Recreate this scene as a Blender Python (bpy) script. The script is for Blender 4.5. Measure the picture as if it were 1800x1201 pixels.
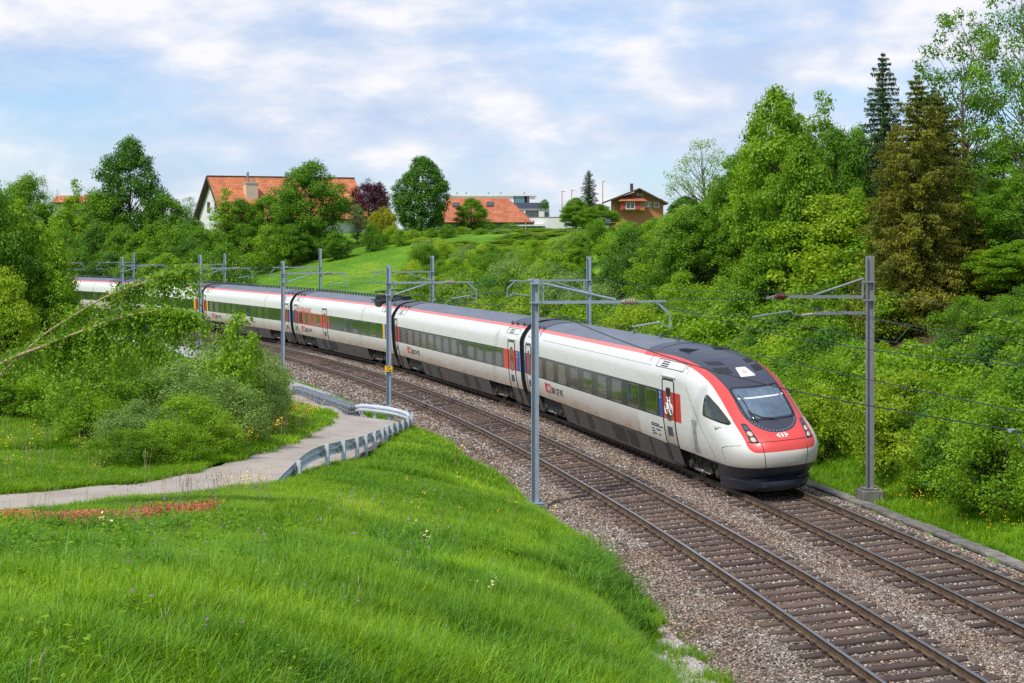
import bpy, bmesh, math, random
import numpy as np
from mathutils import Matrix, Vector

random.seed(7)
RNG = np.random.default_rng(11)
for o in list(bpy.data.objects):
    bpy.data.objects.remove(o)
scene = bpy.context.scene
COL = scene.collection
R = math.radians

# ------------------------------------------------------------------ camera, sky, sun, exposure
FPX, HY, CH = 3134.2, 411.9, 7.459          # focal length and horizon row in photograph pixels, camera height
cam_data = bpy.data.cameras.new("camera")
cam_data.sensor_width = 36.0
cam_data.lens = FPX / 1800.0 * 36.0
cam_data.shift_y = -(600.5 - HY) / 1800.0
cam_data.clip_start = 0.1
cam_data.clip_end = 6000.0
cam = bpy.data.objects.new("camera", cam_data)
cam.location = (0, 0, CH)
cam.rotation_euler = (R(90), 0, 0)
COL.objects.link(cam)
scene.camera = cam

SUN_EL, SUN_AZ = R(52), R(222)               # azimuth measured clockwise from +Y: behind the camera, to the left
world = bpy.data.worlds.new("World")
scene.world = world
world.use_nodes = True
wn, wl = world.node_tree.nodes, world.node_tree.links
wn.clear()
w_out = wn.new("ShaderNodeOutputWorld")
w_bg = wn.new("ShaderNodeBackground")
w_sky = wn.new("ShaderNodeTexSky")
w_sky.sky_type = 'NISHITA'
w_sky.sun_disc = False
w_sky.sun_elevation = SUN_EL
w_sky.sun_rotation = SUN_AZ
w_sky.altitude = 600
w_sky.air_density = 1.0
w_sky.dust_density = 0.6
w_sky.ozone_density = 1.6
SKY_STRENGTH = 0.10
w_tc = wn.new("ShaderNodeTexCoord")


def wnode(kind, **kw):
    n = wn.new(kind)
    for k, v in kw.items():
        setattr(n, k, v)
    return n


def cloud_noise(scale, vec_scale, detail, loc=(0, 0, 0), rough=0.55):
    m = wnode("ShaderNodeMapping")
    m.inputs['Scale'].default_value = vec_scale
    m.inputs['Location'].default_value = loc
    wl.new(w_tc.outputs['Generated'], m.inputs['Vector'])
    n = wnode("ShaderNodeTexNoise")
    n.inputs['Scale'].default_value = scale
    n.inputs['Detail'].default_value = detail
    n.inputs['Roughness'].default_value = rough
    wl.new(m.outputs['Vector'], n.inputs['Vector'])
    return n.outputs['Fac']


def ramp(fac, pts, nodes=wn, links=wl):
    r = nodes.new("ShaderNodeValToRGB")
    e = r.color_ramp.elements
    while len(e) < len(pts):
        e.new(0.5)
    for i, (p, c) in enumerate(pts):
        e[i].position = p
        e[i].color = c if len(c) == 4 else (*c, 1)
    links.new(fac, r.inputs['Fac'])
    return r.outputs['Color']


big = cloud_noise(4.6, (1.0, 1.0, 3.6), 6.0, (0.15, 0.0, 0.22), 0.52)
small = cloud_noise(15.0, (1.0, 1.0, 2.5), 8.0, (0.3, 0.0, 0.9), 0.56)
blend = wnode("ShaderNodeMix", data_type='FLOAT')
blend.inputs['Factor'].default_value = 0.28
wl.new(big, blend.inputs['A'])
wl.new(small, blend.inputs['B'])
cover = ramp(blend.outputs['Result'], [(0.38, (0.12,) * 3), (0.50, (0.62,) * 3), (0.58, (0.97,) * 3)])
cloud_tone = ramp(small, [(0.34, (4.6, 5.5, 7.3)), (0.50, (5.9, 6.5, 7.7)), (0.64, (8.0, 7.9, 8.2))])
w_tint = wnode("ShaderNodeMix", data_type='RGBA', blend_type='MULTIPLY')
w_tint.inputs['Factor'].default_value = 1.0
w_tint.inputs['B'].default_value = (0.80, 0.98, 1.25, 1)
wl.new(w_sky.outputs['Color'], w_tint.inputs['A'])
w_mix = wnode("ShaderNodeMix", data_type='RGBA')
wl.new(cover, w_mix.inputs['Factor'])
wl.new(w_tint.outputs['Result'], w_mix.inputs['A'])
wl.new(cloud_tone, w_mix.inputs['B'])
wl.new(w_mix.outputs['Result'], w_bg.inputs['Color'])
w_bg.inputs['Strength'].default_value = SKY_STRENGTH
wl.new(w_bg.outputs['Background'], w_out.inputs['Surface'])

sun_data = bpy.data.lights.new("sun", 'SUN')
sun_data.energy = 3.2
sun_data.angle = R(7)
sun_data.color = (1.0, 0.95, 0.87)
sun = bpy.data.objects.new("sun", sun_data)
sun_dir = Vector((math.sin(SUN_AZ) * math.cos(SUN_EL), math.cos(SUN_AZ) * math.cos(SUN_EL), math.sin(SUN_EL)))
sun.rotation_euler = sun_dir.to_track_quat('Z', 'Y').to_euler()
sun.location = sun_dir * 200
COL.objects.link(sun)

vs = scene.view_settings
vs.view_transform = 'Standard'
vs.look = 'None'
vs.exposure = 0.3
vs.gamma = 1.0
vs.use_curve_mapping = False
scene.render.engine = 'CYCLES'
cy = scene.cycles
cy.max_bounces = 6
cy.diffuse_bounces = 3
cy.glossy_bounces = 3
cy.transmission_bounces = 4
cy.transparent_max_bounces = 8
cy.caustics_reflective = False
cy.caustics_refractive = False
cy.use_denoising = False
cy.sample_clamp_indirect = 4.0

# ------------------------------------------------------------------ object helpers


def link(name, data, parent=None, label=None, cat=None, group=None, kind=None):
    o = bpy.data.objects.new(name, data)
    COL.objects.link(o)
    if parent is not None:
        o.parent = parent
    tag(o, label, cat, group, kind)
    return o


def tag(o, label=None, cat=None, group=None, kind=None):
    for k, v in (('label', label), ('category', cat), ('group', group), ('kind', kind)):
        if v:
            o[k] = v
    return o


def empty(name, loc, label=None, cat=None, group=None):
    o = link(name, None, None, label, cat, group)
    o.location = loc
    o.empty_display_size = 0.3
    return o


def copy_tree(src, parent=None):
    c = src.copy()
    COL.objects.link(c)
    c.parent = parent
    for ch in src.children:
        copy_tree(ch, c)
    return c


class MB:
    """collects faces of one mesh"""

    def __init__(self):
        self.v, self.f, self.m = [], [], []

    def add(self, verts, faces, mi=0):
        b = len(self.v)
        self.v += [tuple(p) for p in verts]
        self.f += [tuple(b + i for i in f) for f in faces]
        self.m += [mi] * len(faces)
        return self

    def box(self, c, size, mi=0, rot=None):
        hx, hy, hz = size[0] / 2, size[1] / 2, size[2] / 2
        vs_ = [Vector((sx * hx, sy * hy, sz * hz)) for sx in (-1, 1) for sy in (-1, 1) for sz in (-1, 1)]
        if rot is not None:
            vs_ = [rot @ p for p in vs_]
        c = Vector(c)
        return self.add([p + c for p in vs_], [(0, 1, 3, 2), (4, 6, 7, 5), (0, 4, 5, 1), (2, 3, 7, 6), (0, 2, 6, 4), (1, 5, 7, 3)], mi)

    def bar(self, a, b, w, h, mi=0, up=(0, 0, 1)):
        a, b = Vector(a), Vector(b)
        x = (b - a)
        L = x.length
        x.normalize()
        u = Vector(up)
        if abs(x.dot(u)) > 0.98:
            u = Vector((1, 0, 0))
        y = u.cross(x).normalized()
        z = x.cross(y)
        return self.box((a + b) / 2, (L, w, h), mi, Matrix((x, y, z)).transposed())

    def tube(self, pts, rad, n=8, mi=0, cap=True):
        pts = [Vector(p) for p in pts]
        if not hasattr(rad, '__len__'):
            rad = [rad] * len(pts)
        vs_, fs = [], []
        ref = None
        for i, p in enumerate(pts):
            d = (pts[min(i + 1, len(pts) - 1)] - pts[max(i - 1, 0)])
            if d.length < 1e-9:
                d = Vector((0, 0, 1))
            d.normalize()
            if ref is None:
                ref = Vector((0, 0, 1)) if abs(d.z) < 0.9 else Vector((1, 0, 0))
            u = ref - d * ref.dot(d)
            if u.length < 1e-4:
                u = d.orthogonal()
            u.normalize()
            ref = u
            w = d.cross(u)
            for k in range(n):
                a = 2 * math.pi * k / n
                vs_.append(p + (u * math.cos(a) + w * math.sin(a)) * rad[i])
        for i in range(len(pts) - 1):
            for k in range(n):
                k2 = (k + 1) % n
                fs.append((i * n + k, i * n + k2, (i + 1) * n + k2, (i + 1) * n + k))
        if cap:
            fs.append(tuple(range(n - 1, -1, -1)))
            fs.append(tuple((len(pts) - 1) * n + k for k in range(n)))
        return self.add(vs_, fs, mi)

    def grid(self, P, mi=0, flip=False):
        """P[i][j] points"""
        ni, nj = len(P), len(P[0])
        fs = []
        for i in range(ni - 1):
            for j in range(nj - 1):
                q = (i * nj + j, i * nj + j + 1, (i + 1) * nj + j + 1, (i + 1) * nj + j)
                fs.append(q[::-1] if flip else q)
        return self.add([p for row in P for p in row], fs, mi)

    def mesh(self, name, mats, smooth=False):
        me = bpy.data.meshes.new(name)
        me.from_pydata(self.v, [], self.f)
        for m in (mats if isinstance(mats, (list, tuple)) else [mats]):
            me.materials.append(m)
        me.polygons.foreach_set('material_index', self.m)
        if smooth:
            me.polygons.foreach_set('use_smooth', [True] * len(self.f))
        me.update()
        return me

    def build(self, name, mats, parent=None, smooth=False, **kw):
        return link(name, self.mesh(name, mats, smooth), parent, **kw)


def smooth_by_angle(me, ang=35):
    me.polygons.foreach_set('use_smooth', [True] * len(me.polygons))
    try:
        me.set_sharp_from_angle(angle=R(ang))
    except Exception:
        pass


def quad_mesh(name, V, mats, nper=4, midx=None, tri=False):
    """V: (N*nper,3) array, one polygon for every nper vertices"""
    V = np.ascontiguousarray(V, dtype=np.float32).reshape(-1, 3)
    n = len(V) // nper
    me = bpy.data.meshes.new(name)
    me.vertices.add(len(V))
    me.vertices.foreach_set('co', V.ravel())
    me.loops.add(n * nper)
    me.loops.foreach_set('vertex_index', np.arange(n * nper, dtype=np.int32))
    me.polygons.add(n)
    me.polygons.foreach_set('loop_start', np.arange(0, n * nper, nper, dtype=np.int32))
    for m in (mats if isinstance(mats, (list, tuple)) else [mats]):
        me.materials.append(m)
    if midx is not None:
        me.polygons.foreach_set('material_index', np.asarray(midx, dtype=np.int32))
    me.update(calc_edges=True)
    return me


# ------------------------------------------------------------------ materials


def new_mat(name):
    m = bpy.data.materials.new(name)
    m.use_nodes = True
    nt = m.node_tree
    b = nt.nodes.get('Principled BSDF')
    return m, nt.nodes, nt.links, b


def pm(name, col, rough=0.6, metal=0.0, var=0.12, scale=4.0, col2=None, bump=0.0, bscale=40.0, spec=0.5, coord='Object',
       rand=0.0, stretch=(1, 1, 1), detail=5.0, coat=0.0):
    m, n, l, b = new_mat(name)
    b.inputs['Roughness'].default_value = rough
    b.inputs['Metallic'].default_value = metal
    b.inputs['Specular IOR Level'].default_value = spec
    b.inputs['Coat Weight'].default_value = coat
    b.inputs['Coat Roughness'].default_value = 0.08
    tc = n.new("ShaderNodeTexCoord")
    mp = n.new("ShaderNodeMapping")
    mp.inputs['Scale'].default_value = stretch
    if coord == 'World':
        g_ = n.new("ShaderNodeNewGeometry")
        l.new(g_.outputs['Position'], mp.inputs['Vector'])
    else:
        l.new(tc.outputs[coord], mp.inputs['Vector'])
    nz = n.new("ShaderNodeTexNoise")
    nz.inputs['Scale'].default_value = scale
    nz.inputs['Detail'].default_value = detail
    nz.inputs['Roughness'].default_value = 0.6
    l.new(mp.outputs['Vector'], nz.inputs['Vector'])
    c2 = col2 if col2 else tuple(max(0, c * (1 - var)) for c in col)
    c1 = col if col2 else tuple(min(1, c * (1 + var)) for c in col)
    out = ramp(nz.outputs['Fac'], [(0.32, c2), (0.68, c1)], n, l)
    if rand:
        oi = n.new("ShaderNodeObjectInfo")
        mr = n.new("ShaderNodeMapRange")
        mr.inputs['To Min'].default_value = 1 - rand
        mr.inputs['To Max'].default_value = 1 + rand
        l.new(oi.outputs['Random'], mr.inputs['Value'])
        mx = n.new("ShaderNodeMix")
        mx.data_type = 'RGBA'
        mx.blend_type = 'MULTIPLY'
        mx.inputs['Factor'].default_value = 1
        l.new(out, mx.inputs['A'])
        l.new(mr.outputs['Result'], mx.inputs['B'])
        out = mx.outputs['Result']
    l.new(out, b.inputs['Base Color'])
    if bump:
        nb = n.new("ShaderNodeTexNoise")
        nb.inputs['Scale'].default_value = bscale
        nb.inputs['Detail'].default_value = 4
        l.new(mp.outputs['Vector'], nb.inputs['Vector'])
        bp = n.new("ShaderNodeBump")
        bp.inputs['Strength'].default_value = bump
        bp.inputs['Distance'].default_value = 0.05
        l.new(nb.outputs['Fac'], bp.inputs['Height'])
        l.new(bp.outputs['Normal'], b.inputs['Normal'])
    return m


def leaf_mat(name, dark, light, trans=0.35, rough=0.55, patch=0.8, hue=0.25):
    """foliage: colour varies leaf by leaf, plant by plant and in soft patches; light passes through"""
    m, n, l, b = new_mat(name)
    g_ = n.new("ShaderNodeNewGeometry")
    oi = n.new("ShaderNodeObjectInfo")
    nz = n.new("ShaderNodeTexNoise")
    nz.inputs['Scale'].default_value = patch
    nz.inputs['Detail'].default_value = 3
    l.new(g_.outputs['Position'], nz.inputs['Vector'])
    a = n.new("ShaderNodeMath")
    a.operation = 'MULTIPLY_ADD'
    a.inputs[1].default_value = 0.5
    l.new(g_.outputs['Random Per Island'], a.inputs[0])
    b2 = n.new("ShaderNodeMath")
    b2.operation = 'MULTIPLY_ADD'
    b2.inputs[1].default_value = hue
    l.new(oi.outputs['Random'], b2.inputs[0])
    s3 = n.new("ShaderNodeMath")
    s3.operation = 'MULTIPLY_ADD'
    s3.inputs[1].default_value = 1.1
    s3.inputs[2].default_value = -0.42
    l.new(nz.outputs['Fac'], s3.inputs[0])
    l.new(s3.outputs[0], b2.inputs[2])
    l.new(b2.outputs[0], a.inputs[2])
    col = ramp(a.outputs[0], [(0.05, dark), (0.85, light)], n, l)
    b.inputs['Roughness'].default_value = rough
    b.inputs['Specular IOR Level'].default_value = 0.35
    l.new(col, b.inputs['Base Color'])
    tr = n.new("ShaderNodeBsdfTranslucent")
    tm = n.new("ShaderNodeMix")
    tm.data_type = 'RGBA'
    tm.blend_type = 'MULTIPLY'
    tm.inputs['Factor'].default_value = 1
    tm.inputs['B'].default_value = (1.35, 1.35, 0.6, 1)
    l.new(col, tm.inputs['A'])
    l.new(tm.outputs['Result'], tr.inputs['Color'])
    mix = n.new("ShaderNodeMixShader")
    mix.inputs[0].default_value = trans
    l.new(b.outputs[0], mix.inputs[1])
    l.new(tr.outputs[0], mix.inputs[2])
    l.new(mix.outputs[0], n['Material Output'].inputs['Surface'])
    return m


# ------------------------------------------------------------------ track geometry
X0, Y0, H0, K0, K1 = 5.588713, 38.764797, -0.1509035, -0.0021745989, -0.0004694887
SEP, CANT, GRADE = 4.0866, 0.1229, -0.00704
TS = np.arange(-60, 300, 0.25)
_k = K0 + K1 * np.clip(TS, -30, 220) / 100
_i0 = int(np.where(TS == 0)[0][0])
TH = np.cumsum(_k) * 0.25
TH += H0 - TH[_i0]
TX = np.cumsum(np.sin(TH)) * 0.25
TX += X0 - TX[_i0]
TY = np.cumsum(np.cos(TH)) * 0.25
TY += Y0 - TY[_i0]


def tp(s, t, z=0.0):
    """world point at distance s along the left track, t to its right, z above the low rail"""
    h = np.interp(s, TS, TH)
    return Vector((float(np.interp(s, TS, TX) + math.cos(h) * t), float(np.interp(s, TS, TY) - math.sin(h) * t), float(GRADE * s + z)))


def heading(s):
    return float(np.interp(s, TS, TH))


def plane_z(t):
    """canted rail plane of the track nearest to offset t"""
    tt = t if t < SEP / 2 else t - SEP
    return CANT * (tt / 1.5 + 0.5)


def track_coords(X, Y):
    """nearest s and signed t of world points"""
    X, Y = np.asarray(X, float).ravel(), np.asarray(Y, float).ravel()
    s = np.empty_like(X)
    t = np.empty_like(X)
    sub = slice(None, None, 4)
    ax, ay, ah, as_ = TX[sub], TY[sub], TH[sub], TS[sub]
    for a in range(0, len(X), 8000):
        x, y = X[a:a + 8000, None], Y[a:a + 8000, None]
        i = ((x - ax) ** 2 + (y - ay) ** 2).argmin(1)
        dx, dy = X[a:a + 8000] - ax[i], Y[a:a + 8000] - ay[i]
        s[a:a + 8000] = as_[i] + dx * np.sin(ah[i]) + dy * np.cos(ah[i])
        t[a:a + 8000] = dx * np.cos(ah[i]) - dy * np.sin(ah[i])
    return s, t


def sstep(a, b, x):
    u = np.clip((x - a) / (b - a), 0, 1)
    return u * u * (3 - 2 * u)


def at(px, py, d):
    """point seen at pixel (px, py) of the photograph, d metres ahead"""
    return Vector(((px - 900) * d / FPX, d, CH - (py - HY) * d / FPX))


# ------------------------------------------------------------------ terrain
_ctl = []
for px, py, d in [(0, 1201, 15.5), (450, 1201, 17.5), (800, 1201, 20.5), (1000, 1201, 23.6), (1150, 1201, 26.5),
                  (700, 900, 42), (500, 900, 37.5), (850, 1000, 35.5), (600, 1050, 26), (300, 1000, 26.5), (100, 950, 30.5), (100, 1050, 21.5),
                  (900, 900, 45.5), (760, 800, 56), (1000, 1000, 37.2), (1000, 1100, 29.5), (400, 900, 36.5),
                  (0, 893, 39.5), (200, 872, 41.5), (320, 857, 43), (440, 837, 46), (540, 808, 50.5), (600, 778, 57), (635, 755, 65),
                  (625, 735, 72), (575, 715, 80), (520, 700, 87), (440, 680, 98), (-200, 900, 37), (-200, 1100, 19),
                  (558, 829, 47), (617, 807, 51), (652, 789, 55), (676, 772, 59.3), (700, 757, 64), (720, 748, 69), (490, 850, 44.3),
                  (250, 775, 50), (0, 830, 44), (400, 745, 59), (-150, 800, 50)]:
    p = at(px, py, d)
    _ctl.append((p.x, p.y, p.z))
for s in range(-40, 240, 8):
    for t, z in ((-2.75, -0.45), (-4.0, -0.55)):
        if t == -4.0 and s < 40:
            continue
        p = tp(s, t, z)
        _ctl.append((p.x, p.y, p.z))
for x, y, z in ((-60, 60, 5), (-60, 120, 2.5), (-110, 200, 3), (-40, 100, 0.6), (-30, 60, 3.6), (-25, 85, 1.2), (-20, 40, 3.6), (-60, 20, 5.5),
                (-60, 150, 0.5), (-12, 5, 4.3), (0, 2, 4.6), (-5, -20, 5.5), (6, -10, 3.6), (-40, 0, 5.5), (-20, -30, 5.5), (8, 6, 1.8), (-80, 190, 0.0), (-17, 110, -0.9)):
    _ctl.append((x, y, z))
_ctl = np.array(_ctl)


def _tps(r):
    return np.where(r > 1e-9, r * r * np.log(np.maximum(r, 1e-9)), 0.0)


_n = len(_ctl)
_A = np.zeros((_n + 3, _n + 3))
_A[:_n, :_n] = _tps(np.hypot(_ctl[:, None, 0] - _ctl[None, :, 0], _ctl[:, None, 1] - _ctl[None, :, 1])) + np.eye(_n) * 2.0
_A[:_n, _n] = 1
_A[:_n, _n + 1:] = _ctl[:, :2]
_A[_n, :_n] = 1
_A[_n + 1:, :_n] = _ctl[:, :2].T
_w = np.linalg.solve(_A, np.concatenate([_ctl[:, 2], np.zeros(3)]))


def left_z(X, Y):
    out = np.empty_like(X)
    for a in range(0, len(X), 20000):
        x, y = X[a:a + 20000], Y[a:a + 20000]
        out[a:a + 20000] = _tps(np.hypot(x[:, None] - _ctl[:, 0], y[:, None] - _ctl[:, 1])) @ _w[:_n] + _w[_n] + _w[_n + 1] * x + _w[_n + 2] * y
    return np.clip(out, -2.5, 7.0)


def lumps(X, Y):
    return (np.sin(X * 0.9 + 1.3 * np.sin(Y * 0.35)) * np.sin(Y * 0.7 + 0.8 * np.sin(X * 0.5))) * 0.02 + np.sin(X * 2.3 + Y * 1.1) * np.sin(Y * 2.9 - X * 0.7) * 0.018


def ground_z(X, Y):
    X, Y = np.asarray(X, float).ravel(), np.asarray(Y, float).ravel()
    s, t = track_coords(X, Y)
    base = GRADE * s
    tr = t - (SEP + 2.75)
    m = 0.5 + (0.22 - 0.5) * sstep(55, 112, s)
    strip = 1.5 + 0.8 * sstep(-5, 30, s)
    zr = base - 0.40 + m * np.maximum(0, tr - strip) - 0.10 * sstep(0, 0.8, tr)
    cap = 7.35 + 0.012 * np.maximum(tr - 20, 0)
    k = 1.2
    hh = np.clip(0.5 + 0.5 * (cap - zr) / k, 0, 1)
    zr = cap * (1 - hh) + zr * hh - k * hh * (1 - hh)
    zr = zr + lumps(X, Y) * sstep(0.5, 4, tr)
    zl = left_z(X, Y) + lumps(X, Y) * sstep(-2.9, -4.5, t)
    shelf = 1.35 * sstep(5, -9, s)          # level gravel fringe at the foot of the near slope
    zl = np.where(s < 12, np.minimum(zl, base - 0.47 + 0.85 * np.maximum(0, -t - 2.75 - shelf)), zl)
    z = np.where(t > SEP / 2, zr, zl)
    bed = base - 0.85
    wl_ = sstep(-2.95, -2.6, t) * (1 - sstep(SEP + 2.4, SEP + 2.7, t))
    return z * (1 - wl_) + bed * wl_


def vnoise(X, Y, cell, seed=0):
    """smooth value noise, 0..1"""
    def hsh(i, j):
        v = np.sin(i * 127.1 + j * 311.7 + seed * 74.7) * 43758.5453
        return v - np.floor(v)
    x, y = X / cell, Y / cell
    i, j = np.floor(x), np.floor(y)
    u, v = x - i, y - j
    u, v = u * u * (3 - 2 * u), v * v * (3 - 2 * v)
    return (hsh(i, j) * (1 - u) + hsh(i + 1, j) * u) * (1 - v) + (hsh(i, j + 1) * (1 - u) + hsh(i + 1, j + 1) * u) * v


def gz(x, y):
    return float(ground_z([x], [y])[0])


def ground_at(px, d):
    x = (px - 900) * d / FPX
    return Vector((x, d, gz(x, d)))
# ------------------------------------------------------------------ ground sheet


def axis(parts):
    out = []
    for a, b, st in parts:
        out += list(np.arange(a, b, st))
    out.append(parts[-1][1])
    return np.array(out)


def ground_material():
    m, n, l, b = new_mat("meadow_ground")
    g_ = n.new("ShaderNodeNewGeometry")

    def nz(scale, det=4):
        k = n.new("ShaderNodeTexNoise")
        k.inputs['Scale'].default_value = scale
        k.inputs['Detail'].default_value = det
        k.inputs['Roughness'].default_value = 0.65
        l.new(g_.outputs['Position'], k.inputs['Vector'])
        return k.outputs['Fac']
    wide = ramp(nz(0.11, 4), [(0.36, (0.080, 0.205, 0.010)), (0.52, (0.130, 0.285, 0.014)), (0.66, (0.205, 0.335, 0.022))], n, l)
    fine = ramp(nz(2.6, 6), [(0.34, (0.55, 0.58, 0.5)), (0.55, (1.0, 1.0, 1.0)), (0.72, (1.3, 1.25, 1.1))], n, l)
    mx = n.new("ShaderNodeMix")
    mx.data_type = 'RGBA'
    mx.blend_type = 'MULTIPLY'
    mx.inputs['Factor'].default_value = 1
    l.new(wide, mx.inputs['A'])
    l.new(fine, mx.inputs['B'])
    # scattered yellow flowers
    vo = n.new("ShaderNodeTexVoronoi")
    vo.inputs['Scale'].default_value = 1.6
    l.new(g_.outputs['Position'], vo.inputs['Vector'])
    dots = ramp(vo.outputs['Distance'], [(0.06, (1, 1, 1)), (0.09, (0, 0, 0))], n, l)
    where = ramp(nz(0.07, 2), [(0.55, (0, 0, 0)), (0.62, (1, 1, 1))], n, l)
    mm = n.new("ShaderNodeMath")
    mm.operation = 'MULTIPLY'
    l.new(dots, mm.inputs[0])
    l.new(where, mm.inputs[1])
    fl = n.new("ShaderNodeMix")
    fl.data_type = 'RGBA'
    l.new(mm.outputs[0], fl.inputs['Factor'])
    l.new(mx.outputs['Result'], fl.inputs['A'])
    fl.inputs['B'].default_value = (0.5, 0.42, 0.03, 1)
    # bare woodland floor on the bank
    at_ = n.new("ShaderNodeAttribute")
    at_.attribute_name = 'soil'
    soil = ramp(nz(1.2, 5), [(0.35, (0.045, 0.030, 0.016)), (0.52, (0.10, 0.066, 0.036)), (0.62, (0.05, 0.085, 0.016))], n, l)
    so = n.new("ShaderNodeMix")
    so.data_type = 'RGBA'
    l.new(at_.outputs['Fac'], so.inputs['Factor'])
    l.new(fl.outputs['Result'], so.inputs['A'])
    l.new(soil, so.inputs['B'])
    l.new(so.outputs['Result'], b.inputs['Base Color'])
    b.inputs['Roughness'].default_value = 0.85
    b.inputs['Specular IOR Level'].default_value = 0.15
    bp = n.new("ShaderNodeBump")
    bp.inputs['Strength'].default_value = 0.9
    bp.inputs['Distance'].default_value = 0.12
    l.new(nz(4.5, 6), bp.inputs['Height'])
    l.new(bp.outputs['Normal'], b.inputs['Normal'])
    return m


gx = axis([(-2500, -300, 200), (-300, -120, 12), (-120, -40, 2.5), (-40, -16, 0.8), (-16, 24, 0.33), (24, 60, 1.2), (60, 300, 12), (300, 2500, 200)])
gy = axis([(-60, -8, 4), (-8, 10, 0.8), (10, 80, 0.4), (80, 160, 1.0), (160, 300, 2.2), (300, 500, 12), (500, 4000, 175)])
GX, GY = np.meshgrid(gx, gy)
gzv = ground_z(GX, GY)
gs, gt = track_coords(GX, GY)
far = np.hypot(GX.ravel(), GY.ravel())
gzv = gzv - sstep(330, 900, far) * 30      # the land falls away to the plain behind the houses
V = np.stack([GX.ravel(), GY.ravel(), gzv], 1)
nx_, ny_ = len(gx), len(gy)
ii = (np.arange(ny_ - 1)[:, None] * nx_ + np.arange(nx_ - 1)[None, :]).ravel()
F = np.stack([ii, ii + 1, ii + nx_ + 1, ii + nx_], 1)
me = bpy.data.meshes.new("ground")
me.vertices.add(len(V))
me.vertices.foreach_set('co', V.astype(np.float32).ravel())
me.loops.add(F.size)
me.loops.foreach_set('vertex_index', F.astype(np.int32).ravel())
me.polygons.add(len(F))
me.polygons.foreach_set('loop_start', np.arange(0, F.size, 4, dtype=np.int32))
me.polygons.foreach_set('use_smooth', np.ones(len(F), bool))
me.update(calc_edges=True)
att = me.attributes.new('soil', 'FLOAT', 'POINT')
tr_ = gt - (SEP + 2.75)
soil = sstep(3.0, 5.5, tr_) * (1 - sstep(24, 34, tr_)) * (1 - sstep(80, 105, gs))
att.data.foreach_set('value', soil.astype(np.float32))
me.materials.append(ground_material())
ground = link("ground", me, kind='structure')

# ------------------------------------------------------------------ ballast bed, gravel strips, cable trough


def sweep(prof, s0, s1, ds, mi=0, wob=0.0):
    """prof(s) -> list of (t, z) from left to right"""
    n = max(2, int(round((s1 - s0) / ds)) + 1)
    return [[tp(s, t, z + (random.uniform(-wob, wob) if 0 < k else 0)) for k, (t, z) in enumerate(prof(s))] for s in np.linspace(s0, s1, n)]


BAL = [(-3.2, -0.95), (-2.85, -0.52), (-2.4, -0.38), (-1.9, -0.28), (-1.35, plane_z(-1.35) - 0.215), (-0.7, plane_z(-0.7) - 0.235), (0.7, plane_z(0.7) - 0.235),
       (1.35, plane_z(1.35) - 0.215), (1.9, -0.12), (2.35, -0.22), (SEP - 1.35, plane_z(SEP - 1.35) - 0.215), (SEP - 0.7, plane_z(SEP - 0.7) - 0.235),
       (SEP + 0.7, plane_z(SEP + 0.7) - 0.235), (SEP + 1.35, plane_z(SEP + 1.35) - 0.215), (SEP + 1.75, -0.1), (SEP + 2.25, -0.40), (SEP + 2.6, -0.52), (SEP + 2.75, -0.95)]
BT = np.array([b_[0] for b_ in BAL])
BZ = np.array([b_[1] for b_ in BAL])


def ballast_profile(s):
    return BAL


def stone_material(name, cols, rough=0.85, per_instance=True):
    m, n, l, b = new_mat(name)
    oi = n.new("ShaderNodeObjectInfo")
    c = ramp(oi.outputs['Random'], cols, n, l)
    g_ = n.new("ShaderNodeNewGeometry")
    nz = n.new("ShaderNodeTexNoise")
    nz.inputs['Scale'].default_value = 0.55
    nz.inputs['Detail'].default_value = 4
    l.new(g_.outputs['Position'], nz.inputs['Vector'])
    tint = ramp(nz.outputs['Fac'], [(0.36, (1.05, 1.01, 0.96)), (0.64, (0.88, 0.72, 0.60))], n, l)
    mx = n.new("ShaderNodeMix")
    mx.data_type = 'RGBA'
    mx.blend_type = 'MULTIPLY'
    mx.inputs['Factor'].default_value = 1
    l.new(c, mx.inputs['A'])
    l.new(tint, mx.inputs['B'])
    l.new(mx.outputs['Result'], b.inputs['Base Color'])
    b.inputs['Roughness'].default_value = rough
    b.inputs['Specular IOR Level'].default_value = 0.25
    return m


def ballast_sheet_material(name, dark, mid, light, scale, relief=0.06):
    m, n, l, b = new_mat(name)
    g_ = n.new("ShaderNodeNewGeometry")
    vo = n.new("ShaderNodeTexVoronoi")
    vo.inputs['Scale'].default_value = scale
    l.new(g_.outputs['Position'], vo.inputs['Vector'])
    sep_ = n.new("ShaderNodeSeparateColor")
    l.new(vo.outputs['Color'], sep_.inputs[0])
    c = ramp(sep_.outputs[0], [(0.1, dark), (0.55, mid), (0.95, light)], n, l)
    l.new(c, b.inputs['Base Color'])
    b.inputs['Roughness'].default_value = 0.9
    b.inputs['Specular IOR Level'].default_value = 0.2
    bp = n.new("ShaderNodeBump")
    bp.inputs['Strength'].default_value = 1.0
    bp.inputs['Distance'].default_value = relief
    bp.invert = True
    l.new(vo.outputs['Distance'], bp.inputs['Height'])
    l.new(bp.outputs['Normal'], b.inputs['Normal'])
    return m


M_BALLAST = ballast_sheet_material("ballast_bed", (0.040, 0.033, 0.028), (0.14, 0.115, 0.097), (0.32, 0.29, 0.26), 17)
M_GRAVEL = ballast_sheet_material("pale_gravel", (0.27, 0.26, 0.26), (0.42, 0.41, 0.41), (0.58, 0.57, 0.57), 40, 0.015)
mb = MB()
mb.grid(sweep(ballast_profile, -45, 250, 0.8, wob=0.012), flip=True)
mb.build("track_bed", M_BALLAST, smooth=True, kind='structure')


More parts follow.
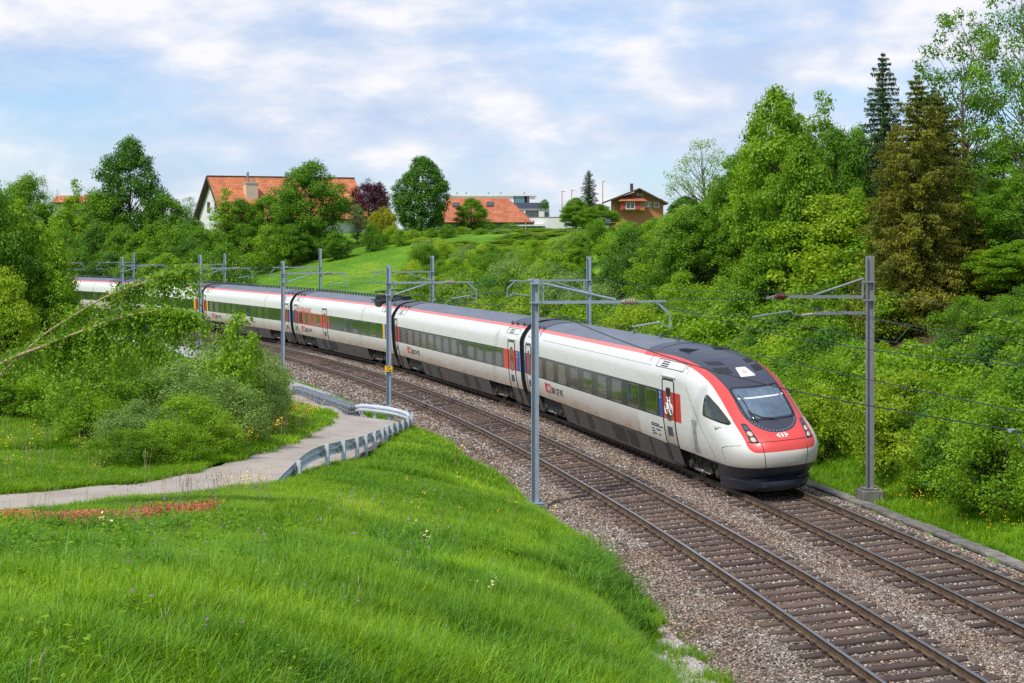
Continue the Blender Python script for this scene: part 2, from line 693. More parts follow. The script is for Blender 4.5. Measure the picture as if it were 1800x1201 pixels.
def strip(s, ta, tb, dz=0.012):
    out = []
    for t in np.linspace(ta, tb, 4):
        p = tp(s, t)
        out.append(Vector((p.x, p.y, max(gz(p.x, p.y), GRADE * s - 0.62) + dz)))
    return out


mb = MB()
P = []
for s in np.arange(-30, 6, 0.5):
    w = 0.12 + 0.10 * math.sin(s * 0.8) + 1.7 * float(sstep(4, -10, s))
    P.append(strip(s, -2.6 - w, -2.5))
mb.grid(P, flip=True)
mb.build("gravel_strip", M_GRAVEL, smooth=True, kind='structure')
mb = MB()
P = []
for s in np.arange(42, 125, 1.0):
    w = 2.3 * float(sstep(42, 50, s)) + 0.25 * math.sin(s * 0.7)
    P.append(strip(s, -2.9 - max(0.1, w), -2.8, 0.05))
mb.grid(P, flip=True)
mb.build("gravel_strip", M_GRAVEL, smooth=True, kind='structure')

# ------------------------------------------------------------------ railway tracks: rails, sleepers, fastenings
m, n, l, b = new_mat("rail_steel")
g_ = n.new("ShaderNodeNewGeometry")
sx = n.new("ShaderNodeSeparateXYZ")
l.new(g_.outputs['Normal'], sx.inputs[0])
nz = n.new("ShaderNodeTexNoise")
nz.inputs['Scale'].default_value = 3
l.new(g_.outputs['Position'], nz.inputs['Vector'])
rust = ramp(nz.outputs['Fac'], [(0.3, (0.075, 0.048, 0.030)), (0.7, (0.155, 0.100, 0.060))], n, l)
l.new(rust, b.inputs['Base Color'])
b.inputs['Roughness'].default_value = 0.7
M_RAILSIDE = m
M_RAILTOP = pm("polished_rail_head", (0.42, 0.42, 0.44), rough=0.28, metal=0.9, var=0.12, scale=2)
M_SLEEPER = pm("sleeper_timber", (0.150, 0.100, 0.078), rough=0.85, scale=7, col2=(0.062, 0.040, 0.032), rand=0.45, stretch=(0.25, 4, 4), bump=0.6, bscale=12, coord='Object')
M_PLATE = pm("rusty_fastening", (0.06, 0.036, 0.026), rough=0.8, var=0.3)

RAILP = [(-0.066, -0.172), (-0.066, -0.160), (-0.012, -0.138), (-0.010, -0.046), (-0.034, -0.032), (-0.036, -0.006), (-0.024, 0.0),
         (0.024, 0.0), (0.036, -0.006), (0.034, -0.032), (0.010, -0.046), (0.012, -0.138), (0.066, -0.160), (0.066, -0.172)]
smb = MB()
smb.box((0, 0, -0.08), (2.6, 0.25, 0.16))
sleeper_mesh = smb.mesh("sleeper", M_SLEEPER)
bmx = bmesh.new()
bmx.from_mesh(sleeper_mesh)
bmesh.ops.bevel(bmx, geom=bmx.edges[:], offset=0.014, segments=1, affect='EDGES')
bmx.to_mesh(sleeper_mesh)
bmx.free()

for ti, (tc, lab) in enumerate(((0.0, "empty left-hand railway track with timber sleepers in front of the train"), (SEP, "right-hand railway track that the white train runs on"))):
    root = empty("railway_track", tp(0, tc), lab, "railway track", "the two parallel tracks")
    inv = Matrix.Translation(-root.location)
    for side in (-1, 1):
        mb = MB()
        tr0 = tc + side * 0.7535
        z0 = CANT * (side * 0.5 + 0.5)
        P = [[inv @ tp(s, tr0 + a, z0 + z) for a, z in RAILP] for s in np.arange(-44, 245, 1.0)]
        mb.grid(P, flip=True)
        nj = len(RAILP) - 1
        mb.m = [1 if (k % nj) in (5, 6, 7) else 0 for k in range(len(mb.f))]
        mb.build("rail", [M_RAILSIDE, M_RAILTOP], root)
    fast = MB()
    rest = MB()
    tilt = math.atan2(CANT, 1.5)
    for k, s in enumerate(np.arange(-20.0, 232.0, 0.68)):
        s += random.uniform(-0.03, 0.03)
        p = tp(s, tc, plane_z(tc) - 0.172) - root.location
        rz = -heading(s) + random.uniform(-0.012, 0.012)
        if k < 292 and s < 160:
            o = link("sleeper", sleeper_mesh, root)
            o.location = p
            o.rotation_euler = (0, -tilt, rz)
            o.scale = (1 + random.uniform(-0.015, 0.015), 1 + random.uniform(-0.1, 0.06), 1)
        else:
            rest.box(p + Vector((0, 0, -0.08)), (2.6, 0.25, 0.16), 0, Matrix.Rotation(rz, 3, 'Z') @ Matrix.Rotation(-tilt, 3, 'Y'))
        if s < 110:
            for side in (-1, 1):
                for e in (-1, 1):
                    q = tp(s, tc + side * 0.7535 + e * 0.105, CANT * (side * 0.5 + 0.5) - 0.150) - root.location
                    fast.box(q, (0.075, 0.16, 0.045), 0, Matrix.Rotation(rz, 3, 'Z'))
    o = rest.build("far_sleepers", M_SLEEPER, root, kind='stuff')
    o = fast.build("rail_fastenings", M_PLATE, root, kind='stuff')

# ------------------------------------------------------------------ geometry-node scatter for stones, grass and flowers


def scatter(name, pts, scl, rotz, protos, tilt=None, label=None, cat=None, kind='stuff', seed=0):
    """one object: copies of the prototype meshes stand on the points"""
    pts = np.asarray(pts, np.float32)
    me = bpy.data.meshes.new(name)
    me.vertices.add(len(pts))
    me.vertices.foreach_set('co', pts.ravel())
    a = me.attributes.new('sc', 'FLOAT_VECTOR', 'POINT')
    scl = np.asarray(scl, np.float32)
    if scl.ndim == 1:
        scl = np.repeat(scl[:, None], 3, 1)
    a.data.foreach_set('vector', scl.ravel())
    rot = np.zeros((len(pts), 3), np.float32)
    if tilt is not None:
        rot[:, :2] = tilt
    rot[:, 2] = rotz
    a = me.attributes.new('ro', 'FLOAT_VECTOR', 'POINT')
    a.data.foreach_set('vector', rot.ravel())
    o = link(name, me, None, label, cat, None, kind)
    coll = bpy.data.collections.new(name + "_pieces")
    for k, pmsh in enumerate(protos):
        po = bpy.data.objects.new("%s_piece" % name, pmsh)
        coll.objects.link(po)
    ng = bpy.data.node_groups.new(name + "_scatter", 'GeometryNodeTree')
    ng.interface.new_socket("Geometry", in_out='INPUT', socket_type='NodeSocketGeometry')
    ng.interface.new_socket("Geometry", in_out='OUTPUT', socket_type='NodeSocketGeometry')
    N, L = ng.nodes, ng.links
    gi, go = N.new('NodeGroupInput'), N.new('NodeGroupOutput')
    ci = N.new('GeometryNodeCollectionInfo')
    ci.inputs['Collection'].default_value = coll
    ci.inputs['Separate Children'].default_value = True
    ci.inputs['Reset Children'].default_value = True
    ip = N.new('GeometryNodeInstanceOnPoints')
    ip.inputs['Pick Instance'].default_value = True
    rv = N.new('FunctionNodeRandomValue')
    rv.data_type = 'INT'
    rv.inputs[4].default_value = 0
    rv.inputs[5].default_value = len(protos) - 1
    rv.inputs['Seed'].default_value = seed
    ar = N.new('GeometryNodeInputNamedAttribute')
    ar.data_type = 'FLOAT_VECTOR'
    ar.inputs['Name'].default_value = 'ro'
    asx = N.new('GeometryNodeInputNamedAttribute')
    asx.data_type = 'FLOAT_VECTOR'
    asx.inputs['Name'].default_value = 'sc'
    e2r = N.new('FunctionNodeEulerToRotation')
    L.new(ar.outputs['Attribute'], e2r.inputs[0])
    mp_ = N.new('GeometryNodeMeshToPoints')
    L.new(gi.outputs[0], mp_.inputs[0])
    L.new(mp_.outputs[0], ip.inputs['Points'])
    L.new(ci.outputs[0], ip.inputs['Instance'])
    L.new(rv.outputs[2], ip.inputs['Instance Index'])
    L.new(e2r.outputs[0], ip.inputs['Rotation'])
    L.new(asx.outputs['Attribute'], ip.inputs['Scale'])
    L.new(ip.outputs[0], go.inputs[0])
    md = o.modifiers.new("scatter", 'NODES')
    md.node_group = ng
    return o


M_STONE = stone_material("ballast_stone", [(0.0, (0.05, 0.042, 0.036)), (0.25, (0.14, 0.118, 0.10)), (0.50, (0.22, 0.185, 0.158)), (0.72, (0.31, 0.27, 0.235)), (0.90, (0.42, 0.39, 0.36)), (1.0, (0.66, 0.64, 0.62))])
stones = []
for k in range(6):
    bmx = bmesh.new()
    bmesh.ops.create_icosphere(bmx, subdivisions=1, radius=0.5)
    r_ = random.Random(k)
    for v in bmx.verts:
        v.co *= r_.uniform(0.72, 1.12)
        v.co.z *= 0.72
        v.co.x *= 1.15
    sm = bpy.data.meshes.new("stone")
    bmx.to_mesh(sm)
    bmx.free()
    sm.materials.append(M_STONE)
    stones.append(sm)


def in_view(X, Y, Z, m=60):
    px = 900 + FPX * X / np.maximum(Y, 0.1)
    py = HY + FPX * (CH - Z) / np.maximum(Y, 0.1)
    return (Y > 2) & (px > -m) & (px < 1800 + m) & (py < 1201 + 2 * m) & (py > -m)


def tpv(s, t):
    h = np.interp(s, TS, TH)
    return np.interp(s, TS, TX) + np.cos(h) * t, np.interp(s, TS, TY) - np.sin(h) * t


bp_, bs_ = [], []
for s0, s1, dens, size in ((-16, 2, 400, (0.034, 0.066)), (2, 18, 300, (0.04, 0.072)), (18, 45, 150, (0.055, 0.09)), (45, 85, 60, (0.07, 0.12))):
    N_ = int((s1 - s0) * (SEP + 5.6) * dens)
    s = RNG.uniform(s0, s1, N_)
    t = RNG.uniform(-2.85, SEP + 2.45, N_)
    ph = np.abs(((s + 20.0) / 0.68 + 0.5) % 1 - 0.5) * 0.68
    tt = np.minimum(np.abs(t), np.abs(t - SEP))
    ok = ~((tt < 1.32) & (ph < 0.14)) | (RNG.random(N_) < 0.03)
    ok &= np.abs(tt - 0.7535) > 0.06
    ok &= RNG.random(N_) < np.where(tt < 1.3, 0.75, 1.0)
    z = np.interp(t, BT, BZ) + GRADE * s
    x, y = tpv(s, t)
    ok &= in_view(x, y, z)
    sz = RNG.uniform(size[0], size[1], N_)
    bp_.append(np.stack([x, y, z + sz * 0.12], 1)[ok])
    bs_.append(sz[ok])
bp_, bs_ = np.concatenate(bp_), np.concatenate(bs_)
scatter("ballast_stones", bp_, bs_, RNG.uniform(0, 6.28, len(bp_)), stones, RNG.uniform(-0.6, 0.6, (len(bp_), 2)),
        "brown and grey crushed ballast stones around both tracks", "ballast")

# ------------------------------------------------------------------ cable trough along the right edge: one lid after another
M_CONC = pm("weathered_concrete", (0.27, 0.255, 0.23), rough=0.9, scale=3, col2=(0.11, 0.10, 0.088), bump=0.4, bscale=25, rand=0.18, coord='World')
troot = empty("cable_trough", tp(0, SEP + 2.9), "line of weathered concrete trough lids along the right edge of the ballast", "cable trough")
lid = MB()
lid.box((0, 0, 0), (0.42, 0.985, 0.10))
lid_mesh = lid.mesh("trough_lid", M_CONC)
bmx = bmesh.new()
bmx.from_mesh(lid_mesh)
bmesh.ops.bevel(bmx, geom=bmx.edges[:], offset=0.02, segments=1, affect='EDGES')
bmx.to_mesh(lid_mesh)
bmx.free()
for s in np.arange(-16, 34, 1.0):
    o = link("trough_lid", lid_mesh, troot)
    o.location = tp(s, SEP + 2.9 + random.uniform(-0.02, 0.02), -0.40 + random.uniform(-0.015, 0.015)) - troot.location
    o.rotation_euler = (random.uniform(-0.015, 0.015), random.uniform(-0.03, 0.03), -heading(s) + random.uniform(-0.02, 0.02))
mb = MB()
mb.grid([[tp(s, SEP + 2.72, -0.9) - troot.location, tp(s, SEP + 2.72, -0.46) - troot.location, tp(s, SEP + 3.1, -0.46) - troot.location, tp(s, SEP + 3.1, -0.9) - troot.location] for s in np.arange(-16.5, 35, 1.0)], flip=True)
mb.build("channel", M_CONC, troot)

# ------------------------------------------------------------------ footpath
M_PATH = pm("worn_path", (0.44, 0.39, 0.335), rough=0.9, scale=0.9, col2=(0.33, 0.285, 0.24), bump=0.35, bscale=30, coord='World')
PATHC = [(-330, 905, 36.5), (-120, 897, 38.3), (0, 893, 39.5), (200, 872, 41.5), (320, 857, 43), (440, 837, 46), (540, 808, 50.5), (600, 778, 57), (635, 755, 65), (625, 735, 72), (575, 715, 80), (520, 700, 87), (440, 680, 98), (340, 660, 112)]
pc = [at(*q) for q in PATHC]


def catmull(pts, n):
    out = []
    for i in range(len(pts) - 1):
        p0, p1, p2, p3 = pts[max(i - 1, 0)], pts[i], pts[i + 1], pts[min(i + 2, len(pts) - 1)]
        for k in range(n):
            u = k / n
            out.append(0.5 * ((2 * p1) + (p2 - p0) * u + (2 * p0 - 5 * p1 + 4 * p2 - p3) * u * u + (3 * p1 - p0 - 3 * p2 + p3) * u ** 3))
    out.append(pts[-1])
    return out


pcs = catmull(pc, 8)
P = []
path_xy = []
for i, p in enumerate(pcs):
    d = pcs[min(i + 1, len(pcs) - 1)] - pcs[max(i - 1, 0)]
    d.z = 0
    d.normalize()
    nrm = Vector((d.y, -d.x, 0))
    row = []
    for w in np.linspace(-1.32, 1.32, 9):
        w2 = w + (0.06 * math.sin(i * 1.7) + 0.05 * math.sin(i * 0.6)) * (1 if abs(w) > 1.2 else 0)
        q = p + nrm * w2
        row.append([q.x, q.y])
    P.append(row)
    path_xy.append((p.x, p.y))
PA = np.array(P)
pz = ground_z(PA[:, :, 0], PA[:, :, 1]).reshape(PA.shape[:2])
pzc = pz[:, 2:7].mean(1)
pzs = np.array([pzc[max(0, i - 2):i + 3].mean() for i in range(len(pzc))])
zz = pz * 0.6 + pzs[:, None] * 0.4 + 0.04
mb = MB()
mb.grid([[Vector((PA[i, j, 0], PA[i, j, 1], zz[i, j])) for j in range(9)] for i in range(len(P))], flip=True)
mb.build("footpath", M_PATH, smooth=True, kind='structure')
path_xy = np.array(path_xy)


def path_dist(X, Y):
    out = np.full(len(X), 1e9)
    for a in range(0, len(X), 20000):
        out[a:a + 20000] = np.sqrt(((X[a:a + 20000, None] - path_xy[:, 0]) ** 2 + (Y[a:a + 20000, None] - path_xy[:, 1]) ** 2).min(1))
    return out


# ground must not poke through the path: lower the sheet beneath it
vv = V.copy()
near = (vv[:, 1] > 15) & (vv[:, 1] < 125) & (vv[:, 0] > -45) & (vv[:, 0] < 10)
idx = np.where(near)[0]
dist = np.sqrt(((vv[idx, None, 0] - PA[:, 4, 0]) ** 2 + (vv[idx, None, 1] - PA[:, 4, 1]) ** 2))
j = dist.argmin(1)
dm = dist.min(1)
zt = pzs[j]
wgt = 1 - sstep(1.6, 2.4, dm)
vv[idx, 2] = np.where(wgt > 0, vv[idx, 2] * (1 - wgt) + (0.6 * vv[idx, 2] + 0.4 * np.minimum(vv[idx, 2], zt) - 0.05) * wgt, vv[idx, 2])
ground.data.vertices.foreach_set('co', vv.astype(np.float32).ravel())
ground.data.update()
# ------------------------------------------------------------------ the train


def dirt_paint(name, col, dirt=(0.34, 0.20, 0.085), zlo=0.95, zhi=1.95, amt=1.0, rough=0.42, coat=0.10):
    """gloss paint with brown road grime that collects along the lower edge of the carriage side"""
    m, n, l, b = new_mat(name)
    tc = n.new("ShaderNodeTexCoord")
    sx = n.new("ShaderNodeSeparateXYZ")
    l.new(tc.outputs['Object'], sx.inputs[0])
    mp = n.new("ShaderNodeMapping")
    mp.inputs['Scale'].default_value = (0.7, 0.7, 2.2)
    l.new(tc.outputs['Object'], mp.inputs['Vector'])
    nz = n.new("ShaderNodeTexNoise")
    nz.inputs['Scale'].default_value = 1.6
    nz.inputs['Detail'].default_value = 7
    nz.inputs['Roughness'].default_value = 0.65
    l.new(mp.outputs['Vector'], nz.inputs['Vector'])
    mr = n.new("ShaderNodeMapRange")
    mr.inputs['From Min'].default_value = zhi
    mr.inputs['From Max'].default_value = zlo
    l.new(sx.outputs['Z'], mr.inputs['Value'])
    pw = n.new("ShaderNodeMath")
    pw.operation = 'POWER'
    pw.inputs[1].default_value = 1.35
    l.new(mr.outputs['Result'], pw.inputs[0])
    nr = n.new("ShaderNodeMapRange")
    nr.inputs['From Min'].default_value = 0.25
    nr.inputs['From Max'].default_value = 0.7
    nr.inputs['To Min'].default_value = 0.35
    nr.inputs['To Max'].default_value = 1.0
    l.new(nz.outputs['Fac'], nr.inputs['Value'])
    mu = n.new("ShaderNodeMath")
    mu.operation = 'MULTIPLY'
    l.new(pw.outputs[0], mu.inputs[0])
    l.new(nr.outputs['Result'], mu.inputs[1])
    m2 = n.new("ShaderNodeMath")
    m2.operation = 'MULTIPLY'
    m2.inputs[1].default_value = amt
    l.new(mu.outputs[0], m2.inputs[0])
    base = ramp(nz.outputs['Fac'], [(0.3, tuple(c * 0.94 for c in col)), (0.7, col)], n, l)
    mx = n.new("ShaderNodeMix")
    mx.data_type = 'RGBA'
    l.new(m2.outputs[0], mx.inputs['Factor'])
    l.new(base, mx.inputs['A'])
    mx.inputs['B'].default_value = (*dirt, 1)
    l.new(mx.outputs['Result'], b.inputs['Base Color'])
    b.inputs['Roughness'].default_value = rough
    b.inputs['Coat Weight'].default_value = coat
    b.inputs['Coat Roughness'].default_value = 0.12
    return m, n, l, b, mx


M_WHITE = dirt_paint("train_white", (0.75, 0.745, 0.70))[0]
M_RED = pm("train_red", (0.62, 0.035, 0.030), rough=0.35, var=0.06, scale=2, coat=0.2)
M_REDSHEEN = pm("train_red_edge_sheen", (0.72, 0.20, 0.19), rough=0.5, var=0.1, scale=3)  # red of the roof-edge stripe, with reflected light painted in as pale pink
M_ROOF = pm("train_roof_grey", (0.150, 0.165, 0.205), rough=0.55, var=0.14, scale=1.2, stretch=(0.5, 2, 2))
M_ROOFD = pm("train_roof_dark", (0.075, 0.082, 0.105), rough=0.5, var=0.15, scale=3)
M_SKIRT = pm("train_skirt_grey", (0.090, 0.092, 0.098), rough=0.5, scale=1.4, col2=(0.135, 0.110, 0.085))
M_HATCH = pm("skirt_hatch_dark", (0.045, 0.046, 0.050), rough=0.6, var=0.2)
M_NAVY = pm("train_navy", (0.022, 0.030, 0.048), rough=0.35, var=0.2, scale=2)
M_BAND = pm("window_band_glass", (0.010, 0.026, 0.012), rough=0.13, var=0.2, scale=1, spec=0.6)
M_PANE = pm("window_pane_glass", (0.030, 0.040, 0.014), rough=0.04, var=0.5, scale=0.9, spec=0.85, rand=0.5)
M_BLIND = pm("window_pane_blind", (0.13, 0.110, 0.085), rough=0.10, var=0.2, scale=2, spec=0.6, rand=0.25)
M_GASK = pm("window_gasket", (0.13, 0.135, 0.135), rough=0.5, var=0.1)
M_BLACK = pm("black_rubber", (0.014, 0.014, 0.016), rough=0.6, var=0.2)
M_BLUE = pm("door_blue", (0.020, 0.085, 0.36), rough=0.35, var=0.05)
M_YEL = pm("class_yellow", (0.78, 0.48, 0.02), rough=0.4, var=0.05)
M_LETTER = pm("letter_white", (0.8, 0.8, 0.8), rough=0.5, var=0.02)
M_INK = pm("letter_black", (0.025, 0.025, 0.028), rough=0.5, var=0.05)
M_BOGIE = pm("bogie_grime", (0.050, 0.040, 0.033), rough=0.75, var=0.35, scale=6)
M_STEEL = pm("bogie_steel", (0.20, 0.19, 0.18), rough=0.45, metal=0.5, var=0.2)
M_GLASS = pm("windscreen_glass", (0.10, 0.145, 0.20), rough=0.05, var=0.25, scale=1.2, spec=1.0)
M_LENS = pm("lamp_lens", (0.58, 0.51, 0.39), rough=0.15, var=0.1, scale=20)
M_NOSEBLK = pm("nose_anthracite", (0.040, 0.044, 0.066), rough=0.33, var=0.12, scale=2)

PROF = [(1.355, 0.95), (1.385, 1.15), (1.41, 1.40), (1.42, 1.70), (1.385, 2.65), (1.36, 3.04), (1.335, 3.16), (1.29, 3.27), (1.20, 3.42),
        (1.05, 3.60), (0.94, 3.71), (0.80, 3.79), (0.60, 3.85), (0.35, 3.89), (0.0, 3.91)]
PRZ = np.array([0.2] + [p[1] for p in PROF])
PRY = np.array([1.15] + [p[0] for p in PROF])


def ys(z):
    return float(np.interp(z, PRZ, PRY))


def side_patch(mb, x0, x1, z0, z1, off, mi=0, side=-1):
    """sheet that follows the carriage side, standing off by a few millimetres, with edges"""
    zs = sorted(set([z0, z1] + [z for z in PRZ if z0 < z < z1]))
    P = [[Vector((x, side * (ys(z) + off), z)) for z in zs] for x in (x0, x1)]
    mb.grid(P, mi, flip=(side > 0))
    # thin edges back to the body
    Q = [[Vector((x, side * (ys(z) + off), z)) for z in zs] + [Vector((x, side * (ys(z) - 0.01), z)) for z in reversed(zs)] for x in (x0, x1)]
    for x in (0, 1):
        k = len(zs)
        for a in range(k - 1):
            mb.add([Q[x][a], Q[x][a + 1], Q[x][2 * k - 2 - a], Q[x][2 * k - 1 - a]], [(0, 1, 2, 3)], mi)
    for z in (z0, z1):
        mb.add([(x0, side * (ys(z) + off), z), (x1, side * (ys(z) + off), z), (x1, side * (ys(z) - 0.01), z), (x0, side * (ys(z) - 0.01), z)], [(0, 1, 2, 3)], mi)


def rrect(x0, x1, z0, z1, r, n=4):
    out = []
    for cx, cz, a0 in ((x1 - r, z1 - r, 0), (x0 + r, z1 - r, 90), (x0 + r, z0 + r, 180), (x1 - r, z0 + r, 270)):
        for k in range(n + 1):
            a = R(a0 + 90 * k / n)
            out.append((cx + r * math.cos(a), cz + r * math.sin(a)))
    return out


def on_side(poly, off, side=-1):
    return [Vector((x, side * (ys(z) + off), z)) for x, z in poly]


def ring(mb, outer, inner, mi):
    n = len(outer)
    mb.add(list(outer) + list(inner), [(k, (k + 1) % n, n + (k + 1) % n, n + k) for k in range(n)], mi)


def window_mesh(w, h, name, glass, off=0.012, z0=1.78, r=0.10, side=-1, fr=0.035):
    mb = MB()
    o = on_side(rrect(-w / 2, w / 2, z0, z0 + h, r), off, side)
    i = on_side(rrect(-w / 2 + fr, w / 2 - fr, z0 + fr, z0 + h - fr, max(r - fr, 0.03)), off, side)
    i2 = on_side(rrect(-w / 2 + fr, w / 2 - fr, z0 + fr, z0 + h - fr, max(r - fr, 0.03)), off - 0.006, side)
    bk = on_side(rrect(-w / 2, w / 2, z0, z0 + h, r), -0.005, side)
    ring(mb, o, i, 0)
    ring(mb, i, i2, 0)
    ring(mb, bk, o, 0)
    mb.add(i2, [tuple(range(len(i2)))], 1)
    return mb.mesh(name, [M_GASK, glass])


_wincache = {}


def window(car, xc, w=1.28, glass=None, h=0.80, z0=1.78, side=-1, name="window", fr=0.035, off=0.012):
    glass = glass or M_PANE
    key = (round(w, 2), glass.name, h, z0, side, fr, off)
    if key not in _wincache:
        _wincache[key] = window_mesh(w, h, name, glass, off, z0=z0, side=side, fr=fr)
    o = link(name, _wincache[key], car)
    o.location = (xc, 0, 0)
    return o


def text_on(car, body, x, z, size, mat, name="lettering", off=0.012, squeeze=0.8, align='LEFT', loc=None, rot=None):
    cu = bpy.data.curves.new(name, 'FONT')
    cu.body = body
    cu.size = size
    cu.extrude = 0.002
    cu.resolution_u = 3
    cu.align_x = align
    cu.materials.append(mat)
    tmp = bpy.data.objects.new(name, cu)
    COL.objects.link(tmp)
    bpy.context.view_layer.update()
    me = bpy.data.meshes.new_from_object(tmp.evaluated_get(bpy.context.evaluated_depsgraph_get()))
    bpy.data.objects.remove(tmp)
    o = link(name, me, car)
    lean = math.atan2(ys(z) - ys(z + size * 0.7), size * 0.7)
    o.location = loc or (x, -(ys(z) + off), z)
    o.rotation_euler = rot or (R(90) - lean, 0, 0)
    o.scale = (squeeze, 1, 1)
    return o


def rect_sub(car, name, x0, x1, z0, z1, off, mat, side=-1):
    mb = MB()
    side_patch(mb, x0, x1, z0, z1, off, 0, side)
    return mb.build(name, mat, car)


def door(car, x0, x1, z0=0.30, z1=3.02, bike=False, glass=None, red=True, small=False):
    """door leaf: white top, livery band, dark lower part, seal around it, slot window and step plate"""
    mb = MB()
    side_patch(mb, x0, x1, 2.64, z1, 0.012, 0)
    side_patch(mb, x0, x1, 1.74, 2.64, 0.012, 1)
    side_patch(mb, x0, x1, 0.96, 1.74, 0.012, 0)
    side_patch(mb, x0, x1, z0, 0.96, 0.012, 2)
    mb.build("door", [M_WHITE, M_RED if red else M_BAND, M_SKIRT], car)
    sl = MB()
    lw = 0.045
    outer = rrect(x0 - lw, x1 + lw, z0, z1 + lw, 0.12, 5)
    pts = [Vector((x, -(ys(z) + 0.010), z)) for x, z in rrect(x0, x1, z0 + 0.02, z1, 0.10, 5)]
    full = []
    for a in range(len(pts)):
        p, q = pts[a], pts[(a + 1) % len(pts)]
        steps = 8 if (p - q).length > 0.8 else 1
        for k in range(steps):
            u = p.lerp(q, k / steps)
            full.append(Vector((u.x, -(ys(u.z) + 0.012), u.z)))
    full.append(full[0])
    sl.tube(full, 0.026, 5, cap=False)
    sl.build("door_seal", M_BLACK, car, smooth=True)
    w = (x1 - x0)
    window(car, (x0 + x1) / 2 + (0.0 if small else 0.02), w * (0.36 if not bike else 0.42), glass or M_PANE, 1.05, 1.72, name="door_window", fr=0.02, off=0.026)
    rect_sub(car, "door_step_plate", (x0 + x1) / 2 - w * 0.22, (x0 + x1) / 2 + w * 0.22, 1.22, 1.52, 0.020, M_ROOFD)
    rail = MB()
    rail.bar((x0 - 0.12, -(ys(3.1) + 0.02), 3.12), (x1 + 0.16, -(ys(3.1) + 0.02), 3.12), 0.05, 0.035)
    rail.build("door_drip_rail", M_WHITE, car)


def bogie(car, xc):
    mb = MB()
    for s_ in (-1, 1):
        y = s_ * 1.02
        mb.box((xc, y, 0.62), (2.5, 0.14, 0.20))
        mb.box((xc, y, 0.46), (1.1, 0.16, 0.20))
        for e in (-1, 1):
            mb.box((xc + e * 1.3, y, 0.46), (0.34, 0.24, 0.32))
            mb.tube([(xc + e * 1.3, y + s_ * 0.13, 0.46), (xc + e * 1.3, y + s_ * 0.20, 0.46)], 0.12, 10)
            mb.tube([(xc + e * 0.92, y + s_ * 0.04, 0.40), (xc + e * 0.92, y + s_ * 0.04, 0.86)], 0.085, 8)
            mb.tube([(xc + e * 1.62, y + s_ * 0.03, 0.30), (xc + e * 1.58, y + s_ * 0.03, 0.95)], 0.05, 6)
            mb.tube([(xc + e * 0.5, y + s_ * 0.10, 0.34), (xc + e * 0.42, y + s_ * 0.10, 0.9)], 0.035, 6)
        mb.box((xc, s_ * 0.95, 0.86), (0.9, 0.3, 0.16))
        pipe = [(xc - 1.7, y + s_ * 0.06, 0.8), (xc - 1.2, y + s_ * 0.12, 0.66), (xc - 0.6, y + s_ * 0.12, 0.74), (xc + 0.1, y + s_ * 0.14, 0.64), (xc + 0.9, y + s_ * 0.12, 0.76), (xc + 1.7, y + s_ * 0.06, 0.7)]
        mb.tube(pipe, 0.024, 5)
    mb.box((xc, 0, 0.62), (0.5, 2.0, 0.22))
    for e in (-1, 1):
        mb.tube([(xc + e * 1.3, -0.9, 0.46), (xc + e * 1.3, 0.9, 0.46)], 0.09, 8)
    mb.build("bogie_frame", M_BOGIE, car, smooth=False)
    dp = MB()
    for s_ in (-1, 1):
        dp.tube([(xc - 0.75, s_ * 1.2, 0.36), (xc - 0.05, s_ * 1.2, 0.36)], 0.055, 8)
        dp.tube([(xc - 0.05, s_ * 1.2, 0.36), (xc + 0.6, s_ * 1.2, 0.36)], 0.03, 8)
    dp.build("yaw_damper", M_STEEL, car, smooth=True)
    for e in (-1, 1):
        for s_ in (-1, 1):
            o = link("wheel", WHEEL, car)
            o.location = (xc + e * 1.3, s_ * 0.76, 0.46)


wm = MB()
for r0, y0, r1, y1 in ((0.0, 0.05, 0.12, 0.05), (0.12, 0.05, 0.14, 0.02), (0.14, 0.02, 0.38, 0.02), (0.38, 0.02, 0.40, 0.06), (0.40, 0.06, 0.455, 0.06), (0.455, 0.06, 0.46, -0.04), (0.46, -0.04, 0.49, -0.045), (0.49, -0.045, 0.48, -0.07), (0.48, -0.07, 0.0, -0.07)):
    a = [Vector((r0 * math.cos(2 * math.pi * k / 20), y0, r0 * math.sin(2 * math.pi * k / 20))) for k in range(20)]
    b_ = [Vector((r1 * math.cos(2 * math.pi * k / 20), y1, r1 * math.sin(2 * math.pi * k / 20))) for k in range(20)]
    ring(wm, a, b_, 0)
    ring(wm, [Vector((v.x, -v.y, v.z)) for v in a], [Vector((v.x, -v.y, v.z)) for v in b_], 0)
WHEEL = wm.mesh("wheel", M_BOGIE)

GAPS = [39.5, 66.8, 94.0, 121.0, 148.0, 175.0, 202.0]
ROLL = R(4.7)
train = empty("passenger_train", tp(12, SEP), "long white passenger train with red nose and dark window band, on the right-hand track", "train")


def car_frame(sa, sb):
    piv = 4.3
    a, b = tp(sa + piv, SEP, CANT / 2), tp(sb - piv, SEP, CANT / 2)
    ex = (a - b).normalized()
    ey = Vector((0, 0, 1)).cross(ex).normalized()
    ez = ex.cross(ey)
    c_, s_ = math.cos(ROLL), math.sin(ROLL)
    ez2 = ez * c_ - ey * s_
    ey2 = ey * c_ + ez * s_
    M = Matrix((ex, ey2, ez2)).transposed().to_4x4()
    M.translation = (a + b) / 2
    return M


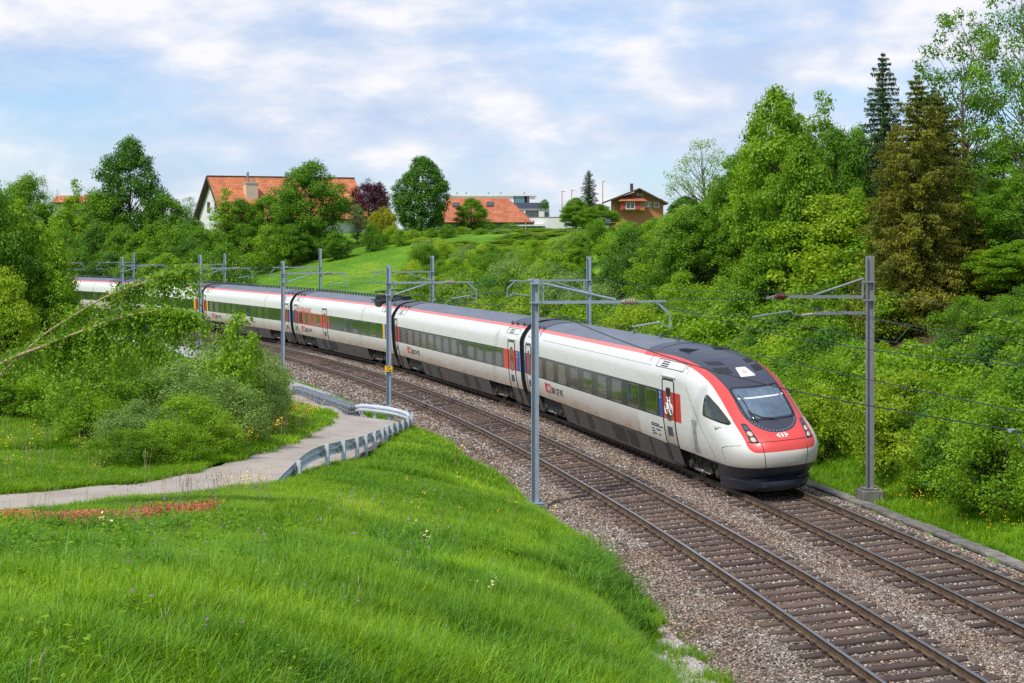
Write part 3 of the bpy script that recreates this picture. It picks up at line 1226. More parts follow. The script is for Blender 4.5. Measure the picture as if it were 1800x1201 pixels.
def body_section(mb, x0, x1, nseg=1, cap0=True, cap1=True):
    pr = [(-y, z) for y, z in PROF] + [(y, z) for y, z in reversed(PROF[:-1])]
    xs = np.linspace(x0, x1, nseg + 1)
    P = [[Vector((x, y, z)) for y, z in pr] for x in xs]
    k0 = len(mb.f)
    mb.grid(P, flip=True)
    nj = len(pr) - 1
    for k in range(k0, len(mb.f)):
        j = (k - k0) % nj
        j = min(j, nj - 1 - j)
        mb.m[k] = 0 if j < 9 else (1 if j == 9 else 2)
    for x, on in ((x0, cap0), (x1, cap1)):
        if on:
            mb.add([Vector((x, y, z)) for y, z in pr], [tuple(range(len(pr)))], 3)
    mb.add([(x0, -1.355, 0.95), (x1, -1.355, 0.95), (x1, 1.355, 0.95), (x0, 1.355, 0.95)], [(0, 1, 2, 3)], 3)


def carriage(sa, sb, label, lead=False):
    M = car_frame(sa, sb)
    half = (sb - sa) / 2
    xb, xf_ = -half + 0.33, half - 0.33
    mb = MB()
    body_section(mb, xb, 4.5 if lead else xf_, 8, cap1=not lead)
    me = mb.mesh("carriage", [M_WHITE, M_REDSHEEN, M_ROOF, M_BLACK])
    smooth_by_angle(me, 22)
    car = link("carriage", me, train, label)
    car.matrix_local = Matrix.Translation(-train.location) @ M
    # underfloor box and skirts
    ub = MB()
    ub.box(((xb + 9) / 2 - 4.5 + 0, 0, 0.7), (abs(xb) * 2 - 11, 2.3, 0.8))
    ub.build("underfloor", M_BLACK, car)
    return car, xb, xf_


def skirt(car, x0, x1):
    mb = MB()
    P = [[Vector((x, s_ * (ys(z) - 0.012), z)) for z in (0.2, 0.34, 0.6, 0.95)] for x in (x0, x0 + 0.12, x1 - 0.12, x1) for s_ in (-1,)]
    P[0] = [Vector((v.x + 0.10 * (1 - (v.z - 0.2) / 0.75), v.y + 0.02, v.z)) for v in P[0]]
    P[-1] = [Vector((v.x - 0.10 * (1 - (v.z - 0.2) / 0.75), v.y + 0.02, v.z)) for v in P[-1]]
    mb.grid(P, flip=False)
    mb.grid([[Vector((v.x, -v.y, v.z)) for v in row] for row in P], flip=True)
    mb.add([(x0, -1.14, 0.2), (x1, -1.14, 0.2), (x1, 1.14, 0.2), (x0, 1.14, 0.2)], [(0, 1, 2, 3)])
    for x in (x0 + 0.11, x1 - 0.11):
        mb.add([(x, -1.25, 0.95), (x, -1.13, 0.2), (x, 1.13, 0.2), (x, 1.25, 0.95)], [(0, 1, 2, 3)])
    mb.build("skirt", M_SKIRT, car)


def skirt_hatches(car, spans):
    for x0, x1, z0, z1 in spans:
        rect_sub(car, "skirt_hatch", x0, x1, z0, z1, 0.006, M_HATCH)


def roof_ends(car, x, d):
    """darker grilles, lifting eyes and ventilation panel at a carriage end"""
    mb = MB()
    zs = [(0.92, 3.725), (0.80, 3.79), (0.6, 3.85), (0.35, 3.89), (0, 3.91)]
    row = [(-y, z) for y, z in zs] + [(y, z) for y, z in reversed(zs[:-1])]
    P = [[Vector((xx, y, z + 0.012)) for y, z in row] for xx in (x, x + d * 2.3)]
    mb.grid(P, flip=(d > 0))
    mb.build("roof_end_panel", M_ROOFD, car, smooth=True)
    # louvred panel on the shoulder
    pb = MB()
    lv = MB()
    z0, z1 = 3.34, 3.57
    xa, xb_ = sorted((x + d * 0.5, x + d * 2.4))
    fr = [(xa, z0), (xb_, z0), (xb_, z1), (xa, z1)]
    loop = [Vector((a, -(ys(z) + 0.008), z + 0.004)) for a, z in fr]
    loop.append(loop[0])
    pb.tube(loop, 0.010, 4, cap=False)
    pb.build("shoulder_panel_seam", M_INK, car)
    for k in range(3):
        zz_ = 3.39 + k * 0.06
        lv.bar((xa + 0.45, -(ys(zz_) + 0.012), zz_ + 0.008), (xa + 1.05, -(ys(zz_) + 0.012), zz_ + 0.008), 0.022, 0.022)
    lv.build("louvre", M_INK, car)
    ey_ = MB()
    for dx in (0.45, 1.5, 2.35):
        for s_ in (-1, 1):
            ey_.box((x + d * dx, s_ * 0.95, 3.76), (0.22, 0.10, 0.07))
            ey_.box((x + d * dx, s_ * 0.95, 3.80), (0.06, 0.06, 0.12))
    ey_.build("lifting_eye", M_ROOFD, car)
    seam = MB()
    seam.tube([Vector((x + d * 2.45, y, z + 0.004)) for y, z in [(-p[0], p[1]) for p in PROF[8:]] + [(p[0], p[1]) for p in reversed(PROF[8:-1])]], 0.010, 4)
    seam.build("roof_seam", M_INK, car)


def gangway(car, x):
    """dark bellows that close the gap behind a carriage"""
    mb = MB()
    pr = [(-y * 0.93, 0.35 + (z - 0.95) * 0.985 + 0.45) for y, z in PROF]
    pr = [(-1.1, 0.30), (-1.22, 0.9)] + [(-y * 0.94, z - 0.06) for y, z in PROF[2:]]
    pr = pr + [(-y, z) for y, z in reversed(pr[:-1])]
    xs = np.linspace(x - 0.72, x + 0.06, 9)
    P = []
    for k, xx in enumerate(xs):
        sc = 1.0 if k % 2 else 0.965
        P.append([Vector((xx, y * sc, z - (1 - sc) * 0.6)) for y, z in pr])
    mb.grid(P, flip=True)
    mb.build("gangway_bellows", M_NAVY, car)
    cv = MB()
    cv.box((x - 0.33, -1.12, 2.75), (0.42, 0.16, 0.55), 0, Matrix.Rotation(R(-4), 3, 'X'))
    cv.build("gangway_cover", M_BLUE if False else M_NAVY, car)


def logo_sign(car, x, z, h=0.36, first=True, txt=True):
    """red slanted plate with the white double-arrow cross and the railway's initials"""
    mb = MB()
    off = 0.010
    mb.add([Vector((a, -(ys(c) + off), c)) for a, c in ((x, z + h), (x + 0.06, z), (x + 1.02, z), (x + 1.02, z + h))], [(0, 1, 2, 3)])
    mb.build("logo_plate", M_RED, car)
    arrow_logo(car, lambda u, v: Vector((x + 0.72 + u * 0.25, -(ys(z + h / 2 + v * 0.13) + 0.016), z + h / 2 + v * 0.13)))
    text_on(car, "SBB CFF FFS", x + 1.14, z + 0.02, h * 1.02, M_INK, squeeze=1.05)


def arrow_logo(car, place, name="emblem"):
    """a cross whose horizontal arms end in arrow heads"""
    mb = MB()

    def poly(p):
        mb.add([place(u, v) for u, v in p], [tuple(range(len(p)))])
    poly([(-0.10, -0.95), (0.10, -0.95), (0.10, 0.95), (-0.10, 0.95)])
    poly([(-0.95, -0.13), (-0.1, -0.13), (-0.1, 0.13), (-0.95, 0.13)])
    poly([(0.1, -0.13), (0.95, -0.13), (0.95, 0.13), (0.1, 0.13)])
    for s_ in (-1, 1):
        poly([(s_ * 1.15, 0), (s_ * 0.55, 0.95), (s_ * 0.27, 0.95), (s_ * 0.88, 0)][::s_])
        poly([(s_ * 1.15, 0), (s_ * 0.88, 0), (s_ * 0.27, -0.95), (s_ * 0.55, -0.95)][::s_])
    mb.build(name, M_LETTER, car)


def band(car, x0, x1, mat=None):
    return rect_sub(car, "window_band", x0, x1, 1.74, 2.64, 0.004, mat or M_BAND)


def far_side(car, x0, x1):
    """the side turned away: band and windows as well"""
    rect_sub(car, "window_band", x0, x1, 1.74, 2.64, 0.004, M_BAND, side=1)


def roof_line(car, x0, x1, y=0.55):
    """high-voltage conduit on short insulators along the roof"""
    mb = MB()
    z = float(np.interp(0.55, [0, 0.35, 0.6, 0.8], [3.91, 3.89, 3.85, 3.79]))
    mb.bar((x0, y, z + 0.17), (x1, y, z + 0.17), 0.05, 0.05)
    for x in np.arange(x0, x1, 0.75):
        mb.tube([(x, y, z - 0.01), (x, y, z + 0.15)], 0.07, 6)
    mb.build("roof_conduit", M_ROOFD, car)


# ---- lead carriage
car1, xb, xf_ = carriage(12.2, GAPS[0], "lead carriage with the sloping red nose, bicycle door and dark windscreen", lead=True)
ROOFX = 14.6
NZ = [0.14, 0.22, 0.30, 0.38, 0.44, 0.46, 0.50, 0.58, 0.70, 0.82, 0.95, 1.02, 1.08, 1.14, 1.20, 1.27, 1.36, 1.45, 1.54, 1.63, 1.72, 1.80]
NZ += list(np.arange(1.86, 3.04, 0.05)) + list(np.arange(3.04, 3.70, 0.03)) + [3.71, 3.73, 3.75, 3.77, 3.79, 3.81, 3.83, 3.85, 3.87, 3.885, 3.895, 3.903, 3.91]
XFZ = [0.10, 0.20, 0.34, 0.44, 0.47, 0.62, 0.80, 0.95, 1.15, 1.30, 1.45, 1.60, 1.76, 1.95, 2.27, 2.65, 3.00, 3.30, 3.55, 3.72, 3.83, 3.91]
XFV = [14.15, 14.34, 14.40, 14.38, 14.16, 14.38, 14.56, 14.64, 14.70, 14.71, 14.68, 14.60, 14.44, 14.16, 13.72, 13.17, 12.58, 11.85, 11.00, 10.15, 9.20, 7.80]
PRZs = np.linspace(0.14, 3.91, 400)
_w0 = np.interp(PRZs, PRZ, PRY)
_w1 = np.convolve(np.pad(_w0, 6, 'edge'), np.ones(13) / 13, 'valid')
_w1[PRZs > 3.75] = _w0[PRZs > 3.75]


def nw(z):
    return float(np.interp(z, PRZs, _w1))


def xfz(z):
    e = 0.05
    return sum(float(np.interp(z + d, XFZ, XFV)) for d in (-e, -e / 2, 0, e / 2, e)) / 5 if z > 0.75 and z < 3.6 else float(np.interp(z, XFZ, XFV))


def nose_LN(z):
    L = float(np.interp(z, [0.14, 0.9, 1.4, 2.3, 3.0, 3.5, 3.91], [2.4, 2.1, 2.2, 3.1, 3.4, 3.2, 3.0]))
    N = float(np.interp(z, [0.14, 0.44, 1.3, 2.3, 3.0, 3.6, 3.91], [2.5, 2.6, 2.9, 2.6, 2.5, 2.4, 2.2]))
    return L, N


def nose_x(y, z):
    """front surface: x at lateral y and height z"""
    L, N = nose_LN(z)
    u = min(abs(y) / max(nw(z), 1e-6), 1.0)
    return xfz(z) - L * (1 - (1 - u ** N) ** (1 / N))


def nose_y(x, z):
    """side surface: half width at position x and height z"""
    L, N = nose_LN(z)
    t = (xfz(z) - x) / L
    if t >= 1:
        return nw(z)
    return nw(z) * (1 - (1 - max(t, 0)) ** N) ** (1 / N)


NXS = 4.5
rows = []
for z in NZ:
    L, N = nose_LN(z)
    x0 = xfz(z)
    line = []
    for k in range(31):
        a = math.pi / 2 * k / 30
        cx_, sy_ = math.cos(a) ** (2 / N), math.sin(a) ** (2 / N)
        line.append((x0 - L * (1 - cx_), nw(z) * sy_))
    xe = x0 - L
    xs_end = NXS if z >= 0.95 else 12.75
    for k in (0.34, 0.67, 1.0):
        line.append((xe + (xs_end - xe) * k if xs_end < xe else xe - 0.001 * k, nw(z)))
    full = [(x, -y) for x, y in reversed(line)] + [(x, y) for x, y in line[1:]]
    rows.append([Vector((x, y, z)) for x, y in full])
nb = MB()
nb.grid(rows)
nme = nb.mesh("nose", [])
smooth_by_angle(nme, 50)
co = np.array(nb.v)
ay, az, ax_ = np.abs(co[:, 1]), co[:, 2], co[:, 0]
# paint regions as signed distances (painted livery, not light)
rh = 1.02 + 0.03 * sstep(1.4, 2.2, az)
cyl = np.where((az < 1.55) & (ay > rh - 0.22), 0.22 - np.hypot(ay - (rh - 0.22), az - 1.55), np.minimum(rh - ay, az - 1.33))
sd_red = np.where(az > 3.45, np.interp(az, [3.45, 3.6, 3.91], [0.02, 0.0, 0.5]) * 0 + (az - 3.60 + np.where(ay < 1.0, 0.5, 0)), cyl)
sd_red = np.where(az > 3.2, np.minimum(1.06 - ay, 1), cyl)
bh = np.interp(az, [2.45, 2.9, 3.3, 3.71, 3.95], [0.80, 0.79, 0.84, 0.935, 0.94])
bu = 0.80 * np.clip(1 - (np.clip(2.45 - az, 0, 0.62) / 0.62) ** 2.3, 0, 1) ** (1 / 2.3)
sd_blk = np.where(az < 2.45, np.where(az < 1.83, -0.2 - (1.83 - az), bu - ay), bh - ay)
sd_drk = 0.88 - az
for nm, arr in (('sd_red', sd_red), ('sd_blk', sd_blk), ('sd_drk', sd_drk)):
    a_ = nme.attributes.new(nm, 'FLOAT', 'POINT')
    a_.data.foreach_set('value', arr.astype(np.float32))
nm_, n, l, b, mx0 = dirt_paint("nose_livery", (0.75, 0.745, 0.70), zlo=0.9, zhi=1.5, amt=0.55)
cur = mx0.outputs['Result']
for an, colr in (('sd_red', (0.70, 0.070, 0.060, 1)), ('sd_blk', (0.040, 0.044, 0.066, 1)), ('sd_drk', (0.020, 0.026, 0.040, 1))):
    at_ = n.new("ShaderNodeAttribute")
    at_.attribute_name = an
    gt_ = n.new("ShaderNodeMapRange")
    gt_.inputs['From Min'].default_value = -0.004
    gt_.inputs['From Max'].default_value = 0.004
    l.new(at_.outputs['Fac'], gt_.inputs['Value'])
    mx = n.new("ShaderNodeMix")
    mx.data_type = 'RGBA'
    l.new(gt_.outputs['Result'], mx.inputs['Factor'])
    l.new(cur, mx.inputs['A'])
    mx.inputs['B'].default_value = colr
    cur = mx.outputs['Result']
l.new(cur, b.inputs['Base Color'])
nme.materials.append(nm_)
nose = link("nose", nme, car1)


def front_pt(y, z, off=0.0):
    e = 0.02
    p = Vector((nose_x(y, z), y, z))
    a = Vector((nose_x(y + e, z), y + e, z)) - Vector((nose_x(y - e, z), y - e, z))
    c = Vector((nose_x(y, z + e), y, z + e)) - Vector((nose_x(y, z - e), y, z - e))
    nn = a.cross(c).normalized()
    if nn.x < 0:
        nn = -nn
    return p + nn * off


def fan(mb, boundary, mapf, off, rings=6, mi=0, rim=True):
    """fill a convex outline on a curved surface"""
    c = (sum(p[0] for p in boundary) / len(boundary), sum(p[1] for p in boundary) / len(boundary))
    n_ = len(boundary)
    vs_ = [mapf(c[0], c[1], off)]
    for k in range(1, rings + 1):
        u = k / rings
        vs_ += [mapf(c[0] + (p[0] - c[0]) * u, c[1] + (p[1] - c[1]) * u, off) for p in boundary]
    fs = [(0, 1 + a, 1 + (a + 1) % n_) for a in range(n_)]
    for k in range(1, rings):
        o0, o1 = 1 + (k - 1) * n_, 1 + k * n_
        fs += [(o0 + a, o1 + a, o1 + (a + 1) % n_, o0 + (a + 1) % n_) for a in range(n_)]
    if rim:
        b0 = 1 + (rings - 1) * n_
        b1 = len(vs_)
        vs_ += [mapf(p[0], p[1], -0.01) for p in boundary]
        fs += [(b0 + a, b1 + a, b1 + (a + 1) % n_, b0 + (a + 1) % n_) for a in range(n_)]
    mb.add(vs_, fs, mi)


def round_poly(pts, r, n=4):
    out = []
    k = len(pts)
    for i in range(k):
        p0, p1, p2 = Vector(pts[i - 1]), Vector(pts[i]), Vector(pts[(i + 1) % k])
        a, b_ = (p0 - p1), (p2 - p1)
        ra = min(r, a.length * 0.45)
        rb = min(r, b_.length * 0.45)
        A, B = p1 + a.normalized() * ra, p1 + b_.normalized() * rb
        for q in range(n + 1):
            u = q / n
            v = A * (1 - u) ** 2 + p1 * 2 * u * (1 - u) + B * u * u
            out.append((v.x, v.y))
    return out


def dense(poly, step=0.06):
    out = []
    for i in range(len(poly)):
        a, b_ = Vector(poly[i]), Vector(poly[(i + 1) % len(poly)])
        k = max(1, int((b_ - a).length / step))
        out += [tuple(a.lerp(b_, q / k)) for q in range(k)]
    return out


mb = MB()
fan(mb, dense(round_poly([(-0.68, 2.20), (0.68, 2.20), (0.73, 2.98), (-0.73, 2.98)], 0.10)), front_pt, 0.012, 8)
mb.build("windscreen", M_GLASS, car1, smooth=True)
mb = MB()
wo = dense(round_poly([(-0.71, 2.17), (0.71, 2.17), (0.76, 3.01), (-0.76, 3.01)], 0.12))
mb.tube([front_pt(y, z, 0.006) for y, z in wo] + [front_pt(*wo[0], 0.006)], 0.016, 5, cap=False)
mb.build("windscreen_seal", M_BLACK, car1, smooth=True)
sb = MB()
fan(sb, dense(round_poly([(-0.69, 2.70), (0.70, 2.72), (0.70, 2.755), (-0.69, 2.735)], 0.01)), front_pt, 0.017, 3)
sb.build("sun_blind_bar", M_LETTER, car1)
wp = MB()
arm = [front_pt(-0.20 + u * 0.0, 2.08, 0.05) for u in (0,)]
wp.tube([front_pt(-0.62, 2.12, 0.03), front_pt(-0.60, 2.30, 0.07), front_pt(-0.58, 2.55, 0.06), front_pt(-0.63, 2.80, 0.03)], 0.014, 5)
wp.tube([front_pt(-0.62, 2.36, 0.05), front_pt(-0.35, 2.20, 0.06), front_pt(0.05, 2.13, 0.05)], 0.014, 5)
wp.tube([front_pt(-0.50, 2.12, 0.03), front_pt(-0.58, 2.38, 0.07)], 0.022, 6)
wp.build("windscreen_wiper", M_BLACK, car1)
for s_ in (-1, 1):
    mb = MB()
    poly = dense(round_poly([(s_ * 0.93, 1.60), (s_ * 0.71, 1.60), (s_ * 0.80, 2.09), (s_ * 0.93, 2.09)], 0.05))
    fan(mb, poly, front_pt, 0.012, 4)
    mb.build("headlight", M_NOSEBLK, car1, smooth=True)
    ln = MB()
    for zc in (1.68, 1.83, 1.98):
        yc = s_ * np.interp(zc, [1.6, 2.09], [0.826, 0.868])
        fan(ln, [(yc + 0.062 * math.cos(a), zc + 0.062 * math.sin(a)) for a in np.linspace(0, 2 * math.pi, 14, endpoint=False)], front_pt, 0.022, 2, mi=1 if zc > 1.9 else 0)
    ln.build("headlight_lens", [M_LENS, M_ROOFD], car1, smooth=True)
mb = MB()
fan(mb, dense(round_poly([(-0.16, 3.48), (0.16, 3.48), (0.24, 3.26), (-0.24, 3.26)][::-1], 0.03)), front_pt, 0.014, 3)
mb.build("top_light_housing", M_LETTER, car1, smooth=True)
mb = MB()
fan(mb, [(-0.03 + 0.06 * math.cos(a), 3.36 + 0.045 * math.sin(a)) for a in np.linspace(0, 2 * math.pi, 14, endpoint=False)], front_pt, 0.024, 2)
mb.build("top_light", M_LENS, car1, smooth=True)
for s_ in (-1, 1):
    for z0, z1 in ((3.36, 3.50), (3.56, 3.64)):
        mb = MB()
        for k in range(5):
            y0 = s_ * (0.36 + k * 0.075)
            y1 = y0 + s_ * 0.055
            fan(mb, dense([(y0, z0), (y1, z0), (y1, z1), (y0, z1)][::s_], 0.05), front_pt, 0.008, 2)
        mb.build("cab_grille", M_BLACK, car1)
arrow_logo(car1, lambda u, v: front_pt(u * 0.16, 1.755 + v * 0.062, 0.010))
# panel seams of the nose
sm = MB()


def seam_front(pts, r=0.009):
    sm.tube([front_pt(y, z, 0.002) for y, z in pts], r, 4)


seam_front([(y, 1.62) for y in np.linspace(-1.0, 1.0, 30)])
for s_ in (-1, 1):
    seam_front([(s_ * np.interp(z, [0.46, 1.0, 1.62], [0.50, 0.62, 0.67]), z) for z in np.linspace(0.5, 1.62, 16)])
seam_front([(-0.5, z) for z in np.linspace(0.16, 0.43, 5)])
seam_front([(0.5, z) for z in np.linspace(0.16, 0.43, 5)])
for s_ in (-1, 1):
    sm.tube([Vector((x, s_ * (nose_y(x, z) + 0.002), z)) for x, z in [(9.72, 3.42), (9.74, 3.3), (9.95, 2.9), (10.6, 2.35), (11.4, 1.75), (12.1, 1.25), (12.35, 1.02)]], 0.009, 4)
    sm.tube([Vector((x, s_ * (nose_y(x, z) + 0.002), z)) for x, z in [(13.25, 1.0), (13.1, 1.2), (13.12, 1.40), (13.4, 1.46), (13.75, 1.50), (14.05, 1.53)]], 0.008, 4)
sm.build("nose_panel_seam", M_INK, car1)
ub = MB()
for k in range(25):
    a = math.pi * k / 24
    y, z = 0.74 * math.cos(a), 2.42 - 0.545 * math.sin(a) ** 0.9
    p = front_pt(y, z, 0.004)
    ub.box(p, (0.018, 0.018, 0.018))
ub.build("cover_screws", M_LETTER, car1, kind='stuff')


def side_pt(x, z, off=0.0, s_=-1):
    return Vector((x, s_ * (nose_y(x, z) + off), z))


for s_ in (-1, 1):
    mb = MB()
    tri = [(11.48, 2.80), (11.62, 2.80), (12.35, 2.52), (13.30, 2.08), (13.20, 2.04), (11.50, 2.20)]
    fan(mb, dense(round_poly(tri, 0.07)), lambda x, z, o_: side_pt(x, z, o_ + 0.004, s_), 0.010, 5)
    mb.build("cab_side_window", M_PANE, car1, smooth=True)
mb = MB()
for k in range(3):
    x = 10.55 + k * 0.12
    mb.tube([side_pt(x, z, 0.006) for z in (1.05, 1.3, 1.6, 1.92)], 0.012, 4)
loop = [(10.45, 1.02), (10.92, 1.02), (10.88, 1.96), (10.45, 1.96), (10.45, 1.02)]
mb.tube([side_pt(x, z, 0.004) for x, z in loop], 0.014, 4)
mb.build("side_grille", M_GASK, car1)
text_on(car1, "Graf Zeppelin", 12.55, 1.80, 0.16, M_INK, squeeze=0.8, loc=tuple(side_pt(12.55, 1.86, 0.014)), rot=(R(90), 0, R(14)))
# side livery of the lead carriage
band(car1, -11.55, 7.02)
rect_sub(car1, "livery_red", -13.2, -11.56, 1.74, 2.64, 0.005, M_RED)
rect_sub(car1, "livery_red", 7.46, 9.35, 1.74, 2.64, 0.005, M_RED)
rect_sub(car1, "class_panel", 7.03, 7.40, 1.74, 2.64, 0.006, M_BLUE)
text_on(car1, "2", 7.09, 2.36, 0.30, M_LETTER, name="class_number", squeeze=0.95)
door(car1, 7.50, 8.72, bike=True)
rect_sub(car1, "class_panel", -13.28, -12.98, 1.74, 2.64, 0.006, M_BLUE)
text_on(car1, "2", -13.24, 2.36, 0.26, M_LETTER, name="class_number")
door(car1, -12.9, -11.95, glass=M_BLIND)
for k, xw in enumerate((6.13, 3.98, 1.85, -0.19, -2.29, -4.39, -6.41, -8.5, -10.55)):
    window(car1, xw, 1.34, M_PANE if k < 6 else M_BLIND)
# bicycle sign on the door window
bk = MB()


def ringp(cx, cz, r, rad):
    bk.tube([Vector((cx + r * math.cos(a), -(ys(cz) + 0.022), cz + r * math.sin(a))) for a in np.linspace(0, 2 * math.pi, 17)], rad, 4, cap=False)


bc, bz = 8.13, 2.08
for dx in (-0.24, 0.24):
    ringp(bc + dx, bz, 0.17, 0.020)


def bl(a, c):
    bk.tube([Vector((bc + a[0], -(ys(bz + a[1]) + 0.022), bz + a[1])), Vector((bc + c[0], -(ys(bz + c[1]) + 0.022), bz + c[1]))], 0.018, 4)


for a, c in (((-0.24, 0), (-0.1, 0.27)), ((-0.1, 0.27), (0.16, 0.27)), ((0.16, 0.27), (0.0, 0.0)), ((0.0, 0.0), (-0.24, 0)), ((0, 0), (-0.12, 0.34)), ((0.24, 0), (0.13, 0.38)), ((0.13, 0.38), (0.24, 0.40)), ((-0.2, 0.36), (-0.06, 0.36))):
    bl(a, c)
bk.build("bicycle_sign", M_LETTER, car1)
logo_sign(car1, -9.6, 1.24)
txt = MB()
for k, (w_, zz_) in enumerate(((0.9, 1.46), (1.3, 1.40), (0.25, 1.28), (0.5, 1.28), (0.3, 1.20), (0.45, 1.12), (0.25, 1.12))):
    x0 = 5.95 + (0.5 if k in (3,) else 0) + (0.7 if k == 6 else 0)
    txt.bar((x0, -(ys(zz_) + 0.006), zz_), (x0 + w_, -(ys(zz_) + 0.006), zz_), 0.006, 0.028)
txt.build("data_panel_print", M_INK, car1)
skirt(car1, -7.3, 8.35)
skirt(car1, xb, -11.3)
skirt_hatches(car1, [(-5.4, -4.9, 0.34, 0.86), (-3.2, -2.6, 0.34, 0.86), (0.4, 2.0, 0.36, 0.86), (2.4, 3.5, 0.36, 0.86), (5.2, 5.35, 0.22, 0.9), (7.0, 7.4, 0.36, 0.86)])
bogie(car1, -9.4)
bogie(car1, 10.6)
roof_ends(car1, xb, 1)
gangway(car1, xb)
far_side(car1, -11.5, 7.0)
pl = MB()
for x in (-1.2, 2.2, 4.2):
    pl.tube([(x, 0.25, 3.88), (x, 0.25, 4.06)], 0.05, 6)
    pl.box((x, 0.25, 3.9), (0.16, 0.10, 0.04))
pl.build("roof_antenna", M_STEEL, car1)
pn = MB()
for x0, x1, y0, y1 in ((7.2, 8.1, -0.65, -0.1), (7.4, 8.6, 0.1, 0.6)):
    for k in range(8):
        xx = x0 + (x1 - x0) * k / 7
        zt = nw(3.8) and 3.865
        pn.box((xx, (y0 + y1) / 2, 3.862), (0.05, y1 - y0, 0.03))
pn.build("roof_grille", M_BLACK, car1)
roof_sh = MB()
roof_sh.tube([(5.6, y, float(np.interp(abs(y), [0, .35, .6, .8, .94, 1.05, 1.2], [3.91, 3.89, 3.85, 3.79, 3.71, 3.60, 3.42])) + 0.003) for y in np.linspace(-1.19, 1.19, 25)], 0.010, 4)
roof_sh.tube([(9.6, y, float(np.interp(abs(y), [0, .35, .6, .8, .94, 1.05, 1.2], [3.84, 3.82, 3.79, 3.74, 3.67, 3.57, 3.42])) + 0.003) for y in np.linspace(-1.19, -0.9, 5)], 0.010, 4)
roof_sh.build("roof_seam", M_INK, car1)
lv = MB()
for k in range(3):
    zz_ = 3.39 + k * 0.06
    lv.bar((7.0, -(ys(zz_) + 0.012), zz_ + 0.008), (7.7, -(ys(zz_) + 0.012), zz_ + 0.008), 0.022, 0.022)
loop = [Vector((a, -(ys(z) + 0.008), z + 0.004)) for a, z in ((6.5, 3.34), (9.4, 3.34), (9.4, 3.57), (6.5, 3.57), (6.5, 3.34))]
lv.tube(loop, 0.010, 4, cap=False)
lv.build("louvre", M_INK, car1)
line = MB()
line.tube([(x, -(ys(3.33) + 0.001), 3.335) for x in np.linspace(-10, 6, 9)], 0.006, 4)
line.build("cantrail_seam", M_GASK, car1)

# ---- second carriage
car2, xb, xf_ = carriage(GAPS[0], GAPS[1], "second carriage from the nose, with an unbroken row of dark windows")
band(car2, -12.2, 10.6)
rect_sub(car2, "livery_red", 10.62, 12.75, 1.74, 2.64, 0.005, M_RED)
rect_sub(car2, "class_panel", 12.78, 13.28, 1.74, 2.64, 0.006, M_BLUE)
text_on(car2, "2", 12.84, 2.36, 0.30, M_LETTER, name="class_number")
door(car2, 11.45, 12.55)
rect_sub(car2, "livery_red", -13.28, -12.22, 1.74, 2.64, 0.005, M_RED)
door(car2, -13.2, -12.6, small=True)
xs_ = np.linspace(-10.9, 9.75, 13)
for k, xw in enumerate(xs_):
    window(car2, xw, 1.20, M_BLIND if k in (0, 1, 2, 3) else M_PANE)
logo_sign(car2, -10.2, 1.24, txt=False)
skirt(car2, -7.3, 7.3)
skirt(car2, 11.2, xf_)
skirt(car2, xb, -11.2)
skirt_hatches(car2, [(-5.9, -5.4, 0.34, 0.86), (-3.6, -3.0, 0.34, 0.86), (2.2, 3.0, 0.34, 0.86), (4.4, 5.0, 0.34, 0.86)])
bogie(car2, -9.3)
bogie(car2, 9.3)
roof_ends(car2, xb, 1)
roof_ends(car2, xf_, -1)
gangway(car2, xb)
far_side(car2, -12, 10.5)

# ---- restaurant carriage
car3, xb, xf_ = carriage(GAPS[1], GAPS[2], "restaurant carriage with red window band and pantograph on its roof")
band(car3, -2.3, 11.3)
rect_sub(car3, "livery_red", -12.3, -2.32, 1.74, 2.64, 0.005, M_RED)
rect_sub(car3, "class_stripe", 11.32, 11.75, 1.74, 2.64, 0.006, M_YEL)
rect_sub(car3, "class_panel", 11.77, 12.6, 1.74, 2.64, 0.006, M_BLUE)
rect_sub(car3, "class_panel", -13.28, -12.7, 1.74, 2.64, 0.006, M_BLUE)
door(car3, -12.62, -11.8, small=True)
door(car3, -4.0, -2.75)
for xw in (-10.7, -8.9, -7.1, -5.3):
    window(car3, xw, 1.10, M_BLIND if xw > -10 and xw < -6 else M_PANE)
for xw in (2.5, 4.7, 6.9, 9.2):
    window(car3, xw, 1.30)
text_on(car3, "Restaurant", -11.6, 2.66, 0.62, M_RED, squeeze=1.55)
logo_sign(car3, -10.6, 1.24, txt=False)
skirt(car3, -7.0, 7.0)
skirt(car3, 11.2, xf_)
skirt(car3, xb, -11.2)
skirt_hatches(car3, [(-5.0, -4.2, 0.34, 0.86), (-2.6, -1.2, 0.36, 0.86)])
bogie(car3, -9.3)
bogie(car3, 9.3)
roof_ends(car3, xb, 1)
roof_ends(car3, xf_, -1)
gangway(car3, xb)
far_side(car3, -12, 11)
roof_line(car3, xb, 6.5)
pg = MB()
pg.box((8.8, 0, 3.93), (3.6, 1.7, 0.05))
for s_ in (-1, 1):
    pg.bar((7.4, s_ * 0.55, 4.06), (10.4, s_ * 0.55, 4.06), 0.07, 0.09)
    for x in (7.5, 10.3):
        pg.tube([(x, s_ * 0.55, 3.9), (x, s_ * 0.55, 4.05)], 0.09, 7)
    pg.tube([(7.6, s_ * 0.30, 4.10), (9.9, s_ * 0.42, 4.30), (8.1, s_ * 0.50, 4.42)], 0.035, 6)
    pg.tube([(7.8, s_ * 0.15, 4.06), (9.3, s_ * 0.2, 4.22)], 0.03, 6)
pg.tube([(8.1, y, 4.44 - 0.10 * max(0, (abs(y) - 0.5)) ** 1.0) for y in np.linspace(-0.85, 0.85, 11)], 0.035, 6)
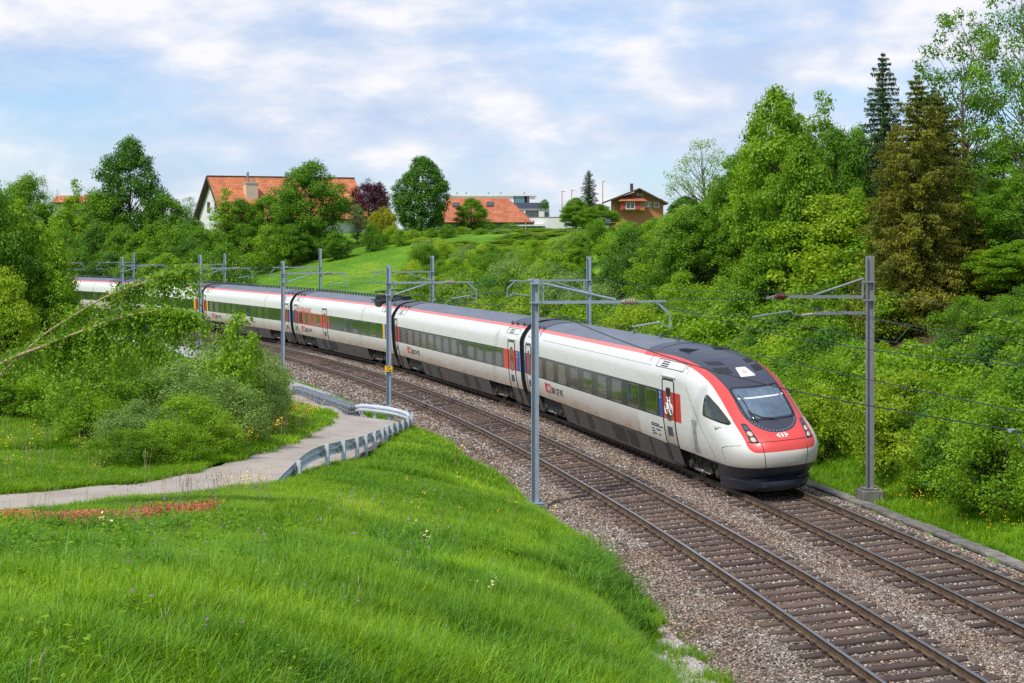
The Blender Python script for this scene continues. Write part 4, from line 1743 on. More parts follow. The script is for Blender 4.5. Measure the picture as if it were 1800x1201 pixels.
pg.tube([(8.4, y, 4.44 - 0.10 * max(0, (abs(y) - 0.5)) ** 1.0) for y in np.linspace(-0.85, 0.85, 11)], 0.035, 6)
pg.box((7.1, -0.2, 4.02), (0.5, 0.6, 0.25))
pg.box((10.9, 0.3, 4.02), (0.6, 0.5, 0.22))
pg.box((9.5, -0.95, 3.78), (1.1, 0.35, 0.3))
pg.build("pantograph", M_BLACK, car3)

# ---- further carriages
for gi_, (ga, gb, lab, first) in enumerate(((GAPS[2], GAPS[3], "fourth carriage from the nose, left of the restaurant carriage", True),
                                            (GAPS[3], GAPS[4], "fifth carriage from the nose, partly behind the leaning birch", True),
                                            (GAPS[4], GAPS[5], "sixth carriage from the nose, seen through the birch leaves", False),
                                            (GAPS[5], GAPS[6], "last visible carriage at the far left end of the train", False))):
    carx, xb, xf_ = carriage(ga, gb, lab)
    band(carx, -11.5, 11.3)
    for xa_, xb2, mt, nm2 in ((-11.9, -11.52, M_YEL, "class_stripe"), (-12.6, -11.92, M_RED, "livery_red"), (11.32, 11.72, M_YEL, "class_stripe"), (11.74, 12.6, M_RED, "livery_red"), (12.62, 13.1, M_BLUE, "class_panel")):
        rect_sub(carx, nm2, xa_, xb2, 1.74, 2.64, 0.006, mt)
    door(carx, -12.9, -12.1, small=True)
    door(carx, 12.0, 12.8, small=True)
    for k, xw in enumerate(np.linspace(-10.3, 6.9, 10)):
        window(carx, xw, 1.25, M_BLIND if k in (0, 1) else M_PANE)
    logo_sign(carx, -10.2, 1.24, txt=False)
    skirt(carx, -7.0, 7.0)
    skirt(carx, 11.2, xf_)
    skirt(carx, xb, -11.2)
    skirt_hatches(carx, [(-3.4, -2.8, 0.34, 0.86), (3.0, 3.8, 0.34, 0.86)])
    bogie(carx, -9.3)
    bogie(carx, 9.3)
    roof_ends(carx, xb, 1)
    roof_ends(carx, xf_, -1)
    if gi_ < 3:
        gangway(carx, xb)
    far_side(carx, -11.5, 11)
    roof_line(carx, xb, xf_)
# ------------------------------------------------------------------ overhead-line masts
M_GALV = pm("galvanised_steel", (0.36, 0.42, 0.50), rough=0.5, metal=0.35, var=0.14, scale=6, coord='Object', stretch=(3, 3, 0.8))
M_GALVD = pm("galvanised_aged", (0.30, 0.32, 0.35), rough=0.55, metal=0.35, scale=5, col2=(0.24, 0.23, 0.22), stretch=(3, 3, 0.6))
M_INSUL = pm("insulator_brown_grey", (0.30, 0.25, 0.22), rough=0.4, var=0.15)
M_INSULR = pm("insulator_red_brown", (0.09, 0.022, 0.018), rough=0.25, var=0.15)
M_WIRE = pm("dark_copper_wire", (0.045, 0.06, 0.055), rough=0.5, metal=0.5, var=0.1)
M_SIGNY = pm("sign_yellow", (0.85, 0.50, 0.01), rough=0.5, var=0.06)


def solve_s(px, t, lo=-25, hi=215):
    f_ = lambda s: 900 + FPX * tp(s, t).x / tp(s, t).y - px
    for _ in range(60):
        m_ = (lo + hi) / 2
        if f_(lo) * f_(m_) <= 0:
            hi = m_
        else:
            lo = m_
    return (lo + hi) / 2


def h_beam(mb, z0, z1, w=0.22, d=0.22, tf=0.02, mi=0):
    """H section: flanges left and right, web between"""
    mb.box((-w / 2 + tf / 2, 0, (z0 + z1) / 2), (tf, d, z1 - z0), mi)
    mb.box((w / 2 - tf / 2, 0, (z0 + z1) / 2), (tf, d, z1 - z0), mi)
    mb.box((0, 0.0, (z0 + z1) / 2), (w - 2 * tf, 0.014, z1 - z0 - 0.002), mi)


def insulator(parent, a, b, mat, r=0.085):
    a, b = Vector(a), Vector(b)
    mb = MB()
    n_ = 15
    pts = [a.lerp(b, k / (n_ - 1)) for k in range(n_)]
    mb.tube(pts, [r * (1.0 if k % 2 else 0.62) if 1 < k < n_ - 2 else r * 0.5 for k in range(n_)], 10)
    mb.build("insulator", mat, parent, smooth=False)


CONTACT = {0: [], 1: []}
MESSENGER = {0: [], 1: []}
mast_s = []


def mast(px, ytop, side, label, style, pedestal=True, sign=False, aged=False):
    """side 0: left of the left track, arm reaching right; side 1: right of the right track, arm reaching left"""
    t = -2.75 if side == 0 else SEP + 3.35
    s = solve_s(px, t)
    base = tp(s, t, -0.22 if side == 0 else -0.05)
    ztop = CH - (ytop - HY) * base.y / FPX
    hgt = ztop - base.z
    root = empty("catenary_mast", base, label, "mast", "overhead line masts along the railway")
    sgn = 1 if side == 0 else -1
    ang = -heading(s) + (0 if side == 0 else math.pi)
    root.rotation_euler = (0, 0, ang)            # local +x points at the track
    mg = M_GALVD if aged else M_GALV
    mb = MB()
    rot = Matrix.Rotation(R(90) if style != 'R1' else R(0), 3, 'Z')
    tmp = MB()
    h_beam(tmp, 0, hgt)
    q = Matrix.Rotation(-ang, 3, 'Z')             # the open side of the section faces along the line of sight
    mb.add([q @ Vector(v) for v in tmp.v], tmp.f)
    mb.build("post", mg, root)
    mb = MB()
    mb.box((0, 0, 0.015), (0.46, 0.46, 0.03))
    for a in (-1, 1):
        for c in (-1, 1):
            mb.tube([(a * 0.18, c * 0.18, 0.02), (a * 0.18, c * 0.18, 0.12)], 0.02, 6)
    mb.build("base_plate", mg, root)
    gzz = gz(base.x, base.y) - base.z
    mb = MB()
    mb.box((0, 0, (min(gzz, -0.3) - 0.5 - 0.02) / 2), (0.68, 0.68, abs(min(gzz, -0.3) - 0.5) - 0.02))
    ob = mb.build("concrete_pedestal", M_CONC, root)
    bmx = bmesh.new()
    bmx.from_mesh(ob.data)
    bmesh.ops.bevel(bmx, geom=bmx.edges[:], offset=0.03, segments=1, affect='EDGES')
    bmx.to_mesh(ob.data)
    bmx.free()
    rail_z = GRADE * s + CANT / 2 - base.z
    reach = 2.75 if side == 0 else 3.35           # to the track centre
    zt = 5.52 + rail_z                             # main tube
    zc = 4.80 + rail_z                             # contact wire
    cl = MB()
    zz = [zt, zt - 0.55] if style == 'below' else [zt, zt + 0.55]
    for z in zz:
        cl.box((0.0, 0, z), (0.27, 0.27, 0.05))
        cl.box((0.16, 0, z), (0.14, 0.08, 0.07))
    cl.build("arm_clamp", mg, root)
    x0 = 0.22
    am = MB()
    if style == 'R1':
        zt, zlow = ztop - base.z - 1.52, 4.92 + rail_z
        zt = CH - (522 - HY) * base.y / FPX - base.z
        zu = CH - (490 - HY) * base.y / FPX - base.z
        zl = CH - (550 - HY) * base.y / FPX - base.z
        am.bar((x0, 0, zt), (2.55, 0, zt + 0.02), 0.09, 0.09)
        am.build("arm_tube", mg, root)
        b2 = MB()
        b2.tube([(x0, 0, zu), (1.75, 0, zt + 0.06)], 0.035, 8)
        b2.build("arm_brace", mg, root)
        b3 = MB()
        b3.bar((x0, 0, zt - 0.03), (x0, 0, zu + 0.04), 0.05, 0.05)
        b3.build("arm_strut", mg, root)
        insulator(root, (2.6, 0, zt + 0.02), (3.0, 0, zt + 0.02), M_INSULR, 0.10)
        b4 = MB()
        b4.bar((3.0, 0, zt + 0.02), (3.22, 0, zt - 0.02), 0.10, 0.07)
        b4.build("wire_clamp", mg, root)
        b5 = MB()
        b5.bar((x0 - 0.05, 0, zl), (1.7, 0, zl), 0.07, 0.09)
        b5.build("lower_arm_tube", mg, root)
        insulator(root, (1.72, 0, zl - 0.02), (2.15, 0, zl - 0.06), M_INSUL, 0.055)
        b6 = MB()
        b6.tube([(2.15, 0, zl - 0.06), (2.38, 0, zl - 0.03), (2.48, 0, zl + 0.07)], 0.018, 6)
        b6.tube([(2.48, 0, zl + 0.07), (3.65, 0, zl - 0.10)], 0.028, 6)
        b6.build("registration_arm", mg, root)
        cw, mw = Vector((3.6, 0, zl - 0.14)), Vector((3.15, 0, zt))
    else:
        xi = reach * 0.93 if side == 0 else reach * 0.72
        xi = 2.55
        am.bar((x0, 0, zt), (xi, 0, zt), 0.075, 0.085)
        am.bar((xi + 0.46, 0, zt), (xi + 1.35, 0, zt + 0.01), 0.055, 0.055)
        am.build("arm_tube", mg, root)
        insulator(root, (xi, 0, zt), (xi + 0.5, 0, zt), M_INSUL, 0.10)
        b2 = MB()
        if style == 'above':
            b2.tube([(x0, 0, zt + 0.55), (xi - 0.15, 0, zt + 0.06)], 0.035, 8)
            z_oth = zt + 0.55
        else:
            b2.tube([(x0, 0, zt - 0.55), (1.75, 0, zt - 0.05)], 0.033, 8)
            z_oth = zt - 0.55
        b2.build("arm_brace", mg, root)
        b3 = MB()
        b3.bar((x0 + 0.01, 0, min(zt, z_oth)), (x0 + 0.01, 0, max(zt, z_oth)), 0.055, 0.055)
        b3.build("arm_strut", mg, root)
        xe = xi + 1.05
        b4 = MB()
        b4.bar((xe, 0, zt), (xe + 0.42, 0, zt - 0.36), 0.045, 0.06)
        b4.bar((xe + 0.42, 0, zt - 0.34), (xe + 0.42, 0, zt - 0.80), 0.035, 0.035)
        b4.build("drop_tube", mg, root)
        b5 = MB()
        b5.tube([(xe + 0.42, 0, zt - 0.74), (xe + 0.28, 0, zt - 0.72), (xe + 0.12, 0, zt - 0.60)], 0.016, 6)
        b5.tube([(xe + 0.12, 0, zt - 0.60), (xe - 0.70, 0, zt - 0.73)], 0.026, 6)
        b5.build("registration_arm", mg, root)
        cw, mw = Vector((xe - 0.68, 0, zt - 0.77)), Vector((xe + 0.05, 0, zt - 0.02))
    W_ = Matrix.Translation(base) @ Matrix.Rotation(ang, 4, 'Z')
    CONTACT[side].append((s, W_ @ cw))
    MESSENGER[side].append((s, W_ @ mw))
    mast_s.append((side, s, base.copy(), ztop))
    if sign:
        sg = MB()
        zc_ = CH - (648 - HY) * base.y / FPX - base.z
        iv = q
        sg.add([iv @ Vector(v) for v in [(x, -0.135, zc_ + z) for x, z in ((-0.17, -0.13), (0.17, -0.13), (0.17, 0.13), (-0.17, 0.13))]] +
               [iv @ Vector(v) for v in [(x, -0.125, zc_ + z) for x, z in ((-0.17, -0.13), (0.17, -0.13), (0.17, 0.13), (-0.17, 0.13))]],
               [(0, 1, 2, 3), (7, 6, 5, 4), (0, 4, 5, 1), (1, 5, 6, 2), (2, 6, 7, 3), (3, 7, 4, 0)])
        so = sg.build("warning_sign", M_SIGNY, root)
        pr_ = MB()
        for (xa, za, xb_, zb) in ((-0.12, 0.09, 0.10, 0.09), (-0.10, -0.08, -0.02, 0.0), (-0.02, 0.0, -0.05, 0.02), (-0.05, 0.02, 0.07, 0.07), (0.0, -0.05, 0.13, -0.05), (-0.02, -0.085, 0.13, -0.085)):
            pr_.bar(iv @ Vector((xa, -0.139, zc_ + za)), iv @ Vector((xb_, -0.139, zc_ + zb)), 0.004, 0.02)
        pr_.build("sign_print", M_INK, so)
    return root


mast(940.5, 490, 0, "nearest grey steel mast standing between the grass slope and the empty track", 'above')
mast(683.5, 467, 0, "grey steel mast with the small yellow warning sign, behind the guardrail", 'below', sign=True)
mast(497.5, 459, 0, "grey mast by the green shrub, in front of the restaurant carriage", 'below')
mast(352, 448, 0, "grey mast rising from the shrubs just right of the birch tips", 'below')
mast(215, 452, 0, "left of the two close masts behind the birch branches", 'below')
mast(80, 470, 0, "farthest left mast, half hidden in the leaves at the left edge", 'below')
mast(1529, 450, 1, "tall grey mast on a concrete block right of the train nose", 'R1', aged=True)
mast(1035, 451, 1, "grey mast behind the train roof, just right of the nearest mast", 'below')
mast(760, 450, 1, "grey mast behind the train roof left of the white-flowering bushes", 'below')
mast(563, 437, 1, "grey mast in front of the open meadow, behind the restaurant carriage", 'below')
mast(395, 446, 1, "grey mast in front of the dense round bush at the meadow edge", 'below')
mast(235, 445, 1, "right of the two close masts behind the birch branches", 'below')

# ------------------------------------------------------------------ overhead wires


def wire(parent, a, b, sag, r, name, n=15):
    mb = MB()
    pts = []
    for k in range(n):
        u = k / (n - 1)
        p = a.lerp(b, u)
        p.z -= sag * 4 * u * (1 - u)
        pts.append(p - parent.location)
    mb.tube(pts, r, 5)
    mb.build(name, M_WIRE, parent, smooth=True)
    return pts


for side, lab in ((0, "thin overhead contact line above the empty left-hand track"), (1, "thin overhead contact line above the train's track")):
    cs = sorted(CONTACT[side], key=lambda q: q[0])
    ms = sorted(MESSENGER[side], key=lambda q: q[0])
    sp = cs[1][0] - cs[0][0]
    tcen = 0 if side == 0 else SEP
    s_new = cs[0][0] - sp
    c_new, m_new = tp(s_new, tcen - 0.15, 4.85), tp(s_new, tcen + 0.1, 5.55)
    cs = [(s_new, c_new)] + cs
    ms = [(s_new, m_new)] + ms
    se = cs[-1][0] + sp
    cs.append((se, tp(se, tcen, 4.85)))
    ms.append((se, tp(se, tcen, 5.55)))
    root = empty("overhead_line", cs[0][1], lab, "overhead line", "overhead lines above the tracks")
    for k in range(len(cs) - 1):
        a = wire(root, cs[k][1], cs[k + 1][1], 0.02, 0.0085, "contact_wire")
        b_ = wire(root, ms[k][1], ms[k + 1][1], 0.30, 0.0085, "messenger_wire")
        if k < 3:
            for j_ in (2, 5, 9, 12):
                mb = MB()
                mb.tube([a[j_], b_[j_]], 0.004, 4)
                mb.build("dropper", M_WIRE, root)
# feeder that leaves the nearest mast towards the viewer, with its clamp and hanging tail
bA = mast_s[0][2]
pa = at(945, 536, bA.y - 0.15)
root = empty("feeder_cable", pa, "thick dark cable sagging from the nearest mast across the train nose", "cable")
pts = [at(px, py, d) for px, py, d in ((945, 536, bA.y - 0.15), (1020, 570, 49.5), (1100, 602, 46.5), (1212, 640, 43), (1300, 664, 40.5), (1390, 686, 38.2), (1500, 708, 36), (1640, 733, 33.5), (1780, 757, 31.2), (1900, 777, 29.5), (2050, 802, 27.5))]
mb = MB()
mb.tube([p - pa for p in catmull(pts, 4)], 0.0125, 6)
mb.build("cable", M_WIRE, root, smooth=True)
mb = MB()
p = at(1778, 757, 31.2)
mb.box(p - pa, (0.12, 0.05, 0.06))
mb.build("cable_clamp", M_GALV, root)
mb = MB()
mb.tube([q - pa for q in catmull([p, at(1790, 768, 31.0), at(1800, 790, 30.8), at(1830, 815, 30.4), at(1880, 830, 30)], 3)], 0.014, 6)
mb.build("hanging_tail", M_WIRE, root, smooth=True)
# plain return conductors strung along the right-hand masts
rr_ = sorted([m_ for m_ in mast_s if m_[0] == 1], key=lambda q: q[1])
near_p = tp(rr_[0][1] - 35, SEP + 3.3, 5.0)
for lab, dz, dx in (("upper bare conductor strung along the right-hand masts", -1.0, 0.18), ("lower bare conductor strung along the right-hand masts", -1.75, -0.2)):
    pts = [near_p + Vector((dx, 0, dz + 1.0))] + [Vector((m_[2].x + dx, m_[2].y, m_[3] + dz)) for m_ in rr_]
    root = empty("conductor", pts[0], lab, "cable", "bare conductors along the masts")
    for k in range(len(pts) - 1):
        wire(root, pts[k], pts[k + 1], 0.35, 0.008, "conductor_span")
ll_ = sorted([m_ for m_ in mast_s if m_[0] == 0], key=lambda q: q[1])
pts = [Vector((m_[2].x - 0.2, m_[2].y, m_[3] - (0.72 if k else 0.74))) for k, m_ in enumerate(ll_)]
root = empty("conductor", pts[0], "bare conductor strung along the left-hand masts", "cable", "bare conductors along the masts")
for k in range(len(pts) - 1):
    wire(root, pts[k], pts[k + 1], 0.35, 0.008, "conductor_span")

# ------------------------------------------------------------------ guardrail
M_RAILG = pm("guardrail_zinc", (0.60, 0.66, 0.72), rough=0.42, metal=0.2, var=0.14, scale=3)
GR = [(486, 845, 44.3, 0), (520, 812, 45.6, 0), (552, 788, 46.7, 0), (592, 777.5, 49, 0), (617, 772, 51, 0), (637, 767, 53, 0), (652, 761, 55, 0), (666, 756, 57, 0), (676, 751.5, 59.3, 0), (688, 747, 61.5, 0), (700, 742, 64, 0),
      (712, 737, 66.5, 0), (719, 731, 69, 0), (718, 725, 71, 0), (704, 720, 72.5, 0), (685, 715.5, 73.5, 0), (660, 712, 75, 0), (635, 710, 77, 0), (622, 714, 78, 0)]
gp_ = [at(a, c, d) for a, c, d, _ in GR]     # top edge of the beam
groot = empty("guardrail", gp_[2] - Vector((0, 0, 0.8)), "galvanised steel guardrail curving round the bend of the footpath", "guardrail")
gl = catmull(gp_, 5)
for _ in range(3):
    gl = [gl[0]] + [(gl[i - 1] + gl[i] * 2 + gl[i + 1]) / 4 for i in range(1, len(gl) - 1)] + [gl[-1]]
prof_g = [(0.0, 0.0), (0.03, -0.03), (0.08, -0.06), (0.08, -0.11), (0.015, -0.145), (0.015, -0.175), (0.08, -0.21), (0.08, -0.26), (0.03, -0.29), (0.0, -0.32)]
P = []
gdirs = []
for i, p in enumerate(gl):
    d = gl[min(i + 1, len(gl) - 1)] - gl[max(i - 1, 0)]
    d.z = 0
    d.normalize()
    nrm = Vector((-d.y, d.x, 0))           # the path lies on this side
    gdirs.append((d, nrm))
    P.append([p + nrm * a + Vector((0, 0, z)) - groot.location for a, z in prof_g] + [p + nrm * (a - 0.006) + Vector((0, 0, z)) - groot.location for a, z in reversed(prof_g)])
mb = MB()
mb.grid(P)
mb.build("beam", M_RAILG, groot)
arc = np.concatenate([[0], np.cumsum([(gl[i + 1] - gl[i]).length for i in range(len(gl) - 1)])])
sm = 1.2
k = 0
while sm < arc[-1] - 0.8:
    i = int(np.searchsorted(arc, sm))
    p, (d, nrm) = gl[i], gdirs[i]
    q = p - nrm * 0.10
    zg = max(gz(q.x, q.y), p.z - 0.95)
    mb = MB()
    M_ = Matrix((d, nrm, Vector((0, 0, 1)))).transposed()
    top = p.z + 0.05
    for a, c, sz_, sy_ in ((0, -0.055, 0.12, 0.008), (-0.056, 0, 0.008, 0.10), (0.056, 0, 0.008, 0.10)):
        mb.box(q + M_ @ Vector((a, c, 0)) + Vector((0, 0, (top + zg - 0.4) / 2 - q.z)) - groot.location, (sz_, sy_, top - zg + 0.4), 0, M_)
    mb.build("post", M_RAILG, groot)
    mb = MB()
    mb.box(q + M_ @ Vector((0, 0.05, 0)) + Vector((0, 0, p.z - 0.16 - q.z)) - groot.location, (0.30, 0.012, 0.20), 0, M_)
    for a in (-0.1, 0.1):
        for z in (-0.10, -0.22):
            mb.box(q + M_ @ Vector((a, 0.05, 0)) + Vector((0, 0, p.z + z - q.z)) - groot.location, (0.03, 0.05, 0.03), 0, M_)
    mb.build("bracket", M_GALVD, groot)
    sm += 1.9
    k += 1

# ------------------------------------------------------------------ gabion wall below the track
M_GAB = pm("gabion_stone", (0.20, 0.22, 0.25), rough=0.9, scale=7, col2=(0.09, 0.10, 0.12), bump=0.8, bscale=9, coord='World')
ga, gb_ = at(522, 679, 92), at(622, 713, 77.5)
wroot = empty("gabion_wall", (ga + gb_) / 2, "low grey wall of wire baskets filled with stones beside the footpath", "wall")
nb_ = 8
for k in range(nb_):
    a, c = ga.lerp(gb_, k / nb_), ga.lerp(gb_, (k + 0.985) / nb_)
    mb = MB()
    dvec = (c - a)
    dvec.z = 0
    dn = dvec.normalized()
    nrm = Vector((dn.y, -dn.x, 0))
    L_ = dvec.length
    M_ = Matrix((dn, nrm, Vector((0, 0, 1)))).transposed()
    h_ = 0.75 - 0.25 * k / nb_
    mid = (a + c) / 2 - wroot.location
    for ix in range(6):
        for iz in range(3):
            mb.box(mid + M_ @ Vector(((ix - 2.5) * L_ / 6, random.uniform(-0.03, 0.03), -h_ / 6 - iz * h_ / 3)), (L_ / 6 * 0.94, 0.5, h_ / 3 * 0.92), 0, M_ @ Matrix.Rotation(random.uniform(-0.06, 0.06), 3, 'Y'))
    o = mb.build("stone_basket", M_GAB, wroot)
    bmx = bmesh.new()
    bmx.from_mesh(o.data)
    bmesh.ops.bevel(bmx, geom=bmx.edges[:], offset=0.04, segments=1, affect='EDGES')
    bmx.to_mesh(o.data)
    bmx.free()
    wm_ = MB()
    for ix in range(7):
        x = (ix - 3) * L_ / 6
        wm_.tube([mid + M_ @ Vector((x, 0.29, 0.0)), mid + M_ @ Vector((x, 0.29, -h_))], 0.006, 4)
        wm_.tube([mid + M_ @ Vector((x, -0.29, 0.0)), mid + M_ @ Vector((x, -0.29, -h_))], 0.006, 4)
    for iz in range(4):
        for yy in (-0.29, 0.29):
            wm_.tube([mid + M_ @ Vector((-L_ / 2, yy, -iz * h_ / 3)), mid + M_ @ Vector((L_ / 2, yy, -iz * h_ / 3))], 0.006, 4)
    wm_.build("basket_mesh", M_GALV, o)

# ------------------------------------------------------------------ felled log, marker stake
M_BARK = pm("rough_bark", (0.21, 0.155, 0.12), rough=0.9, scale=5, col2=(0.09, 0.064, 0.048), bump=0.9, bscale=12, stretch=(1, 5, 5))
M_CUT = pm("sawn_wood", (0.50, 0.40, 0.30), rough=0.8, scale=14, col2=(0.36, 0.27, 0.19))
dl_ = next((d for d in np.arange(40, 75, 0.25) if at(52, 742, d).z <= gz(at(52, 742, d).x, d) + 0.02), 56.0)
lr_ = 8.0 * dl_ / FPX
p = at(52, 734, dl_)
p.z = gz(p.x, p.y) + lr_ * 0.85
mb = MB()
a = [p, p + Vector((-0.7, 0.1, 0.01)), p + Vector((-1.5, 0.2, 0.02)), p + Vector((-2.6, 0.3, 0.03))]
lroot = empty("felled_log", p, "sawn log lying in the undergrowth at the left edge", "log")
mb.tube([q - p for q in a], [lr_, lr_ * 1.02, lr_ * 1.05, lr_ * 1.06], 14)
mb.build("bark", M_BARK, lroot, smooth=False)
mb = MB()
d = (a[0] - a[1]).normalized()
mb.tube([a[0] - p + d * 0.001, a[0] - p + d * 0.006], lr_ * 0.9, 14)
mb.build("sawn_face", M_CUT, lroot)
p = at(802, 775, 55)
p.z = gz(p.x, p.y)
mb = MB()
mb.tube([Vector((0, 0, -0.2)), Vector((0, 0, 0.55))], [0.02, 0.018], 6)
mb.tube([Vector((0, 0, 0.5)), Vector((0, 0, 0.56))], [0.024, 0.024], 6)
o = mb.build("marker_stake", pm("stake_rust", (0.30, 0.10, 0.045), rough=0.8), label="thin rusty stake in the grass at the ballast edge", cat="stake")
o.location = p
# ------------------------------------------------------------------ houses on the rise behind the meadow
M_PLASTER = pm("white_plaster", (0.74, 0.73, 0.71), rough=0.85, var=0.05, scale=1.5)
M_CREAM = pm("cream_plaster", (0.62, 0.50, 0.37), rough=0.85, var=0.06, scale=2)
M_BROWNW = pm("brown_timber_wall", (0.46, 0.20, 0.085), rough=0.75, scale=2, col2=(0.37, 0.15, 0.060), stretch=(1, 1, 8))
M_DARKW = pm("dark_timber", (0.075, 0.048, 0.036), rough=0.8, var=0.2)
M_HGLASS = pm("house_window_glass", (0.05, 0.065, 0.075), rough=0.06, var=0.3, spec=0.9)
M_TEAL = pm("teal_glass", (0.06, 0.20, 0.22), rough=0.08, var=0.3, spec=0.9)
M_WFRAME = pm("window_frame_white", (0.72, 0.72, 0.70), rough=0.5, var=0.03)
M_SHUT = pm("red_shutter", (0.45, 0.045, 0.050), rough=0.6, var=0.1)
M_SLATE = pm("blue_slate_panel", (0.085, 0.10, 0.16), rough=0.4, var=0.15)
M_LAMPP = pm("orange_pole", (0.55, 0.17, 0.07), rough=0.5, var=0.1)


def tile_material(name, c1, c2):
    m, n, l, b = new_mat(name)
    tc = n.new("ShaderNodeTexCoord")
    br = n.new("ShaderNodeTexBrick")
    br.inputs['Scale'].default_value = 1.0
    br.inputs['Brick Width'].default_value = 0.30
    br.inputs['Row Height'].default_value = 0.34
    br.inputs['Mortar Size'].default_value = 0.02
    br.inputs['Color1'].default_value = (*c1, 1)
    br.inputs['Color2'].default_value = (*c2, 1)
    br.inputs['Mortar'].default_value = (c2[0] * 0.35, c2[1] * 0.35, c2[2] * 0.35, 1)
    l.new(tc.outputs['UV'], br.inputs['Vector'])
    nz = n.new("ShaderNodeTexNoise")
    nz.inputs['Scale'].default_value = 0.8
    nz.inputs['Detail'].default_value = 5
    l.new(tc.outputs['UV'], nz.inputs['Vector'])
    tn = ramp(nz.outputs['Fac'], [(0.3, (0.72, 0.70, 0.68)), (0.65, (1.08, 1.05, 1.0))], n, l)
    mx = n.new("ShaderNodeMix")
    mx.data_type = 'RGBA'
    mx.blend_type = 'MULTIPLY'
    mx.inputs['Factor'].default_value = 1
    l.new(br.outputs['Color'], mx.inputs['A'])
    l.new(tn, mx.inputs['B'])
    l.new(mx.outputs['Result'], b.inputs['Base Color'])
    b.inputs['Roughness'].default_value = 0.8
    bp = n.new("ShaderNodeBump")
    bp.inputs['Strength'].default_value = 0.8
    bp.inputs['Distance'].default_value = 0.06
    l.new(br.outputs['Fac'], bp.inputs['Height'])
    bp.invert = True
    l.new(bp.outputs['Normal'], b.inputs['Normal'])
    return m


M_TILE = tile_material("orange_roof_tiles", (0.74, 0.27, 0.115), (0.58, 0.185, 0.075))
M_TILE2 = tile_material("red_roof_tiles", (0.64, 0.22, 0.105), (0.48, 0.15, 0.07))
M_TILEB = tile_material("brown_roof_tiles", (0.36, 0.17, 0.115), (0.26, 0.115, 0.08))


def roof_slab(parent, corners, mat, name="roof", th=0.22):
    """thick roof plane; corners: eave a, eave b, ridge b, ridge a (local)"""
    a, b, c, d = [Vector(p) for p in corners]
    nrm = (b - a).cross(d - a).normalized()
    if nrm.z < 0:
        nrm = -nrm
    top = [a, b, c, d]
    bot = [p - nrm * th for p in top]
    me = bpy.data.meshes.new(name)
    me.from_pydata([tuple(p) for p in top + bot], [], [(0, 1, 2, 3), (7, 6, 5, 4), (0, 4, 5, 1), (1, 5, 6, 2), (2, 6, 7, 3), (3, 7, 4, 0)])
    uv = me.uv_layers.new(name="UVMap")
    u = (b - a).normalized()
    v = (d - a) - u * (d - a).dot(u)
    v.normalize()
    for lp in me.loops:
        p = Vector(me.vertices[lp.vertex_index].co) - a
        uv.data[lp.index].uv = (p.dot(u), p.dot(v))
    me.materials.append(mat)
    me.materials.append(M_DARKW)
    me.polygons.foreach_set('material_index', [0, 1, 1, 1, 1, 1])
    return link(name, me, parent)


def wall_obj(parent, poly, thick, mat, name="wall"):
    """poly in local (x,z) at y, extruded back by thick"""
    mb = MB()
    n_ = len(poly)
    mb.add([(x, y, z) for x, y, z in poly] + [(x, y + thick, z) for x, y, z in poly], [tuple(range(n_)), tuple(range(2 * n_ - 1, n_ - 1, -1))] + [(k, (k + 1) % n_, n_ + (k + 1) % n_, n_ + k) for k in range(n_)])
    return mb.build(name, mat, parent)


def house_window(parent, c, w, h, normal, glass=None, frame=None, cross=True):
    """framed window standing 3 cm proud of the wall; normal is the wall's outward direction in local x,y"""
    nrm = Vector(normal).normalized()
    u = Vector((-nrm.y, nrm.x, 0))
    M_ = Matrix((u, nrm, Vector((0, 0, 1)))).transposed()
    c = Vector(c)
    f = MB()
    for dx, dz, sx, sz in ((0, h / 2, w + 0.12, 0.1), (0, -h / 2, w + 0.12, 0.1), (-w / 2, 0, 0.1, h - 0.1), (w / 2, 0, 0.1, h - 0.1)):
        f.box(c + M_ @ Vector((dx, 0.02, dz)), (sx, 0.10, sz), 0, M_)
    if cross:
        f.box(c + M_ @ Vector((0, 0.02, 0)), (0.07, 0.08, h - 0.1), 0, M_)
    o = f.build("window", frame or M_WFRAME, parent)
    g_ = MB()
    g_.box(c + M_ @ Vector((0, 0.012, 0)), (w - 0.08, 0.02, h - 0.08), 0, M_)
    g_.build("pane", glass or M_HGLASS, o)
    return o


def hroot(name, px, d, label, cat="house"):
    x = (px - 900) * d / FPX
    return empty(name, (x, d, gz(x, d) - 0.1), label, cat)


def lz(root, py):
    return CH - (py - HY) * root.location.y / FPX - root.location.z


def lx(root, px):
    return (px - 900) * root.location.y / FPX - root.location.x


# white house with the long orange roof: gable turned to the left, long roof towards the viewer
HD = 242.0
h1 = empty("house", (-505 * HD / FPX, HD, 0), "white house with long orange tiled roof and cream chimney, left of the meadow", "house")
h1.location.z = gz(h1.location.x, HD) - 0.2
h1.rotation_euler = (0, 0, R(25))
LEN, DEP = 21.0, 13.0
zr = CH + 102 * 247.5 / FPX - h1.location.z
ze = zr - 5.2
sl = 5.2 / (DEP / 2)
roof_slab(h1, [(-0.7, -0.9, ze - 0.9 * sl), (LEN, -0.9, ze - 0.9 * sl), (LEN, DEP / 2, zr), (-0.7, DEP / 2, zr)], M_TILE)
roof_slab(h1, [(LEN, DEP + 0.9, ze - 0.9 * sl), (-0.7, DEP + 0.9, ze - 0.9 * sl), (-0.7, DEP / 2, zr), (LEN, DEP / 2, zr)], M_TILE)
mb = MB()
gab = [(0, 0, 0), (0, 0, ze - 0.25), (0, DEP / 2, zr - 0.28), (0, DEP, ze - 0.25), (0, DEP, 0)]
mb.add(gab + [(x + 0.3, y, z) for x, y, z in gab], [(0, 1, 2, 3, 4), (9, 8, 7, 6, 5)] + [(k, (k + 1) % 5, 5 + (k + 1) % 5, 5 + k) for k in range(5)])
mb.build("wall", M_PLASTER, h1)
